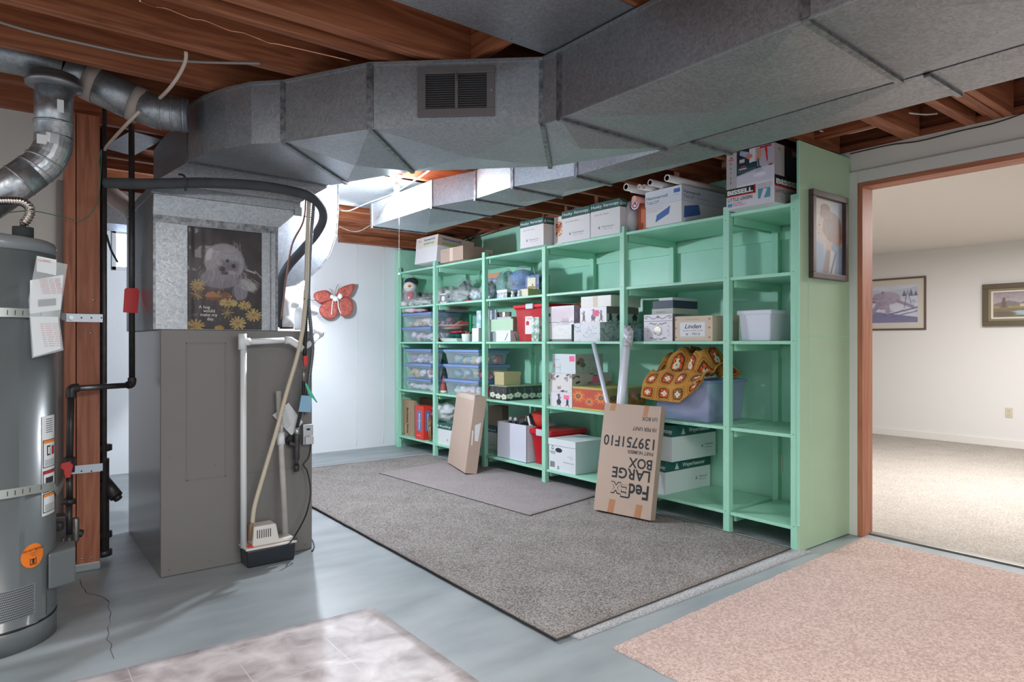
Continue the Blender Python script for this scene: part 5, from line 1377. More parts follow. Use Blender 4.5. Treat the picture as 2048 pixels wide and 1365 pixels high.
# lower white area, black and red name band
f.fq(mb, .0, .62, .23, .36, 4, .0006); f.fq(mb, .0, .62, .215, .235, 5, .0009); f.fq(mb, .60, .625, .215, .37, 5, .0009)
f.ft(mb, 'BISSELL', .02, .255, .105, 6, w=.55, bold=.05, off=.0011)
f.ft(mb, 'LITTLE GREEN', .03, .135, .085, 2, w=.52, bold=.01); f.fq(mb, .03, .13, .04, .10, 7); f.ft(mb, 'Portable', .15, .085, .045, 8, w=.18); f.ft(mb, 'Deep Cleaner', .15, .045, .045, 8, w=.26)
for k in range(3): f.ft(mb, 'cleans upholstery and stairs', .66, .34 - k * .028, .022, 2, w=.30)
f.fq(mb, .67, .92, .10, .27, 7); mb.poly([f.F(.72, .10, .001), f.F(.79, .10, .001), f.F(.86, .25, .001), f.F(.78, .26, .001)], 0)
f.ft(mb, 'BISSELL', .05, .87, .022, 5, w=.12, bold=.05); mb.poly([f.F(.08, .90, .0012), f.F(.14, .90, .0012), f.F(.11, .94, .0012)], 5)
for k, ch in enumerate('86760'): f.ft(mb, ch, .08, .79 - k * .085, .07, 2)
# side
f.sq(mb, 0, 1, .0, 1, 4, .0003); f.sq(mb, 0, .28, .47, 1, 3, .0006); f.sq(mb, 0, 1, 0, .28, 3, .0006); f.sq(mb, 0, 1, .275, .305, 5, .0009)
f.st(mb, 'BISSELL', .04, .325, .115, 6, w=.86, bold=.05); f.st(mb, 'LITTLE GREEN', .04, .17, .085, 2, w=.72, bold=.01); f.st(mb, 'Portable', .17, .10, .045, 5, w=.22); f.st(mb, 'Deep Cleaner', .17, .055, .045, 5, w=.3)
f.sq(mb, .05, .14, .06, .13, 5); f.sq(mb, .36, .98, .5, .88, 9, .0007); f.sq(mb, .5, .66, .86, .95, 10, .0008); f.st(mb, 'Little Green', .42, .66, .03, 6, w=.24)
f.st(mb, 'BISSELL', .08, .88, .022, 5, w=.14); mb.poly([f.S(.11, .91, .001), f.S(.17, .91, .001), f.S(.14, .95, .001)], 5)
mb.build('carton', [M('box_white', (216, 214, 222), .35), PRINTG, INK, gy, dk, rd_, M('box_pale', (220, 228, 226), .4), M('box_teal', (90, 150, 170), .4), M('box_pink', (200, 70, 120), .4), M('box_dark_teal', (38, 52, 58), .4), M('box_grey', (120, 124, 126), .4)], r, bevel=.0015)

# ---- bagged and loose things on the second board (z 1.61)
S4 = SZ[3] + .0012
pen = thing('plush_penguin', 'stuffed penguin with black hat, orange nose and red scarf wrapped in clear plastic', 'plush toy', tuple(P(822, 612, x=3.72)))
c = P(821, 596, x=3.75); c.z = S4
blk = M('black_plush', (44, 48, 56), .9); wpl = M('white_plush', (232, 228, 226), .9); rdp = M('red_scarf', (206, 40, 70), .8); orp = M('orange_nose', (240, 130, 60), .7); gyp = M('grey_plush', (150, 148, 160), .9)
mb = MB(); mb.blob(c + Vector((0, 0, .11)), (.075, .085, .115), .05, 1.5, 2, 0, flat=S4); mb.build('body', [gyp], pen)
mb = MB(); mb.blob(c + Vector((-.02, -.02, .235)), (.07, .075, .065), .03, 1.5, 3, 0); mb.build('face', [wpl], pen)
mb = MB(); mb.blob(c + Vector((.01, 0, .285)), (.078, .088, .06), .04, 1.5, 4, 0); mb.build('hat', [blk], pen)
mb = MB(); mb.blob(c + Vector((-.062, -.085, .235)), (.018, .020, .016), .02, 1, 1, 0, nu=12, nv=8); mb.build('nose', [orp], pen)
mb = MB(); mb.blob(c + Vector((-.035, -.06, .13)), (.045, .04, .045), .1, 2, 5, 0, nu=16, nv=10); mb.build('scarf', [rdp], pen)
for s_ in (-1, 1):
    mb = MB(); mb.blob(c + Vector((-s_ * .075, s_ * .07, .13)), (.03, .03, .045), .05, 2, 6, 0, nu=14, nv=10); mb.build('wing', [blk], pen)
    mb = MB(); mb.blob(c + Vector((-.05 - s_ * .03, -.04 + s_ * .04, .035)), (.04, .04, .035), .08, 2, 7, 0, nu=14, nv=10, flat=S4); mb.build('foot', [wpl], pen)
mb = MB(); mb.grid(lambda u, v: c + Vector(((.11 * math.cos(6.283 * u)) * (1 - v ** 3 * .9) + .01 * mnoise.noise(Vector((u * 9, v * 7, 1))), (.12 * math.sin(6.283 * u)) * (1 - v ** 3 * .9) + .01 * mnoise.noise(Vector((u * 9, v * 7, 4))), .002 + .375 * v)), 36, 16, 0, True, closed_u=True)
mb.build('plastic_bag', [CLEAR], pen)

def bagged(name, label, cat, px, py, xf, r, z, mat, film=True, seed=1, amp=.18, fr=2.4, inner=.86, group=None):
    c = P(px, py, x=xf); c.z = z + r[2] * .9
    t = thing(name, label, cat, (c.x, c.y, z), group=group)
    mb = MB(); mb.blob(c, tuple(k * inner for k in r), amp, fr, seed, 0, 36, 20, flat=z + .0005); mb.build('bundle', [mat], t)
    if film:
        mb = MB(); mb.blob(c, r, amp * 1.15, fr, seed, 0, 44, 24, flat=z, ridge=True); mb.build('plastic_bag', [CLEAR2 if film == 2 else CLEAR], t)
    return t
bagged('bagged_pouch', 'brown and grey bundle in plastic behind the stuffed penguin', 'bag', 857, 590, 3.95, (.15, .16, .09), S4, M('brown_grey_fabric', (150, 128, 116), .8, noise=(9, (108, 104, 112), .3)), seed=11)
bagged('plastic_bag', 'flat crumpled grey plastic bag in front of the bundle beside the penguin', 'bag', 845, 604, 3.72, (.10, .17, .045), S4, M('silver_grey_bag', (196, 202, 206), .3, bump=(24, .8, .01)), seed=12, amp=.25)
bagged('plastic_bag', 'big cloudy plastic bag of pale greenery on the second board', 'bag', 898, 585, 3.88, (.14, .20, .105), S4, M('pale_greenery', (190, 208, 188), .8, noise=(14, (222, 226, 214), .4)), 2, seed=13)
bagged('plastic_bag', 'grey plastic bag with dark stuffing at the right of the greenery bag', 'bag', 931, 590, 3.80, (.12, .16, .08), S4, M('dark_grey_bag', (120, 130, 134), .35, noise=(9, (176, 186, 188), .3), bump=(24, .8, .01)), seed=14, amp=.26)
bagged('dark_bundle', 'small black bundle resting behind the grey bag', 'bag', 930, 573, 3.98, (.10, .13, .14), S4, M('charcoal_cloth', (66, 78, 84), .8, noise=(9, (50, 58, 64), .3)), seed=15, amp=.16)
bagged('plastic_bag', 'pale blue white bag against the third front post', 'bag', 955, 593, 3.72, (.07, .075, .065), S4, M('blue_white_bag', (198, 214, 222), .3, bump=(24, .8, .01)), seed=16, amp=.22)
f = Fit(879.5, 893, 913.5, 588, S4, xf=3.68, topat='L')
r = f.root('ornament_box', 'small white box with grey pictures in front of the greenery bag', 'box')
im = cv(34, 26, (196, 204, 216)); rect(im, .12, .25, .3, .5, (116, 126, 140)); rect(im, .45, .3, .6, .8, (150, 158, 172)); rect(im, .7, .2, .9, .45, (130, 140, 154)); rect(im, .2, .7, .35, .85, (140, 148, 160))
im2 = cv(22, 26, (222, 216, 214)); rect(im2, 0, .15, 1, .8, (140, 134, 140)); ell(im2, .5, .5, .25, .25, (232, 234, 238))
mb = MB(); f.body(mb); f.fc(mb, im2, 1); f.sc(mb, im, 1); mb.build('carton', [WCARD, PRINT], r, bevel=.001)
mb = MB(); c = P(940, 603, x=3.70); mb.box(c.x - .02, c.x + .06, c.y - .05, c.y + .05, S4, S4 + .012); mb.build('red_card', [M('red_card', (220, 60, 84), .6)], label='small red card lying at the front edge under the grey bag', cat='card')
f = Fit(973.5, 1000, 1006, 545, S4, xf=4.05)
r = f.root('toy_box', 'blue and orange printed box standing against the back behind the teal tinsel', 'box')
im = cv(40, 60, (120, 134, 196)); rect(im, 0, 0, 1, .16, (230, 160, 120)); rect(im, .1, .24, .75, .36, (214, 222, 236)); rect(im, .25, .5, .8, .62, (200, 206, 226)); rect(im, .3, .7, .7, .9, (70, 76, 96)); vnoise(im, .06, 8, 1)
mb = MB(); f.body(mb); f.fc(mb, im, 1); mb.build('carton', [WCARD, PRINT], r, bevel=.001)
teal = M('teal_tinsel', (50, 164, 150), .4, noise=(60, (20, 110, 104), .3), bump=(70, 1, .01))
bluet = M('blue_tinsel', (84, 142, 200), .4, noise=(60, (50, 100, 168), .3), bump=(70, .8, .01))
bagged('tinsel_bag', 'clear bag stuffed with shiny teal tinsel', 'bag', 1013, 580, 3.82, (.10, .13, .145), S4, teal, 1, seed=21, amp=.12, inner=.93)
bb = thing('tinsel_bag', 'clear bag holding two rolls of bright blue tinsel', 'bag', tuple(P(1045, 592, x=3.86)))
c = P(1044, 560, x=3.88)
mb = MB(); mb.blob((c.x, c.y, S4 + .075), (.10, .12, .075), .06, 2, 3, 0, flat=S4 + .001); mb.build('lower_roll', [bluet], bb)
mb = MB(); mb.blob((c.x, c.y - .0, S4 + .205), (.10, .14, .075), .06, 2, 4, 0); mb.build('upper_roll', [bluet], bb)
mb = MB(); mb.blob((c.x, c.y, S4 + .14), (.125, .17, .16), .10, 2, 5, 0, flat=S4 + .0005, ridge=True); mb.build('plastic_bag', [CLEAR], bb)
bagged('plastic_bag', 'shiny silver lilac bag against the third front post beside the tinsel', 'bag', 978, 588, 3.72, (.07, .095, .10), S4, M('lilac_foil', (150, 160, 190), .25, .4, noise=(10, (210, 218, 232), .3), bump=(20, 1, .02)), seed=23, amp=.2)
f = Fit(1051, 1078, 1099, 549, S4, xf=3.83)
r = f.root('gift_box', 'purple and pink floral printed box behind the fourth front post', 'box')
def floral(W, H, base, cols, n, seed, r0=.05, r1=.12, asp=1.0):
    im = cv(W, H, base); rs = np.random.RandomState(seed)
    for _ in range(n):
        q = rs.uniform(r0, r1); ell(im, rs.rand(), rs.rand(), q, q * asp * W / H, cols[rs.randint(len(cols))], .9, .4)
    return im
mb = MB(); f.body(mb); pc = [(150, 130, 200), (230, 120, 200), (90, 100, 160), (60, 60, 90), (130, 200, 220)]
f.fc(mb, floral(34, 40, (120, 130, 180), pc, 40, 2), 1); f.sc(mb, floral(40, 40, (70, 76, 96), [(120, 130, 140), (50, 50, 70), (200, 180, 200)], 40, 3), 1); mb.build('carton', [WCARD, PRINT], r, bevel=.001)
f = Fit(1055, 1071, 1073, 557, S4 + .062, xf=3.70, topat='L')
mb = MB(); im = cv(24, 32, (222, 222, 196)); ell(im, .4, .6, .16, .10, (240, 226, 214)); ell(im, .62, .62, .1, .08, (120, 110, 80)); ell(im, .5, .85, .5, .14, (150, 130, 80)); f.body(mb); f.fc(mb, im, 1)
mb.build('greeting_card', [WCARD, PRINT], label='pale card with a little bird picture standing on the tan box', cat='card')
f = Fit(1040, 1056, 1082, 579, S4, xf=3.67, topat='L'); r = f.root('gift_box', 'low pale box with olive side in front of the purple floral box', 'box')
mb = MB(); f.body(mb); f.sq(mb, 0, 1, 0, 1, 1, .0003); mb.build('carton', [M('cream_card', (232, 222, 198), .6), M('olive_card', (186, 194, 134), .6)], r, bevel=.002)
f = Fit(994.5, 1014, 1037, 581, S4, xf=3.68, topat='L'); r = f.root('gift_box', 'low white lidded box with dark green side under the tinsel bags', 'box')
mb = MB(); f.body(mb, 0, .7); f.sq(mb, 0, 1, 0, .68, 1, .0003); mb.build('carton', [M('off_white_print', (226, 226, 228), .6, noise=(40, (170, 170, 176), .2)), M('dark_green_side', (66, 96, 88), .6)], r, bevel=.001)
mb = MB(); f.body(mb, .7, 1, 0, .003); mb.build('lid', [WCARD], r, bevel=.001)
for k, (a, lb) in enumerate(((1022, 'left one of two tiny white figurines in front of the tinsel'), (1035, 'right one of two tiny white figurines in front of the tinsel'))):
    c = P(a, 590, x=3.64); mb = MB(); mb.lathe([(.016, 0), (.02, .012), (.014, .03), (.010, .034), (.015, .042), (.014, .054), (.002, .062)], (c.x + .02, c.y, S4), 14); mb.build('figurine', [M('white_ceramic', (238, 238, 240), .2)], label=lb, cat='figurine', group='white figurines')

# ---- third board (z 1.21)
S3 = SZ[2] + .0012
BLUE_LID = M('blue_lid_plastic', (120, 146, 196), .35)
CLB = M('clear_bin_plastic', (206, 220, 232), .25, alpha=.30)
def bin_(name, f, label, lid_h=.16, lidmat=None, bodymat=None, contents=None, seed=1, taper=.025, lip=.010, cat='storage box', group=None, handle=None, cont_label=None):
    r = f.root(name, label, cat, group)
    t = taper; z1 = f.z0 + f.h * (1 - lid_h); wl = .003
    mb = MB()
    lo = [(f.x0 + t, f.y0 + t), (f.x1 - t, f.y0 + t), (f.x1 - t, f.y1 - t), (f.x0 + t, f.y1 - t)]
    hi = [(f.x0 + .006, f.y0 + .006), (f.x1 - .006, f.y0 + .006), (f.x1 - .006, f.y1 - .006), (f.x0 + .006, f.y1 - .006)]
    mb.add([(a, b, f.z0) for a, b in lo] + [(a, b, z1) for a, b in hi], [(0, 3, 2, 1), (0, 1, 5, 4), (1, 2, 6, 5), (2, 3, 7, 6), (3, 0, 4, 7)])
    mb.box(f.x0 - .001, f.x1 + .001, f.y0 - .001, f.y1 + .001, z1 - .012, z1)
    mb.build('tub', [bodymat or CLB], r, bevel=.006)
    mb = MB(); mb.box(f.x0 - lip, f.x1 + lip, f.y0 - lip, f.y1 + lip, z1 + .001, f.z1 - .001); mb.build('lid', [lidmat or BLUE_LID], r, bevel=.006)
    if handle:
        for s_ in (1,):
            mb = MB(); yc = (f.y0 + f.y1) / 2; mb.box(f.x0 - lip - .012, f.x0 - lip + .004, yc - .05, yc + .05, z1 - .01, f.z1 + .004); mb.build('latch', [handle], r, bevel=.006)
    if contents:
        rs = random.Random(seed); mb = MB(); nm = len(contents)
        for k in range(36):
            a = rs.uniform(f.x0 + t + .04, min(f.x1 - t - .04, f.x0 + t + .14) if k % 2 else f.x1 - t - .04); b = rs.uniform(f.y0 + t + .04, f.y1 - t - .04) if k % 2 else f.y0 + t + .05
            zz = rs.uniform(f.z0 + .03, z1 - .05)
            mb.blob((a, b, zz), (rs.uniform(.025, .042), rs.uniform(.035, .06), rs.uniform(.022, .036)), .2, 2, k, k % nm, 10, 7)
        o_ = mb.build('ornaments', contents, label=cont_label or ('mixed coloured ornaments seen inside the ' + label)[:90], cat='ornaments', kind='stuff')
    return r
cA = [M('lilac_stuff', (190, 172, 208), .6), M('white_stuff', (236, 236, 240), .6), M('rose_stuff', (214, 140, 156), .6), M('gold_stuff', (206, 180, 120), .4)]
cB = [MATS['white_stuff'], M('ice_stuff', (214, 226, 232), .6), M('pale_pink_stuff', (232, 208, 214), .6)]
cC = [M('grey_stuff', (176, 178, 190), .6), MATS['white_stuff'], M('mauve_stuff', (170, 150, 170), .6)]
cD = [M('red_stuff', (190, 60, 70), .6), MATS['white_stuff'], M('navy_stuff', (110, 120, 160), .6), MATS['gold_stuff']]
cE = [M('pink_stuff', (240, 110, 140), .6), M('teal_stuff', (110, 180, 190), .6), MATS['white_stuff'], MATS['gold_stuff']]
cF = [MATS['red_stuff'], M('orange_stuff', (236, 96, 70), .5), MATS['red_stuff']]
f1 = Fit(806, 862, 922, 655.5, S3, xf=3.66, topat='L')
bin_('storage_bin', f1, 'lower of two clear blue lidded bins under the pink bag', .19, contents=cB, seed=1, group='clear blue lidded bins', cont_label='pale white ornaments inside the lower bin under the pink bag')
f2 = Fit(806, 862, 922, 628, f1.z1 + .001, xf=3.66, topat='L')
bin_('storage_bin', f2, 'upper of two clear blue lidded bins, pink bag lying on it', .19, contents=cA, seed=2, group='clear blue lidded bins', cont_label='lilac and rose ornaments inside the upper bin under the pink bag')
bagged('plastic_bag', 'pink bag with white patches lying on the upper blue lidded bin', 'bag', 833, 620, 3.79, (.15, .21, .040), f2.z1 + .001, M('pink_bag', (240, 130, 165), .35, noise=(6, (244, 226, 232), .12)), False, seed=31, amp=.15)
mb = MB()
for k in range(4):
    mb.grid(lambda u, v: Vector((3.74 + .26 * v, P(872, 620, x=3.8).y - .42 * u + .02, f2.z1 + .004 + k * .016 + .008 * math.sin(u * 26 + k) * (1 - k * .1) + .01 * (1 - u))), 30, 5, k % 2)
mb.build('folded_textile', [M('grey_knit', (150, 152, 146), .9), M('cream_trim', (226, 222, 210), .9)], label='wavy grey and cream folded textile on the bins right of the second post', cat='cloth', kind='stuff')
mb = MB(); q = P(868, 680, x=3.66); mb.blob((3.70, q.y, S3 + .02), (.03, .055, .02), .1, 2, 1, 0, flat=S3 + .0005); mb.build('red_ball_bag', [M('red_foil', (206, 40, 70), .3)], label='small red foil lump at the foot of the second post', cat='ornament')
# tray, wrapped items, platters
q0, q1 = P(880, 680, x=3.70).y, P(914, 680, x=3.70).y
mb = MB(); mb.add([(3.72, q1 + .02, S3), (3.98, q1 + .02, S3), (3.98, q0 - .02, S3), (3.72, q0 - .02, S3), (3.69, q1, S3 + .035), (4.0, q1, S3 + .035), (4.0, q0, S3 + .035), (3.69, q0, S3 + .035)], [(0, 3, 2, 1), (4, 5, 6, 7), (0, 1, 5, 4), (1, 2, 6, 5), (2, 3, 7, 6), (3, 0, 4, 7)])
mb.build('white_tray', [M('white_ceramic', (238, 238, 240), .2)], label='white rectangular dish under the green and red wrapped ornaments', cat='dish', bevel=.003)
mb = MB(); mb.blob((3.82, (q0 + q1) / 2, S3 + .062), (.1, .15, .024), .2, 3, 2, 0, flat=S3 + .0365); mb.build('green_ornament', [M('teal_green_foil', (20, 130, 116), .35, noise=(14, (8, 84, 76), .2))], label='flat teal green wrapped ornament in the white dish', cat='ornament')
mb = MB(); mb.blob((3.84, (q0 + q1) / 2 - .02, S3 + .10), (.1, .15, .018), .2, 3, 3, 0); mb.build('red_ornament', [M('red_foil_leaf', (196, 44, 70), .4, noise=(20, (120, 20, 40), .2))], label='flat red wrapped ornament on top of the teal green one', cat='ornament')
for k, (dz, w_, mt, lb) in enumerate(((.128, .16, M('cream_platter', (226, 214, 200), .3), 'small cream platter under the bigger white and red platters'), (.143, .22, M('red_platter', (200, 150, 140), .3), 'reddish middle platter of the stack on the third board'), (.160, .27, M('white_platter', (236, 234, 236), .25), 'wide white platter on top of the stack on the third board'))):
    mb = MB(); yc = P(905, 655, x=3.85).y
    mb.lathe([(.4 * w_, 0), (.62 * w_, .003), (.98 * w_, .017), (w_, .019), (.6 * w_, .008), (.3 * w_, .006)], (3.86, yc, S3 + dz), 36, sx=.72, sy=1.0 if k < 2 else 1.15); mb.build('platter', [mt], label=lb, cat='platter', group='stacked platters')
mb = MB(); yc = P(915, 650, x=3.86).y; zb2 = S3 + .182
for k in range(7):
    t = k * .9; mb.poly([(3.84, yc + .07 - k * .02, zb2), (3.80 + .05 * math.sin(t), yc + .03 - k * .03, zb2 + .01), (3.84, yc - .05 - k * .025, zb2 + .035 + .01 * math.sin(t)), (3.90, yc - .0 - k * .03, zb2 + .012)], k % 2)
mb.build('paper_poinsettia', [M('orange_red_paper', (236, 90, 70), .5), WCARD], label='folded white and orange paper flower on the widest platter', cat='decoration')
mb = MB(); c = P(929, 676, x=3.70); mb.lathe([(.044, .0), (.048, .006), (.056, .072), (.057, .078), (.052, .078), (.048, .02)], (3.73, c.y, S3), 28)
cn = thing('small_vase', 'white ceramic bowl with gold sprigs at the front of the third board', 'bowl', (3.73, c.y, S3)); mb.build('bowl', [M('white_ceramic', (238, 238, 240), .2)], cn)
mb = MB(); rs = random.Random(4)
for k in range(16):
    a = rs.uniform(0, 6.28); l = rs.uniform(.03, .06); mb.tube([(3.73, c.y, S3 + .04), (3.73 + math.cos(a) * l * .7, c.y + math.sin(a) * l, S3 + .09 + rs.uniform(0, .03))], [.003, .0012], 5)
mb.build('sprigs', [M('gold_sprig', (176, 160, 120), .4, .5)], cn)
def plain(name, label, cat, L, R, S, top, z, xf, mats, topat='L', group=None, art=None, bevel=.0015, depth=None, Lb=None):
    f = Fit(L, R, S, top, z, xf=xf if Lb is None else None, Lb=Lb, topat=topat, depth=depth)
    r = f.root(name, label, cat, group)
    mb = MB(); f.body(mb)
    if art: art(f, mb)
    mb.build('carton', mats, r, bevel=bevel); return f
plain('gift_box', 'plain white box beside the white bowl at the third post', 'box', 944, 957, 968, 657, S3, 3.67, [WCARD])
plain('gift_box', 'upright white and teal printed box over the plain white box at the third post', 'box', 953, 962, 966, 622, S3 + .107, 3.70, [M('white_teal_print', (222, 230, 232), .5, noise=(16, (150, 190, 196), .2))])
mb = MB(); c = P(944, 660, x=3.9); mb.box(3.88, 3.90, c.y - .012, c.y + .02, S3 + .05, P(944, 630, x=3.9).z); mb.build('green_card', [M('green_card', (30, 150, 110), .5)], label='narrow bright green card standing behind the white boxes', cat='card')
plain('gift_box', 'tall grey box partly hidden by the third post on the third board', 'box', 971, 979, 992, 620, S3, 3.72, [M('pale_grey_box', (146, 160, 156), .6, noise=(18, (120, 136, 130), .2))])
plain('gift_box', 'grey box at the bottom of the pile behind the small lidded box', 'box', 978, 1012, 1030, 659, S3, 3.70, [M('grey_card', (150, 160, 164), .6)])
fgx = plain('gift_box', 'pale green box with brown side lying on the grey box', 'box', 979, 1026, 1034, 640, S3 + .092, 3.68, [M('celadon_card', (182, 212, 184), .6), M('taupe_side', (160, 140, 126), .6)], art=lambda f, mb: f.sq(mb, 0, 1, 0, 1, 1, .0004))
ztop = fgx.z1 + .001
plain('gift_box', 'upright white box with grey snowflakes on the pale green box', 'box', 980, 992, 995, 621, ztop, 3.72, [M('snow_print', (206, 214, 226), .5, noise=(20, (160, 172, 196), .12))])
plain('gift_box', 'flat white and grey box beneath the dark tin on the pale green box', 'box', 993, 1022, 1036, 635, ztop, 3.73, [M('grey_white_card', (196, 204, 206), .6)])
mb = MB(); q0, q1 = P(993, 630, x=3.78).y, P(1017, 630, x=3.78).y; zt4 = ztop + .024
n = 24; ring2 = [(3.80 + .05 * (1 - abs(math.cos(t)) ** 3) * (1 if math.sin(t) > 0 else -1) * abs(math.sin(t)) ** .5, (q0 + q1) / 2 + (q0 - q1) / 2 * (abs(math.cos(t)) ** .6) * (1 if math.cos(t) > 0 else -1), zt4) for t in [2 * math.pi * k / n for k in range(n)]]
mb.prism(ring2, (0, 0, .048)); mb.build('cookie_tin', [M('dark_tin', (92, 100, 96), .3, .5, noise=(22, (150, 130, 128), .15))], label='small dark patterned tin on top of the pile behind the red bin', cat='tin', bevel=.004)
f = Fit(992, 1021, 1035, 661, S3, xf=3.655)
r = f.root('gift_box', 'small white lidded box with a black zipper stripe in front of the grey boxes', 'box')
mb = MB(); f.body(mb, 0, .8); mb.poly([f.F(.60, .1, .0006), f.F(.64, .1, .0006), f.F(.85, .74, .0006), f.F(.81, .74, .0006)], 1); mb.poly([f.S(.55, .72, .0006), f.S(.62, .72, .0006), f.S(.96, .12, .0006), f.S(.86, .1, .0006)], 1)
mb.build('carton', [WCARD, INK], r, bevel=.0015); mb = MB(); f.body(mb, .8, 1, 0, .004); mb.build('lid', [WCARD], r, bevel=.0015)
REDP = M('red_translucent_plastic', (214, 30, 46), .22, alpha=.72); REDL = M('red_lid_plastic', (206, 28, 42), .25)
f = Fit(1029, 1096, 1137, 611, S3, xf=3.67, topat='L'); f.x1 = 4.12; f.d = f.x1 - f.x0
r = bin_('storage_tote', f, 'tall red plastic tote with grey latch on the third board', .10, REDL, REDP, contents=cF, seed=8, handle=M('grey_latch', (206, 214, 218), .3), taper=.03, cont_label='red baubles inside the tall red tote')
mb = MB(); f.fq(mb, .30, .52, .20, .70, 0, -.012); logo_v = f.F(.36, .42, -.011)
f.ft(mb, 'sterilit', .37, .60, .05, 1, w=.13, off=-.0105); mb.poly([f.F(.33, .44, -.0105), f.F(.42, .44, -.0105), f.F(.42, .53, -.0105), f.F(.375, .56, -.0105), f.F(.33, .53, -.0105)], 2)
mb.build('paper_label', [WCARD, M('red_print', (196, 60, 84), .6), REDL], r)
plain('gift_box', 'tall white and green floral box in front of the red tote', 'box', 1063, 1078, 1084, 635, S3, 3.645, [M('green_toile', (220, 228, 222), .5, noise=(22, (120, 160, 140), .14))])
# bay with patterned boxes
PK = lambda f, mb, u0, u1, v0, v1, m: f.fq(mb, u0, u1, v0, v1, m, .001)
def artbox(name, label, L, R, S, top, z, xf, front, side, lid=None, lidmat=None, pink=None, pinkS=None, mats=None, topat='L', metal=False, group='patterned keepsake boxes', edge=None):
    f = Fit(L, R, S, top, z, xf=xf, topat=topat)
    r = f.root(name, label, 'box', group)
    mb = MB(); f.body(mb)
    if front is not None: f.fc(mb, front, 1)
    if side is not None: f.sc(mb, side, 1)
    if pink: f.fq(mb, *pink, 2, .001)
    if pinkS: f.sq(mb, *pinkS, 2, .001)
    mb.build('carton', mats or [WCARD, PRINT, PINKN], r, bevel=.001)
    if lid:
        mb = MB(); mb.box(f.x0 - .005, f.x1 + .005, f.y0 - .005, f.y1 + .005, f.z1 - lid, f.z1 + .001); mb.build('lid', [lidmat], r, bevel=.001)
    return f, r
def cats(W, H, base, n, seed, ink=(60, 54, 64)):
    im = cv(W, H, base); rs = np.random.RandomState(seed)
    for k in range(n):
        x = (k + .5) / n + rs.uniform(-.03, .03); s = .09
        fat = k % 2
        ell(im, x, .66, s * (.5 + .4 * fat), .20, ink); seg(im, x, .35, x, .6, s * .25, ink); ell(im, x, .30, s * .4, .07, ink)
        seg(im, x, .55, x + s * .8 * (1 if fat else -1), .35, s * .14, ink); seg(im, x, .7, x - s * .7, .9, s * .14, ink); seg(im, x, .7, x + s * .6, .92, s * .14, ink)
        if fat: pol(im, [(x - s * 1.1, .22), (x + s * .4, .10), (x + s * .5, .24)], (90, 84, 98))
    return im
def toile(W, H, base, ink, seed, n=26):
    im = cv(W, H, base); rs = np.random.RandomState(seed)
    for _ in range(n):
        x, y, t = rs.rand(), rs.rand(), rs.uniform(0, 6.28)
        for k in range(4):
            x2, y2 = x + math.cos(t) * .05, y + math.sin(t) * .05 * W / H; seg(im, x, y, x2, y2, .010, ink, .6); x, y = x2, y2; t += rs.uniform(.3, .9)
        ell(im, x, y, .03, .02 * W / H, ink, .6)
    return im
def village(W, H):
    im = cv(W, H, (232, 224, 228)); X, Y = gridxy(im)
    ell(im, .45, .45, .3, .4, (206, 184, 196), .6, .8); ell(im, .8, .35, .2, .3, (214, 190, 200), .6, .8)
    rs = np.random.RandomState(2)
    for k in range(16): seg(im, k / 15, .9 - .1 * rs.rand(), k / 15 + .06, .8 + .12 * rs.rand(), .012, (110, 100, 116), .7)
    for k in range(8): seg(im, .6 + k * .03, .95, .6 + k * .03, .62 + .1 * rs.rand(), .007, (120, 110, 124), .7)
    rect(im, .08, .38, .18, .52, (60, 58, 66)); return im
fa, _ = artbox('keepsake_box', 'white box with black lace border, bottom left of the patterned pile on the third board', 1095, 1143, 1147, 651, S3, 3.66, (lambda im: (rect(im, 0, .86, 1, 1, (120, 118, 122)), rect(im, 0, 0, .04, 1, (180, 150, 90)), vnoise(im, .06, 20, 1), im)[-1])(cv(50, 34, (232, 230, 228))), cv(10, 20, (110, 112, 120)))
artbox('keepsake_box', 'pinkish white box with village drawing on top of the lace bordered box', 1091.5, 1148, 1160, 614.5, fa.z1 + .001, 3.655, village(60, 38), toile(30, 38, (168, 152, 164), (100, 90, 104), 3))
fb_, _ = artbox('keepsake_box', 'pale box printed with blue striped drawings under the cat printed box', 1148, 1200, 1288, 647, S3, 3.66, toile(54, 36, (222, 222, 226), (150, 160, 184), 5, 20), toile(80, 36, (196, 210, 208), (120, 140, 146), 6, 34))
def catside(): 
    im = cats(96, 32, (176, 196, 186), 4, 3); rect(im, 0, 0, 1, .45, (120, 108, 108)); return im
fc_, _ = artbox('keepsake_box', 'white cat printed box with pink note in the middle of the patterned pile', 1160, 1213, 1277, 616.5, fb_.z1 + .001, 3.665, cats(60, 32, (232, 228, 232), 3, 1), catside(), pink=(.50, .72, .40, .80))
artbox('keepsake_box', 'plain off white taped box on top of the cat printed box', 1162, 1222, 1281, 590, fc_.z1 + .001, 3.665, (lambda im: (rect(im, .42, 0, .56, 1, (206, 186, 164)), im)[-1])(cv(60, 28, (230, 226, 220))), cv(60, 28, (206, 208, 190)), topat='R')
mb = MB(); q = P(1156, 612, x=3.75)
for k in range(5): mb.poly([(3.75, q.y, q.z - .03), (3.75 - .03 * math.cos(k), q.y + .02 - .012 * k, q.z + .01), (3.76, q.y - .01 * k, q.z + .035 - .008 * k)], 0)
mb.build('orange_leaves', [M('orange_leaf', (206, 100, 50), .6)], label='orange paper leaves sticking out beside the off white taped box', cat='decoration')
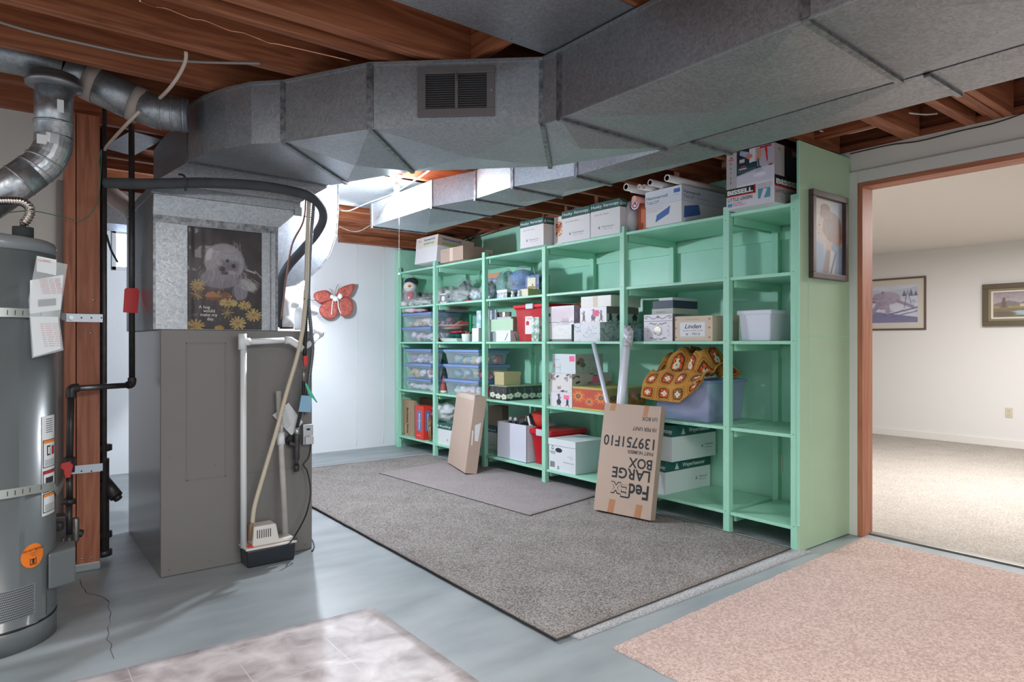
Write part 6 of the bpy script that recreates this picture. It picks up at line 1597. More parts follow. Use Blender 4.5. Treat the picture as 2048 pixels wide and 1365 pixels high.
# tins
for k in range(6):
    a = 1275 if k < 3 else 1284; lv = k % 3
    c = P(a, 670, x=3.70); mb = MB(); mb.lathe([(.030, 0), (.031, .004), (.031, .020), (.033, .021), (.033, .028), (.030, .030)], (3.72 + (.03 if k > 2 else 0), c.y, S3 + lv * .031), 20)
    mb.build('round_tin', [M('blue_grey_tin', (128, 160, 172), .35, .3)], label='small blue grey round tin, %s of the %s stack beside the damask box' % (['lowest', 'middle', 'topmost'][lv], ['left', 'right'][k // 3]), cat='tin', group='blue grey tins beside the damask box')
def damask(W, H, lidfrac=.25):
    im = cv(W, H, (226, 220, 228)); ink = (104, 100, 112)
    rect(im, 0, lidfrac, 1, lidfrac + .02, (150, 146, 156))
    for s in (-1, 1):
        for k in range(6):
            t = k * .9; seg(im, .5 + s * (.05 + k * .06), .12 + .05 * math.sin(t), .5 + s * (.11 + k * .06), .12 + .05 * math.sin(t + .9), .010, ink)
        ell(im, .5 + s * .42, .11, .05, .06, ink); ell(im, .5 + s * .42, .11, .03, .035, (226, 220, 228))
        for k in range(7):
            t = k * .8; seg(im, .5 + s * (.05 + k * .035), .34 + .02 * math.sin(t), .5 + s * (.09 + k * .035), .36 + .02 * math.sin(t + 1), .012, ink, .8); seg(im, .5 + s * (.03 + k * .035), .90 + .03 * math.sin(t), .5 + s * (.07 + k * .035), .90 + .03 * math.sin(t + 1), .016, ink, .8)
        for y in (.45, .62, .8): ell(im, .5 + s * .36, y, .018, .018, ink)
        seg(im, .5 + s * .42, .48, .5 + s * .3, .62, .004, (170, 164, 176)); seg(im, .5 + s * .42, .76, .5 + s * .3, .62, .004, (170, 164, 176))
    ell(im, .5, .10, .05, .05, ink, .9); ell(im, .5, .40, .03, .02, ink); return im
fd, rd2 = artbox('keepsake_box', 'grey damask box with metal label holder beside the clock box', 1288, 1345, 1350, 630.5, S3, 3.66, damask(96, 86), cv(8, 20, (130, 118, 122)))
mb = MB(); c = fd.F(.5, .36, .003)
pts = [c + Vector((-.003, math.cos(t) * .030, math.sin(t) * .026)) for t in [math.pi + math.pi * k / 12 for k in range(13)]]
mb.tube(pts, .0028, 8); mb.prism([c + Vector((0, .030, 0)), c + Vector((0, -.030, 0)), c + Vector((0, -.030, .022)), c + Vector((0, -.018, .026)), c + Vector((0, -.018, .034)), c + Vector((0, .018, .034)), c + Vector((0, .018, .026)), c + Vector((0, .030, .022))], (-.002, 0, 0)); mb.build('label_holder', [M('brass_holder', (206, 204, 186), .3, .7)], rd2)
fe = plain('gift_box', 'grey lower half box lying on the damask box', 'box', 1303.5, 1346, 1396, 618.5, fd.z1 + .002, 3.70, [M('putty_card', (188, 192, 184), .6), INKG], art=lambda f, mb: f.ft(mb, 'SOVEREIGN', .22, .25, .4, 1, w=.42))
ff = plain('gift_box', 'navy blue box on top of the grey box above the damask box', 'box', 1305.5, 1346, 1395, 603, fe.z1 + .001, 3.705, [M('navy_card', (58, 68, 88), .5)])
mb = MB(); mb.box(3.74, 4.02, P(1345, 600, x=3.74).y, P(1318, 600, x=3.74).y, ff.z1 + .001, ff.z1 + .022); mb.build('paper_stack', [WCARD], label='small stack of white papers on the navy blue box', cat='papers')
f = Fit(1350, 1425, 1478, 634, S3, xf=3.648, topat='L')
r = f.root('clock_box', 'tan chime clock box numbered 7012 on the third board', 'box')
mb = MB(); f.body(mb); f.fq(mb, .12, .83, .16, .78, 1); 
for (a, b, c_, d) in ((.13, .82, .18, .186), (.13, .82, .755, .761), (.13, .135, .18, .76), (.815, .82, .18, .76)): f.fq(mb, a, b, c_, d, 2, .0009)
f.ft(mb, 'Linden', .27, .51, .24, 2, w=.44, shear=.35, bold=.01, off=.001); f.ft(mb, 'QUARTZ CHIME CLOCK', .22, .40, .06, 2, w=.54, off=.001); f.ft(mb, '# : 7012', .30, .24, .13, 2, w=.38, bold=.005, off=.001); f.ft(mb, 'Linden Clock', .30, .86, .05, 3, w=.35, off=.001)
for v in (.12, .5, .84): f.fq(mb, .90, .945, v, v + .06, 3, .0008); f.fq(mb, .015, .05, v, v + .06, 3, .0008)
mb.build('carton', [M('tan_box_card', (214, 192, 170), .7), WCARD, INK, M('brown_mark', (150, 116, 96), .7)], r, bevel=.0015)
f = Fit(1477, 1541, 1590, 622, S3, xf=3.66, topat='L'); f.x1 = f.x0 + .30; f.d = .30
r = f.root('white_box', 'white plastic lidded box alone in the rightmost bay on the third board', 'box')
mb = MB(); t = .012; mb.add([(f.x0 + t, f.y0 + t, f.z0), (f.x1 - t, f.y0 + t, f.z0), (f.x1 - t, f.y1 - t, f.z0), (f.x0 + t, f.y1 - t, f.z0), (f.x0, f.y0, f.z1 - .02), (f.x1, f.y0, f.z1 - .02), (f.x1, f.y1, f.z1 - .02), (f.x0, f.y1, f.z1 - .02)], [(0, 3, 2, 1), (4, 5, 6, 7), (0, 1, 5, 4), (1, 2, 6, 5), (2, 3, 7, 6), (3, 0, 4, 7)])
mb.build('tub', [M('white_plastic', (222, 226, 240), .35)], r, bevel=.008); mb = MB(); mb.box(f.x0 - .008, f.x1 + .008, f.y0 - .008, f.y1 + .008, f.z1 - .028, f.z1); mb.build('lid', [M('white_plastic', (222, 226, 240), .35)], r, bevel=.006)

# ---- second board from the floor (z .668)
S2 = SZ[1] + .0012
z = S2
for k, (tp, mt, nm) in enumerate(((756, cB, 'bottom'), (726, cD, 'middle'), (698, cC, 'top'))):
    f = Fit(810, 862, 888, tp, z, xf=3.67, topat='L')
    bin_('storage_bin', f, '%s bin of the left stack of three clear blue lidded bins' % nm, .2, contents=mt, seed=40 + k, group='clear blue lidded bins', cont_label='assorted trinkets inside the %s bin of the left stack' % nm); z = f.z1 + .001
z = S2
for k, (tp, mt, nm) in enumerate(((757.5, cB, 'bottom'), (728, cE, 'middle'), (699, cE, 'top'))):
    f = Fit(889, 957, 1017, tp, z, xf=3.66, topat='L')
    bin_('storage_bin', f, '%s bin of the right stack of three clear blue lidded bins' % nm, .2, contents=mt, seed=50 + k, group='clear blue lidded bins', cont_label='assorted trinkets inside the %s bin of the right stack' % nm); z = f.z1 + .001
bagged('plastic_bag', 'black bag wedged between the two stacks of blue lidded bins', 'bag', 881, 725, 3.86, (.12, .07, .20), S2, M('black_bag', (52, 58, 72), .3, noise=(12, (120, 130, 150), .12)), False, seed=61)
dl = thing('small_figurine', 'small red and white winter figure between the two stacks of bins', 'figurine', tuple(P(884, 783, x=3.68)))
c = P(884, 783, x=3.70); mb = MB(); mb.lathe([(.03, 0), (.034, .03), (.028, .08), (.018, .10)], (3.72, c.y, S2), 16); mb.build('body', [M('rust_red', (176, 84, 76), .7)], dl)
mb = MB(); mb.lathe([(.034, 0), (.037, .015), (.033, .025)], (3.72, c.y, S2 + .0), 16); mb.build('fur_trim', [wpl], dl)
mb = MB(); mb.blob((3.72, c.y, S2 + .115), (.018, .018, .02), .02, 1, 1, 0, nu=12, nv=8); mb.lathe([(.02, 0), (.012, .03), (.002, .06)], (3.72, c.y, S2 + .125), 12, 0); mb.build('head', [M('rust_red', (176, 84, 76), .7)], dl)
cc = P(977, 776, x=3.66); mb = MB(); mb.tube([(3.69, cc.y + math.cos(t) * .045, S2 + .055 + .06 * math.sin(t)) for t in [math.pi * k / 12 for k in range(13)]], .008, 8)
mb.tube([(3.69, cc.y + .045, S2 + .008), (3.69, cc.y + .045, S2 + .055)], .008, 8); mb.tube([(3.69, cc.y - .045, S2 + .008), (3.69, cc.y - .045, S2 + .055)], .008, 8)
mb.build('red_ribbon_loop', [M('red_ribbon', (206, 34, 64), .5)], label='red ribbon loop standing beside the black floral box', cat='ribbon')
def blackflor(W, H, n, seed):
    im = cv(W, H, (52, 54, 56)); rs = np.random.RandomState(seed)
    for _ in range(90): ell(im, rs.rand(), rs.rand() * .55, .008, .014, (120, 122, 118))
    for k in range(n):
        x = (k + .5) / n; y = .70 + .04 * rs.randn()
        for j in range(5):
            t = j * 1.257 + k; ell(im, x + math.cos(t) * .3 / n, y + math.sin(t) * .12, .22 / n, .08, (222, 222, 204), 1, .3)
        ell(im, x, y, .1 / n, .04, (150, 160, 120)); seg(im, x, .5, x - .1 / n, .2, .006, (190, 190, 176), .8)
    return im
f = Fit(980, 1013, 1086, 771, S2, xf=3.65, topat='L')
r = f.root('keepsake_box', 'black box printed with white lilies under the tan woodgrain box', 'box', 'patterned keepsake boxes')
mb = MB(); f.body(mb); f.fc(mb, blackflor(44, 40, 3, 1), 1); f.sc(mb, blackflor(96, 40, 5, 2), 1); mb.build('carton', [M('black_card', (56, 58, 58), .5), PRINT], r, bevel=.0015)
mb = MB(); mb.box(f.x0 - .003, f.x1 + .003, f.y0 - .003, f.y1 + .003, f.z1 - .004, f.z1 + .003); mb.build('lid_top', [M('sage_card', (150, 162, 136), .5)], r)
zf = f.z1 + .0035
f = Fit(989, 1008, 1041, 744, zf, xf=3.72, topat='L')
r = f.root('wood_box', 'tan woodgrain box with lid on the black lily box', 'box', 'patterned keepsake boxes')
wg = M('woodgrain_card', (206, 180, 142), .55, noise=(10, (190, 184, 136), .3, (1, 1, 6)))
mb = MB(); f.body(mb, 0, .72); mb.build('carton', [wg], r, bevel=.001); mb = MB(); f.body(mb, .72, 1, 0, .004); mb.build('lid', [wg], r, bevel=.001)
# bay of patterned boxes
fa, _ = artbox('keepsake_box', 'white cat printed box with pink note, lowest left beside the sunflower box', 1091, 1144, 1200, 782, S2, 3.655, cats(60, 38, (226, 222, 228), 3, 7), None, pink=(.70, .90, .55, .82))
def shoes(W, H, seed, base=(228, 224, 222)):
    im = cv(W, H, base); rs = np.random.RandomState(seed)
    for _ in range(16):
        x, y, t = rs.rand(), rs.rand(), rs.uniform(-1, 1); k = rs.randint(3)
        c_ = [(64, 58, 66), (150, 118, 122), (92, 84, 90)][k]
        if k == 0: seg(im, x, y, x + .06, y - .05, .022, c_); ell(im, x, y, .035, .045, c_)
        elif k == 1: pol(im, [(x, y), (x + .14, y - .05), (x + .16, y + .10), (x + .02, y + .15)], c_, .7)
        else: seg(im, x, y, x + .08 * math.cos(t), y + .1 * math.sin(t), .012, c_)
    return im
fb_, _ = artbox('keepsake_box', 'white box printed with little shoes and bags, middle of the pile', 1094, 1144, 1224, 746, fa.z1 + .001, 3.66, shoes(60, 40, 1), shoes(96, 40, 2, (196, 194, 184)), pinkS=(.50, .64, .45, .85))
def rose(W, H):
    im = toile(W, H, (168, 180, 172), (130, 140, 134), 4, 14)
    ell(im, .2, .35, .10, .16, (150, 110, 100)); ell(im, .26, .55, .1, .12, (96, 120, 96)); ell(im, .1, .45, .06, .1, (100, 84, 72)); return im
artbox('keepsake_box', 'pale grey green box with faint chair drawing and pink note on top of the pile', 1105, 1151, 1206, 708, fb_.z1 + .001, 3.68, (lambda im: (seg(im, .12, .3, .3, .3, .01, (150, 190, 176)), seg(im, .12, .5, .12, .95, .01, (150, 190, 176)), seg(im, .35, .5, .35, .95, .01, (150, 190, 176)), seg(im, .12, .7, .35, .7, .01, (150, 190, 176)), ell(im, .08, .62, .05, .09, (230, 170, 180)), im)[-1])(cv(48, 40, (220, 226, 230))), rose(60, 40), pink=(.74, .96, .62, .90))
def sunfl(W, H, n, seed, base=(196, 84, 66)):
    im = cv(W, H, base); rect(im, 0, 0, 1, .09, (190, 178, 96)); rect(im, 0, .90, 1, 1, (190, 178, 96))
    for k in range(n):
        x = (k + .55) / n; y = [.42, .62][k % 2] if n > 2 else .45; R = .64 / n if k % 2 == 0 else .46 / n
        for j in range(16): 
            t = j * .3927; seg(im, x, y, x + math.cos(t) * R, y + math.sin(t) * R * W / H, R * .17, (236, 150, 72) if j % 2 else (226, 124, 56), 1, True)
        ell(im, x, y, R * .34, R * .34 * W / H, (110, 88, 90)); ell(im, x, y, R * .2, R * .2 * W / H, (140, 118, 116))
    return im
f = Fit(1145, 1212, 1290, 773, S2, xf=3.635, topat='L')
r = f.root('sunflower_box', 'red box with big orange sunflowers beside the stacked printed boxes', 'box', 'patterned keepsake boxes')
sd = sunfl(90, 50, 3, 2, (170, 120, 80)); rect(sd, 0, 0, 1, .35, (170, 160, 110), .8)
mb = MB(); f.body(mb); f.fc(mb, sunfl(110, 84, 3, 1), 1); f.sc(mb, sd, 1); f.sq(mb, .62, .76, .45, .8, 2, .001); mb.build('carton', [M('sunflower_card', (196, 176, 110), .6), PRINT, PINKN], r, bevel=.001)
mb = MB()
for k in range(4): q = P(1262 + k * 3, 792 + k * 2, y=f.y0 - .004); mb.poly([q, q + Vector((.03, -.006, .02)), q + Vector((.01, -.012, -.02))], 0)
mb.build('raffia_bow', [M('straw_raffia', (206, 186, 110), .7)], r)
# blue tub with the crocheted blanket on it
f = Fit(1306, 1418, 1452, 756, S2, xf=3.64, topat='L'); f.x1 = 4.06; f.d = f.x1 - f.x0
r = f.root('blue_tub', 'big translucent blue plastic tub under the crocheted blanket', 'storage box')
BT = M('blue_tub_plastic', (168, 180, 216), .22, alpha=.52)
mb = MB(); t = .02
mb.add([(f.x0 + t, f.y0 + t, f.z0), (f.x1 - t, f.y0 + t, f.z0), (f.x1 - t, f.y1 - t, f.z0), (f.x0 + t, f.y1 - t, f.z0), (f.x0, f.y0, f.z1), (f.x1, f.y0, f.z1), (f.x1, f.y1, f.z1), (f.x0, f.y1, f.z1)], [(0, 3, 2, 1), (0, 1, 5, 4), (1, 2, 6, 5), (2, 3, 7, 6), (3, 0, 4, 7)])
mb.build('tub', [BT], r, bevel=.015)
mb = MB(); mb.box(f.x0 - .008, f.x1 + .008, f.y0 - .008, f.y1 + .008, f.z1 - .02, f.z1 - .001); mb.build('rim', [M('blue_rim_plastic', (140, 158, 206), .25, alpha=.85)], r, bevel=.006)
mb = MB()
for k, (a, b) in enumerate(((.2, .35), (.45, .3), (.7, .4), (.3, .6), (.6, .65))): mb.blob((f.x0 + .12, f.y1 - a * f.w, f.z0 + b * f.h), (.06, .08, .07), .2, 2, k, 0, 16, 10)
mb.blob(((f.x0 + f.x1) / 2, (f.y0 + f.y1) / 2, f.z0 + .09), (.15, .14, .08), .15, 2, 8, 0)
mb.build('folded_linens', [M('lilac_linen', (176, 172, 206), .8, noise=(30, (206, 206, 226), .2))], label='pale lilac linens seen through the blue tub', cat='linens', kind='stuff')
TUB = f
# granny-square blanket
def granny(u, v, NU=5, NV=9):
    a, b = u * NU, v * NV; i, j = int(a), int(b); x, y = a - i - .5, b - j - .5
    k = (i * 7 + j * 3) % 4
    rr_ = max(abs(x), abs(y)) * .6 + math.hypot(x, y) * .4; th = math.atan2(y, x)
    must, brown, orange, cream, olive = (198, 142, 62), (112, 64, 44), (236, 100, 36), (232, 224, 196), (160, 120, 56)
    if rr_ > .44: return must
    if rr_ > .42: return brown
    if rr_ > .35: return must
    if rr_ > .265: return brown
    if rr_ > .17: return (orange if k != 2 else olive) if math.cos(th * 8) > -.65 else brown
    if rr_ > .03: return cream if math.cos(th * 4) > -.55 or rr_ < .1 else brown
    return brown
def blanket(u, v):
    """u across (left to right), v from the back, over the pile, down the front"""
    yA, yB = TUB.y1 + .03, TUB.y0 + .02
    y = yA + (yB - yA) * u
    zr = TUB.z1
    if v < .55:
        t = v / .55; x = 4.02 - .34 * t
        h = zr + .015 + .20 * math.sin(math.pi * min(1, t * 1.02)) ** .8 * (0.30 + .82 * math.sin(math.pi * (.12 + .80 * u)) ** 1.0)
        h = min(h, SZ[2] - .019 - .055); h = max(h, zr + .012 + (.05 * (1 - abs(u - .6)) if t > .9 else 0))
        z = h + .028 * math.sin(u * 17 + t * 3) * math.sin(math.pi * t) + .012 * math.sin(u * 31 + 2)
        x += .02 * math.sin(u * 14 + 1)
    else:
        t = (v - .55) / .45
        x = 3.68 - .085 * math.sin(min(1, t * 1.6) * math.pi / 2) - .012 * math.sin(u * 12)
        drop = .185 - .15 * max(0, (u - .66) / .34) - .05 * max(0, .25 - u)
        z = zr + .03 + .03 * (1 - t) - drop * t ** 1.2 + .012 * math.sin(u * 17 + 3) * (1 - t)
        y += .045 * t * (1 - u)
    n_ = mnoise.noise(Vector((u * 7, v * 7, 3)))
    return Vector((x - .006 * n_, y, z + .006 * n_ + .0016 * math.sin(v * 260)))
nu, nv = 190, 250
mb = MB(); cols = [lin(granny(min(.9999, i / (nu - 1)), min(.9999, j / (nv - 1)), 4, 5)) for j in range(nv) for i in range(nu)]
mb.grid(blanket, nu, nv, 0, True, cols)
yarn = painted('crochet_yarn', .95); nt = yarn.node_tree; tc = nt.nodes.new('ShaderNodeTexCoord'); n_ = nt.nodes.new('ShaderNodeTexNoise'); n_.inputs['Scale'].default_value = 160; bp = nt.nodes.new('ShaderNodeBump'); bp.inputs['Strength'].default_value = .9; bp.inputs['Distance'].default_value = .006
nt.links.new(tc.outputs['Object'], n_.inputs[0]); nt.links.new(n_.outputs[0], bp.inputs['Height']); nt.links.new(bp.outputs[0], nt.nodes['Principled BSDF'].inputs['Normal'])
bl = mb.build('crochet_blanket', [yarn], label='mustard and brown crocheted granny square blanket heaped on the blue tub', cat='blanket')
sm = bl.modifiers.new('thickness', 'SOLIDIFY'); sm.thickness = .008; sm.offset = 1

# ---- lowest board (z .137)
S1 = SZ[0] + .0012
f = Fit(803.5, 828, 834, 799, S1, xf=3.70, topat='L')
r = f.root('cardboard_box', 'tan upright box with vertical black lettering in the lowest left bay', 'box')
mb = MB(); f.body(mb); mb.text('brown box', f.F(.42, .78), Vector((0, 0, -1)), Vector((0, -1, 0)), .06, 1, width=.30, bold=.04); f.fq(mb, .28, .50, 0, .3, 2)
mb.build('carton', [CARD2, INK, M('brown_tape', (196, 166, 130), .4)], r, bevel=.0015)
f = Fit(830.5, 847, 864, 811, S1, xf=3.64, topat='L')
r = f.root('doll_box', 'bright red box with window pictures beside the tan box in the lowest left bay', 'box')
mb = MB(); f.body(mb)
im = cv(20, 44, (110, 120, 160)); seg(im, .5, .2, .5, .9, .06, (220, 222, 232)); seg(im, .3, .5, .7, .5, .04, (200, 200, 214)); ell(im, .5, .2, .1, .05, (236, 220, 210))
f.fc(mb, im, 1, .18, .82, .25, .86); f.sc(mb, im, 1, .18, .82, .25, .86); f.ft(mb, 'ceramic', .2, .10, .05, 2, w=.5); mb.build('carton', [M('bright_red_card', (222, 52, 40), .45), PRINT, WINK], r, bevel=.0015)
plain('cardboard_box', 'open brown box behind the red box in the lowest left bay', 'box', 832, 862, 872, 795, S1, 3.92, [M('brown_inner', (150, 112, 92), .8)])
bw = thing('ribbon_bow', 'gold and brown ribbon bow in front of the red box', 'bow', tuple(P(856, 884, x=3.64))); c = P(856, 850, x=3.63); c.x = 3.66
for k in range(7):
    a = k * .9; mb = MB(); mb.tube([c, c + Vector((-.02, math.cos(a) * .03, .03 + math.sin(a) * .035)), c + Vector((-.005, math.cos(a + .5) * .035, .02 + math.sin(a + .5) * .04)), c], .006, 6); mb.build('loop', [M('gold_ribbon', (170, 130, 90), .5)], bw)
for s_ in (-1, 1):
    mb = MB(); mb.tube([c, c + Vector((-.01, s_ * .015, -.07)), Vector((c.x, c.y + s_ * .012, S1 + .004))], .007, 6); mb.build('tail', [M('gold_ribbon', (170, 130, 90), .5)], bw)
f = Fit(873.5, 950, 958, 845, S1, xf=3.65, topat='L')
husky(f, 'carton with teal lid under cotton wool, behind the leaning brown box', hand='', lid=.27, side_text=False)
bagged('cotton_wool', 'heap of white cotton wool in clear wrap on the low teal lidded carton', 'cotton', 893, 820, 3.80, (.12, .17, .10), f.z1 + .001, M('cotton_white', (232, 236, 238), .9, bump=(16, 1, .02)), 1, seed=71, amp=.24)
f = Fit(969, 993.5, 1010, 851, S1, xf=3.86, topat='L'); f.x1 = 4.15; f.d = f.x1 - f.x0
r = f.root('paper_carton', 'teal lidded white carton deep in the lowest board behind the leaning box', 'box', 'copy paper cartons')
f.y1 += .12; f.w += .12
mb = MB(); f.body(mb, 0, .75); f.ft(mb, 'Weyerhaeuser', .70, .2, .06, 1, w=.25); mb.build('carton', [WCARD, INK], r, bevel=.002)
mb = MB(); f.body(mb, .75, 1, 0, .003); g = Fit.__new__(Fit); g.__dict__ = dict(f.__dict__); g.x0 -= .003; g.ft(mb, 'Weyerh', .55, .81, .13, 1, w=.42, bold=.01); mb.build('lid', [HGREEN, WINK], r, bevel=.002)
plain('cardboard_box', 'dull brown box stacked on the deep teal lidded carton', 'box', 972, 1004, 1017, 809, f.z1 + .001, 3.90, [M('dull_brown_card', (138, 120, 104), .8)])  # duller brown than the other cardboard
# open white box with odds and ends
f = Fit(994.5, 1053, 1069, 852, S1, xf=3.66, topat='R')
f.x1 = f.x0 + .34; f.d = .34
r = f.root('open_white_box', 'open white cardboard box full of black and white odds and ends', 'box')
mb = MB()
for (a, b, c_, d) in ((f.x0, f.x1, f.y0, f.y0 + .005), (f.x0, f.x1, f.y1 - .005, f.y1), (f.x0, f.x0 + .005, f.y0, f.y1), (f.x1 - .005, f.x1, f.y0, f.y1)): mb.box(a, b, c_, d, f.z0, f.z1)
mb.box(f.x0, f.x1, f.y0, f.y1, f.z0, f.z0 + .005); mb.build('carton', [M('lilac_white_card', (214, 216, 230), .6)], r, bevel=.001)
cy = (f.y0 + f.y1) / 2
bk = MB(); bk.tube(arc([(3.72, cy - .02, f.z1 - .06), (3.72, cy - .02, f.z1 + .03), (3.74, cy - .04, f.z1 + .06), (3.80, cy - .12, f.z1 + .055), (3.82, cy - .14, f.z1 - .04)], 5), .006, 8)
bk.build('basket_hoop', [M('dark_red_rattan', (88, 50, 48), .6)], label='dark curved basket handle sticking out of the open white box', cat='stick')
for k, (dy, dx, lb) in enumerate(((.10, .05, 'small black figurine with white cap at the left in the open white box'), (.04, .06, 'black figurine with white cap in the middle of the open white box'))):
    t = thing('figurine', lb, 'figurine', (f.x0 + dx, cy + dy - .02, f.z0 + .01)); mb = MB(); mb.lathe([(.022, 0), (.024, .08), (.018, f.h - .0), (.008, f.h + .01)], (f.x0 + dx, cy + dy - .02, f.z0 + .006), 14); mb.build('body', [M('glossy_black', (30, 32, 36), .2)], t)
    mb = MB(); mb.blob((f.x0 + dx, cy + dy - .02, f.z0 + f.h + .03), (.016, .018, .02), .05, 2, k, 0, nu=12, nv=8); mb.build('head', [wpl], t)
mb = MB(); mb.blob((f.x0 + .1, cy - .07, f.z0 + f.h * .9), (.06, .06, .045), .1, 2, 5, 0); mb.build('black_boot', [MATS['glossy_black']], label='rounded shiny black ornament at the right in the open white box', cat='ornament')
mb = MB(); mb.tube([(f.x0 + .12, cy - .02, f.z1 - .05), (f.x0 + .10, cy - .09, f.z1 + .07)], [.006, .002], 8); mb.build('wooden_stick', [M('pale_wood_handle', (206, 180, 140), .6)], label='pale wooden handle poking out of the open white box', cat='stick')
# red tote, low, with santa bag behind
f = Fit(1062, 1104, 1172, 857, S1, xf=3.70, topat='L')
bin_('storage_tote', f, 'low wide red plastic tote behind the white file box', .14, REDL, REDP, contents=cF, seed=9, handle=M('grey_latch', (206, 214, 218), .3), taper=.03, cont_label='red baubles inside the low wide red tote')
zz = f.z1
sb_ = thing('felt_bag', 'round red felt bag with black belt leaning on the low red tote', 'bag', tuple(P(1078, 850, x=3.9)))
c = P(1080, 832, x=3.80); c.z = zz + .075
mb = MB(); mb.blob(c, (.06, .12, .075), .05, 1.5, 3, 0, flat=zz + .001); mb.build('bag_body', [M('red_felt', (206, 60, 52), .8)], sb_)
mb = MB(); mb.prism([c + Vector((-.062, .055, .05)), c + Vector((-.062, .08, .03)), c + Vector((-.062, .02, -.06)), c + Vector((-.062, -.01, -.05))], (-.004, 0, 0)); mb.build('belt', [MATS['glossy_black']], sb_)
mb = MB(); mb.tube([c + Vector((-.055, .10, .02)), c + Vector((-.06, .07, -.055)), c + Vector((-.06, .02, -.07))], .010, 10); mb.build('fur_trim', [wpl], sb_)
# white file box with lid and barcode
f = Fit(1098, 1151, 1212, 876, S1, Lb=939, topat='L')
r = f.root('file_box', 'white office file box with lid, barcode and oval hand hole', 'box')
mb = MB(); f.body(mb, 0, .80)
pts = [f.F(.38, .66, .0006) + Vector((0, math.cos(t) * .042 * (1 if abs(math.cos(t)) < .7 else 1.0), math.sin(t) * .019)) for t in [2 * math.pi * k / 20 for k in range(20)]]
mb.add(pts[::-1], [tuple(range(20))], 1)
pts = [f.F(.14, .71, .0006) + Vector((0, math.cos(t) * .014, math.sin(t) * .017)) for t in [2 * math.pi * k / 16 for k in range(16)]]; mb.add(pts[::-1], [tuple(range(16))], 1)
pts = [f.F(.14, .71, .0009) + Vector((0, math.cos(t) * .009, math.sin(t) * .011)) for t in [2 * math.pi * k / 16 for k in range(16)]]; mb.add(pts[::-1], [tuple(range(16))], 0)
f.ft(mb, 'BUSINESS', .05, .57, .045, 1, w=.22, bold=.02); f.ft(mb, 'SOURCE', .08, .515, .045, 1, w=.16, bold=.02); f.ft(mb, 'Christmas Lights', .55, .30, .06, 2, w=.40, shear=.3); f.ft(mb, 'contents', .70, .50, .035, 2, w=.2); f.ft(mb, 'date', .80, .45, .035, 2, w=.1)
for k in range(12): f.fq(mb, .05 + k * .015, .05 + k * .015 + (.009 if k % 3 else .005), .10, .28, 1, .0006)
pts = [f.F(.36, .11, .0006) + Vector((0, math.cos(t) * .012, math.sin(t) * .014)) for t in [2 * math.pi * k / 16 for k in range(16)]]; mb.add(pts[::-1], [tuple(range(16))], 1)
pts = [f.F(.36, .11, .0009) + Vector((0, math.cos(t) * .007, math.sin(t) * .008)) for t in [2 * math.pi * k / 16 for k in range(16)]]; mb.add(pts[::-1], [tuple(range(16))], 0)
WC2 = M('cool_white_card', (222, 228, 232), .6)
mb.build('carton', [WC2, INK, INKG], r, bevel=.002); mb = MB(); f.body(mb, .80, 1, 0, .006); mb.build('lid', [WC2], r, bevel=.002)
# two teal lidded cartons at the right of the lowest board
f = Fit(1290, 1330.5, 1420, 927, S1, Lb=None, xf=3.66, topat='R')
def weyer(f, label, off=0):
    r = f.root('paper_carton', label, 'box', 'copy paper cartons')
    mb = MB(); f.body(mb, 0, .68); logo_tri(mb, f, .68, .30, .022, 1, 0, 'S', 0); f.st(mb, 'Weyerhaeuser', .74, .34, .085, 1, w=.2); f.st(mb, 'The future is growing', .74, .26, .045, 1, w=.17)
    mb.build('carton', [WC2, INK], r, bevel=.002)
    mb = MB(); f.body(mb, .69, 1, 0, .004); g = Fit.__new__(Fit); g.__dict__ = dict(f.__dict__); g.x0 -= .004; g.y0 -= .004; g.d += .008; g.w += .008
    logo_tri(mb, g, .24, .73, .045, 1, 0, 'S', 0); g.st(mb, 'Weyerhaeuser', .36, .775, .17, 1, w=.50, bold=.008); g.ft(mb, 'Husky Xerocopy', .2, .78, .17, 1, w=.78, bold=.008)
    mb.build('lid', [HGREEN, WINK], r, bevel=.002)
f.z1 = P(1330.5, 925, x=3.66).z; f.h = f.z1 - f.z0; weyer(f, 'lower of two stacked teal lidded cartons at the right of the lowest board')
f2 = Fit(1300, 1344, 1431, 852, f.z1 + .006, xf=3.665, topat='R'); f2.x1 = min(f2.x1, 4.17); f2.d = f2.x1 - f2.x0; weyer(f2, 'upper of two stacked teal lidded cartons at the right of the lowest board')
# ---- things leaning or standing on the floor in front
def leaning(name, label, corners, thick_px, mats, deco, cat='box', zfloor=.021):
    """corners: front face bottom-left, bottom-right on the floor; top given by height; built upright then tipped"""
# tipped cartons: front-bottom edge on the rug, leaning back against the shelf edge
def tipped(name, label, bl, br_, z0, tl, depth, parts_fn, group=None):
    a = P(*bl, z=z0); b = P(*br_, z=z0)
    ux = (b - a); w = ux.length; ux.normalize()
    nb = Vector((-ux.y, ux.x, 0))                       # horizontal, away from the viewer
    if nb.dot(a) < 0: nb = -nb
    r_ = Vector(ray(*tl))                                # ray through the top left corner meets the plane containing a with normal ux
    t = a.copy(); t.z -= CAMH
    k = t.dot(ux) / r_.dot(ux); top = Vector((r_.x * k, r_.y * k, CAMH + r_.z * k))
    up = (top - a); h = up.length; up.normalize()
    nrm = ux.cross(up)                                   # towards the viewer
    m = Matrix((ux, up, nrm)).transposed().to_4x4(); m.translation = a
    t_ = bpy.data.objects.new(name, None); t_.empty_display_size = .05; C.objects.link(t_)
    t_.matrix_world = m; t_.rotation_mode = 'XYZ'; ROOTM[t_.name] = m
    tag(t_, label, 'box', group)
    print(name, 'w h', round(w, 3), round(h, 3), 'up', [round(c, 2) for c in up])
    parts_fn(t_, w, h, depth); return t_
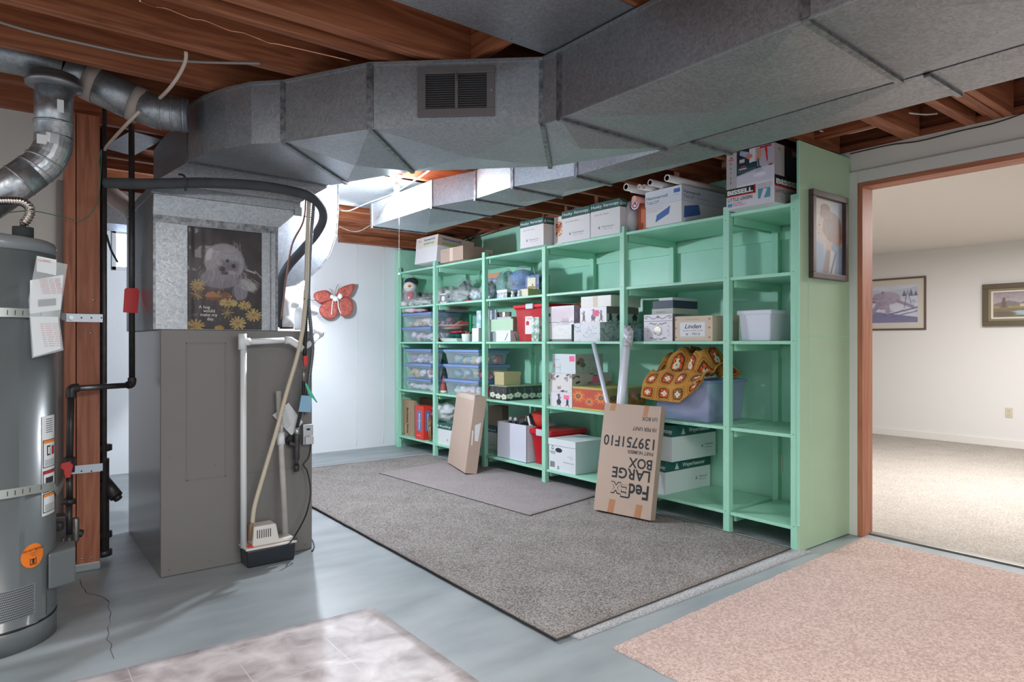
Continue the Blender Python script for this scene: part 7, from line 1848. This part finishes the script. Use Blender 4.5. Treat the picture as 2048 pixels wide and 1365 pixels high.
def fedex(t, w, h, d):
    mb = MB(); mb.box(0, w, 0, h, -d, 0)
    ink = 1; X, Y2 = Vector((-1, 0, 0)), Vector((0, -1, 0))
    def T(s, u, v, size, wd, bold=.02, m=1): mb.text(s, (w * (1 - u), h * v, 0), X, Y2, size * h, m, width=wd * w, bold=bold)
    T('FedEx', .10, .205, .115, .64, .03) if False else None
    T('Fed', .075, .285, .175, .34, .025)
    # outlined E x
    
    mb.text('E', (w * .60, h * .262, 0), X, Y2, .15 * h, 1, width=.15 * w, bold=.05); mb.text('x', (w * .455, h * .275, 0), X, Y2, .20 * h, 1, width=.19 * w, bold=.05)
    mb.text('E', (w * .592, h * .265, 0), X, Y2, .142 * h, 0, width=.132 * w, bold=.015, off=.0011); mb.text('x', (w * .445, h * .275, 0), X, Y2, .195 * h, 0, width=.168 * w, bold=.010, off=.0011)
    T('LARGE', .075, .415, .135, .66, .02); T('BOX', .06, .515, .125, .40, .02); T('PART NUMBER', .06, .585, .046, .44, .015)
    T('139751F10', .055, .70, .135, .89, .015); T('10 PER UNIT', .05, .80, .048, .40, .015); T('U/I BOX', .045, .895, .048, .26, .015)
    for (a, b, c_, e_) in ((.25, .36, 0, .12), (.72, .83, 0, .115), (.70, .78, .90, 1), (.10, .20, .93, 1)):
        mb.poly([(w * a, h * c_, .0005), (w * b, h * c_, .0005), (w * (b + .02), h * e_, .0005), (w * (a + .02), h * e_, .0005)], 2)
    # narrow side
    Z, Ys = Vector((0, 0, 1)), Vector((0, 0, 0))
    mb.text('FedEx', (w, h * .88, -d * .25), Vector((0, -1, 0)), Vector((0, 0, 1)), .0001, 1) if False else None
    mb.text('Fed', (w + .0001, h * .86, -d * .82), Vector((0, -1, 0)), Vector((0, 0, -1)) * -1, d * .8, 1, width=h * .20, bold=.045)
    mb.text('Ex', (w + .0001, h * .65, -d * .82), Vector((0, -1, 0)), Vector((0, 0, 1)), d * .8, 3, width=h * .12, bold=.045)
    mb.text('139751F10', (w + .0001, h * .48, -d * .80), Vector((0, -1, 0)), Vector((0, 0, 1)), d * .62, 1, width=h * .32, bold=.03)
    mb.build('carton', [CARD, INK, M('packing_tape', (176, 126, 92), .35), M('brown_ink', (140, 110, 60), .7)], t, bevel=.002, local=True)
FB = tipped('shipping_box', 'tall flat brown shipping box with upside down black lettering leaning on the shelves', (1187, 1019), (1301, 1042), .034, (1210, 806), .062, fedex)
def plainbox(t, w, h, d):
    mb = MB(); mb.box(0, w, 0, h, -d, 0)
    mb.box(0, w, h * .505, h * .508, 0, .0006, 0)
    mb.poly([(w + .0006, h * .42, -d * .75), (w + .0006, h * .42, -d * .45), (w + .0006, h * .62, -d * .3), (w + .0006, h * .66, -d * .8)][::-1], 1)
    mb.poly([(w + .0006, h * .36, -d * .3), (w + .0006, h * .36, -d * .2), (w + .0006, h * .56, -d * .12), (w + .0006, h * .54, -d * .26)][::-1], 1)
    mb.build('carton', [CARD, M('torn_label', (226, 226, 226), .6)], t, bevel=.003, local=True)
    mb = MB(); mb.poly([(w * .35, h + .001, .002), (w, h + .001, .004), (w, h + .012, -d * .5), (w * .3, h + .016, -d * .55)], 0); mb.poly([(w * .1, h * .94, .001), (w * .95, h * .93, .001), (w, h + .002, .002), (w * .3, h + .002, .002)], 1)
    mb.build('taped_flap', [CARD, M('shiny_tape', (206, 184, 168), .15, coat=.8)], t, local=True)
tipped('cardboard_box', 'tall plain brown cardboard box leaning against the shelves with a torn white label', (895, 925), (930, 947), .043, (914, 783), .11, plainbox)
# wrapping paper tubes behind the big box
def stick(name, label, top, bot, xt, xb, r, mat, extra=None):
    a = P(*top, x=xt); r_ = ray(*bot); k = xb / r_[0]; b = Vector((r_[0] * k, r_[1] * k, CAMH + r_[2] * k))
    d = (b - a).normalized(); k2 = (a.z - r - .03) / -d.z; b = a + d * k2
    t = thing(name, label, 'paper roll', tuple(b)); mb = MB(); mb.tube([a, b], r, 20); mb.build('tube', [mat], t)
    if extra: extra(t, a, b)
    return a, b
stick('wrapping_tube', 'thin white tube slanting behind the leaning brown boxes', (1187, 687), (1215, 806), 3.590, 3.589, .0165, M('pale_violet_tube', (214, 220, 236), .3))
def top3(t, a, b):
    d = (b - a).normalized(); mb = MB(); 
    for k in range(3): mb.tube([a - d * .015 * k + Vector((.0, .012 * (k - 1), 0)), a + d * .12 + Vector((0, .012 * (k - 1), 0))], .030 - .002 * k, 14)
    mb.build('printed_wrap', [M('silver_print_wrap', (226, 228, 232), .3, noise=(60, (176, 180, 188), .15))], t)
    mb = MB(); mb.tube([a + d * .12 + Vector((-.006, .022, 0)), b + Vector((-.006, .022, .015))], .019, 16); mb.build('second_tube', [M('clear_pale_tube', (222, 226, 236), .2)], t)
stick('wrapping_rolls', 'thick bundle of pale wrapping rolls with printed top behind the brown box', (1257, 660), (1244, 806), 3.581, 3.580, .026, M('clear_pale_tube', (222, 226, 236), .2), top3)
# outlets
def outlet(name, label, c, nrm_x=True, mat=None):
    t = thing(name, label, 'outlet', tuple(c)); x, y, z = c
    mb = MB(); mb.box(x - .006, x, y - .036, y + .036, z - .057, z + .057); mb.build('plate', [mat], t, bevel=.003)
    for s_ in (-1, 1):
        mb = MB(); mb.box(x - .009, x - .006, y - .017, y + .017, z + s_ * .026 - .016, z + s_ * .026 + .016); mb.build('receptacle', [mat], t, bevel=.003)
        for k in (-1, 1): mb = MB(); mb.box(x - .0095, x - .0089, y + k * .007 - .0015, y + k * .007 + .0015, z + s_ * .026 - .002, z + s_ * .026 + .007); mb.build('slot', [INK], t)
outlet('wall_outlet', 'outlet on the green wall in the lowest right bay', P(1556, 924, x=XW), mat=M('green_outlet', (196, 206, 180), .4))
outlet('wall_outlet', 'ivory outlet on the white wall of the room beyond the doorway', P(2018, 826, x=XR), mat=M('ivory_outlet', (206, 196, 176), .4))

# ---- pictures
def pict(name, label, plane, pts4, fw, fd, fmat, img, matw=0, matcol=None, cat='framed picture', inner=None, nrm=None, tilt=0):
    """plane: 'x' (hung on x = const, facing -x) or 'y' (facing -y); pts4 = (u0,u1,z0,z1) in metres"""
    k, c = plane; u0, u1, z0, z1 = pts4
    if k == 'x': o, U, N = Vector((c, u0, z0)), Vector((0, -1, 0)), Vector((-1, 0, 0))
    else: o, U, N = Vector((u0, c, z0)), Vector((1, 0, 0)), Vector((0, -1, 0))
    w, h = abs(u1 - u0), z1 - z0
    t = thing(name, label, cat, tuple(o + U * w / 2)); R = None
    def bx(mb, a0, a1, b0, b1, d0, d1, m=0):
        p = [o + U * a0 + VZ * b0 + N * d0, o + U * a1 + VZ * b0 + N * d0, o + U * a1 + VZ * b1 + N * d0, o + U * a0 + VZ * b1 + N * d0]; mb.prism(p, N * (d1 - d0), m)
    mb = MB()
    for (f0, f1, dd, m_) in ((0, fw, fd, 0),) if not inner else ((0, fw * .55, fd, 0), (fw * .55, fw * .8, fd * .75, 1), (fw * .8, fw, fd * .5, 2)):
        bx(mb, f0, w - f0, f0, f1, 0, dd, m_); bx(mb, f0, w - f0, h - f1, h - f0, 0, dd, m_); bx(mb, f0, f1, f1, h - f1, 0, dd, m_); bx(mb, w - f1, w - f0, f1, h - f1, 0, dd, m_)
    mb.build('frame', [fmat] + (inner or []), t, bevel=.003)
    mb = MB(); bx(mb, fw, w - fw, fw, h - fw, 0, .004, 0)
    mw = matw; mb.canvas(o + U * (fw + mw) + VZ * (fw + mw) + N * .0045, U, VZ, w - 2 * (fw + mw), h - 2 * (fw + mw), img, 1)
    mb.build('print', [M(name + '_mat', matcol or (200, 200, 200), .7), PRINT], t)
    mb = MB(); bx(mb, fw, w - fw, fw, h - fw, .007, .008, 0); mb.build('glass', [M('picture_glass', (255, 255, 255), .25, alpha=.04, spec=.2)], t)
    return t
# portrait
im = cv(110, 180, (206, 200, 190)); vnoise(im, .06, 6, 1, 1.6)
ell(im, .95, .15, .35, .25, (156, 176, 196), .7, .8); ell(im, .1, .75, .3, .22, (140, 164, 190), .8, .8)
pol(im, [(.06, .58), (.35, .60), (.45, 1), (.05, 1)], (130, 158, 188), .55); pol(im, [(.45, .64), (.85, .52), (1, .62), (1, 1), (.3, 1)], (120, 150, 184), .8); pol(im, [(.5, .62), (.62, .64), (.52, 1), (.34, 1)], (150, 120, 104), .9)
pol(im, [(.60, .66), (.80, .70), (.72, 1), (.55, 1)], (210, 206, 204), .9); seg(im, .78, .70, .6, 1, .03, (86, 108, 140), .8)
ell(im, .42, .40, .26, .20, (206, 178, 160), 1, .1); pol(im, [(.2, .28), (.12, .42), (.19, .46), (.2, .52), (.3, .58), (.55, .58), (.55, .3)], (204, 176, 158)); pol(im, [(.42, .5), (.66, .5), (.62, .68), (.46, .68)], (200, 170, 152))
ell(im, .66, .36, .32, .20, (150, 112, 96), 1, .1); ell(im, .82, .48, .2, .12, (166, 116, 92), 1, .3); ell(im, .42, .12, .16, .06, (150, 120, 106)); ell(im, .46, .20, .22, .07, (168, 134, 118), 1, .2)
for _ in range(26):
    rs_ = random.Random(_); x = .4 + .5 * rs_.random(); seg(im, x, .2 + .1 * rs_.random(), x + .1, .5, .008, (120, 86, 74), .5)
ell(im, .36, .42, .05, .03, (150, 110, 100), .6, .5); seg(im, .2, .36, .27, .36, .008, (90, 70, 70)); seg(im, .17, .47, .24, .48, .008, (150, 90, 84)); ell(im, .40, .42, .05, .04, (120, 96, 90), .5, .5)
xL, xR_ = P(1617, 470, y=1.96).x, P(1688, 470, y=1.96).x
zT, zBt = P(1650, 388, y=1.96).z, P(1650, 560, y=1.96).z
fr_ = M('dark_walnut_frame', (86, 66, 60), .45, noise=(8, (60, 44, 40), .4))
pict('framed_picture', 'dark framed watercolour of a head in profile on the pale green end panel', ('y', 1.9605), (xL, xR_, zBt, zT), .035, .03, fr_, im, 0, (206, 200, 190))
# bear picture beyond
im = cv(170, 130, (206, 208, 224)); vnoise(im, .06, 10, 1)
pol(im, [(0, .2), (.3, .1), (.6, .14), (1, .05), (1, .3), (0, .3)], (186, 192, 212)); 
for x, h_ in ((.05, .18), (.14, .22), (.5, .16), (.8, .16), (.9, .2), (.97, .14)): pol(im, [(x - .035, .30), (x + .035, .30), (x, .30 - h_)], (96, 104, 132))
pol(im, [(0, .34), (.42, .40), (.42, .46), (0, .44)], (110, 106, 150)); pol(im, [(0, .62), (.3, .68), (1, .86), (1, 1), (0, 1)], (116, 112, 156))
ell(im, .55, .34, .20, .17, (172, 158, 178), 1, .15); ell(im, .42, .28, .10, .09, (160, 146, 168), 1, .15); ell(im, .34, .34, .05, .04, (140, 128, 156)); ell(im, .46, .5, .10, .14, (164, 150, 176), 1, .15); seg(im, .42, .5, .3, .72, .04, (150, 138, 168)); seg(im, .54, .5, .56, .76, .035, (168, 156, 180)); seg(im, .7, .42, .92, .58, .03, (150, 138, 166)); ell(im, .47, .18, .02, .03, (110, 100, 130))
for _ in range(160):
    rs_ = random.Random(_ + 50); x, y = rs_.random(), .3 + .7 * rs_.random(); seg(im, x, y, x + .05, y + .015 * rs_.uniform(-1, 2), .003, (90, 86, 130), .5)
seg(im, .5, .8, 1, .6, .012, (96, 94, 134)); seg(im, .6, .85, 1, .7, .008, (96, 94, 134)); seg(im, .05, .95, .3, .7, .01, (220, 220, 236)); seg(im, .8, .6, .84, .2, .006, (110, 110, 140)); seg(im, .9, .5, .85, .15, .005, (110, 110, 140))
yR = P(1853, 600, x=XR).y; z0_, z1_ = P(1853, 660, x=XR).z, P(1853, 552, x=XR).z
pict('framed_picture', 'wide framed bear print with pale blue mat on the wall beyond the doorway', ('x', XR - .001), (yR + .98, yR, z0_, z1_), .022, .02, M('brown_slim_frame', (104, 82, 72), .45), im, .075, (176, 192, 200))
# landscape
im = cv(150, 100, (176, 164, 168)); X, Y = gridxy(im); mixin(im, np.clip((.5 - Y) * 2, 0, 1), (138, 126, 134), .8)
pol(im, [(0, .46), (.3, .34), (.55, .46), (1, .36), (1, .6), (0, .6)], (120, 112, 110)); rect(im, 0, .55, 1, 1, (150, 130, 70)); rect(im, 0, .64, 1, 1, (112, 98, 62)); ell(im, .62, .83, .34, .09, (150, 178, 186)); ell(im, .2, .86, .22, .1, (86, 76, 50), 1, .4)
for k in range(6): y = .18 + k * .07; pol(im, [(.20 - .04 - k * .012, y + .09), (.20 + .04 + k * .012, y + .09), (.20, y)], (96, 64, 56))
rect(im, .5, .46, .72, .58, (196, 186, 160)); pol(im, [(.48, .47), (.61, .38), (.74, .47)], (110, 92, 80)); rect(im, .76, .40, 1, .6, (120, 104, 92)); pol(im, [(.74, .42), (.88, .26), (1, .36), (1, .44)], (196, 176, 150))
vnoise(im, .08, 24, 4)
yL2 = P(1967, 600, x=XR).y; z0_, z1_ = P(1967, 653, x=XR).z, P(1967, 570, x=XR).z
pict('framed_picture', 'landscape painting in a wide brown frame with cream liner beyond the doorway', ('x', XR - .001), (yL2, yL2 - .70, z0_, z1_), .10, .05, M('olive_brown_frame', (96, 84, 66), .4), im, 0, (206, 200, 190), inner=[M('olive_frame', (132, 124, 98), .5), M('cream_liner', (226, 216, 204), .6)])
# wire wreath on the green wall, upper left
wr = thing('wire_wreath', 'dark wire wreath ring hanging on the green wall behind the leftmost carton', 'wreath', tuple(P(835, 555, x=4.19)))
cw = P(850, 515, x=4.19)
for k, (r1, r2) in enumerate(((.36, .30), (.34, .28), (.31, .26), (.24, .20))):
    mb = MB(); mb.tube([cw + Vector((-.01 * (k % 2), math.cos(t) * r1, math.sin(t) * r2 - .0)) for t in [2 * math.pi * j / 40 for j in range(40)]], .0028, 6, closed=True); mb.build('ring', [M('dark_wire', (66, 78, 80), .5)], wr)
rs = random.Random(9)
for k in range(18):
    t = 2 * math.pi * k / 18; p = cw + Vector((0, math.cos(t) * .22, math.sin(t) * .19)); mb = MB(); mb.tube([p, p + Vector((-.01, math.cos(t + .8) * .06, math.sin(t + .8) * .06))], .0025, 5); mb.build('twig', [M('dark_wire', (66, 78, 80), .5)], wr)
# butterfly on the far wall
bf = thing('mesh_butterfly', 'red mesh butterfly decoration hung on the white far wall', 'decoration', tuple(P(672, 604, y=6.78)))
yb = 6.80; rm = M('red_mesh', (214, 124, 108), .55, noise=(70, (166, 72, 64), .3), bump=(90, 1, .01)); wm = M('white_fluff', (240, 240, 240), .8)
def wing(pts, dark=False):
    q = [P(a, b, y=yb) for a, b in pts]; c = sum(q, Vector()) / len(q); n = len(q); mb = MB()
    ring_ = arc(q + [q[0]], 5)[:-1]; m_ = len(ring_)
    inner = [c.lerp(p, .62) + Vector((0, -.03, 0)) for p in ring_]; inner2 = [c.lerp(p, .3) + Vector((0, -.012, 0)) for p in ring_]
    mb.add(ring_ + inner + inner2 + [c + Vector((0, -.004, 0))], [(i, (i + 1) % m_, m_ + (i + 1) % m_, m_ + i) for i in range(m_)] + [(m_ + i, m_ + (i + 1) % m_, 2 * m_ + (i + 1) % m_, 2 * m_ + i) for i in range(m_)] + [(2 * m_ + i, 2 * m_ + (i + 1) % m_, 3 * m_) for i in range(m_)], 0, True)
    w_ = mb.build('wing', [rm], bf); e = MB(); e.tube(ring_, .005, 6, closed=True); e.build('wire_edge', [M('red_wire_edge', (160, 60, 60), .5)], w_)
wing([(664, 594), (655, 583), (645, 582), (632, 586), (628, 592), (632, 600), (641, 606), (650, 603), (662, 600)])
wing([(672, 592), (678, 580), (690, 573), (707, 569), (708, 577), (700, 592), (690, 594), (680, 594)])
wing([(664, 600), (650, 606), (640, 616), (641, 627), (652, 636), (664, 637), (673, 630), (676, 616), (674, 604)])
wing([(678, 603), (676, 618), (682, 630), (690, 633), (700, 630), (706, 618), (704, 603), (694, 595), (684, 597)])
mb = MB(); 
for k, (a, b, s_) in enumerate(((664, 594, .022), (671, 598, .03), (680, 593, .03))): mb.blob(P(a, b, y=yb - .04), (s_, .02, s_), .2, 3, k, 0, 12, 8)
mb.tube(arc([P(666, 600, y=yb - .04), P(664, 615, y=yb - .045), P(663, 630, y=yb - .03)], 4), .005, 6); mb.tube(arc([P(676, 600, y=yb - .04), P(677, 615, y=yb - .045), P(682, 628, y=yb - .03)], 4), .006, 6); mb.build('white_body', [wm], bf)
for pts in ([(666, 590), (663, 582), (659, 578)], [(670, 590), (673, 576), (677, 569)]):
    mb = MB(); mb.tube(arc([P(a, b, y=yb) for a, b in pts], 4), .0025, 6); mb.build('antenna', [M('dark_wire', (66, 78, 80), .5)], bf)
mb = MB(); q = P(671, 598, y=yb); mb.tube([q, Vector((q.x, YW - .001, q.z))], .003, 6); mb.build('hanger', [M('dark_wire', (66, 78, 80), .5)], bf)
# white latch box etc. by the doorway: small hinge at the foot of the casing
mb = MB(); q = P(1690, 1052, x=XW); mb.box(XW - .004, XW, q.y - .012, q.y + .012, .02, .09); mb.build('black_bracket', [BLACKI], label='small black metal bracket low between the green panel and the door casing', cat='bracket')
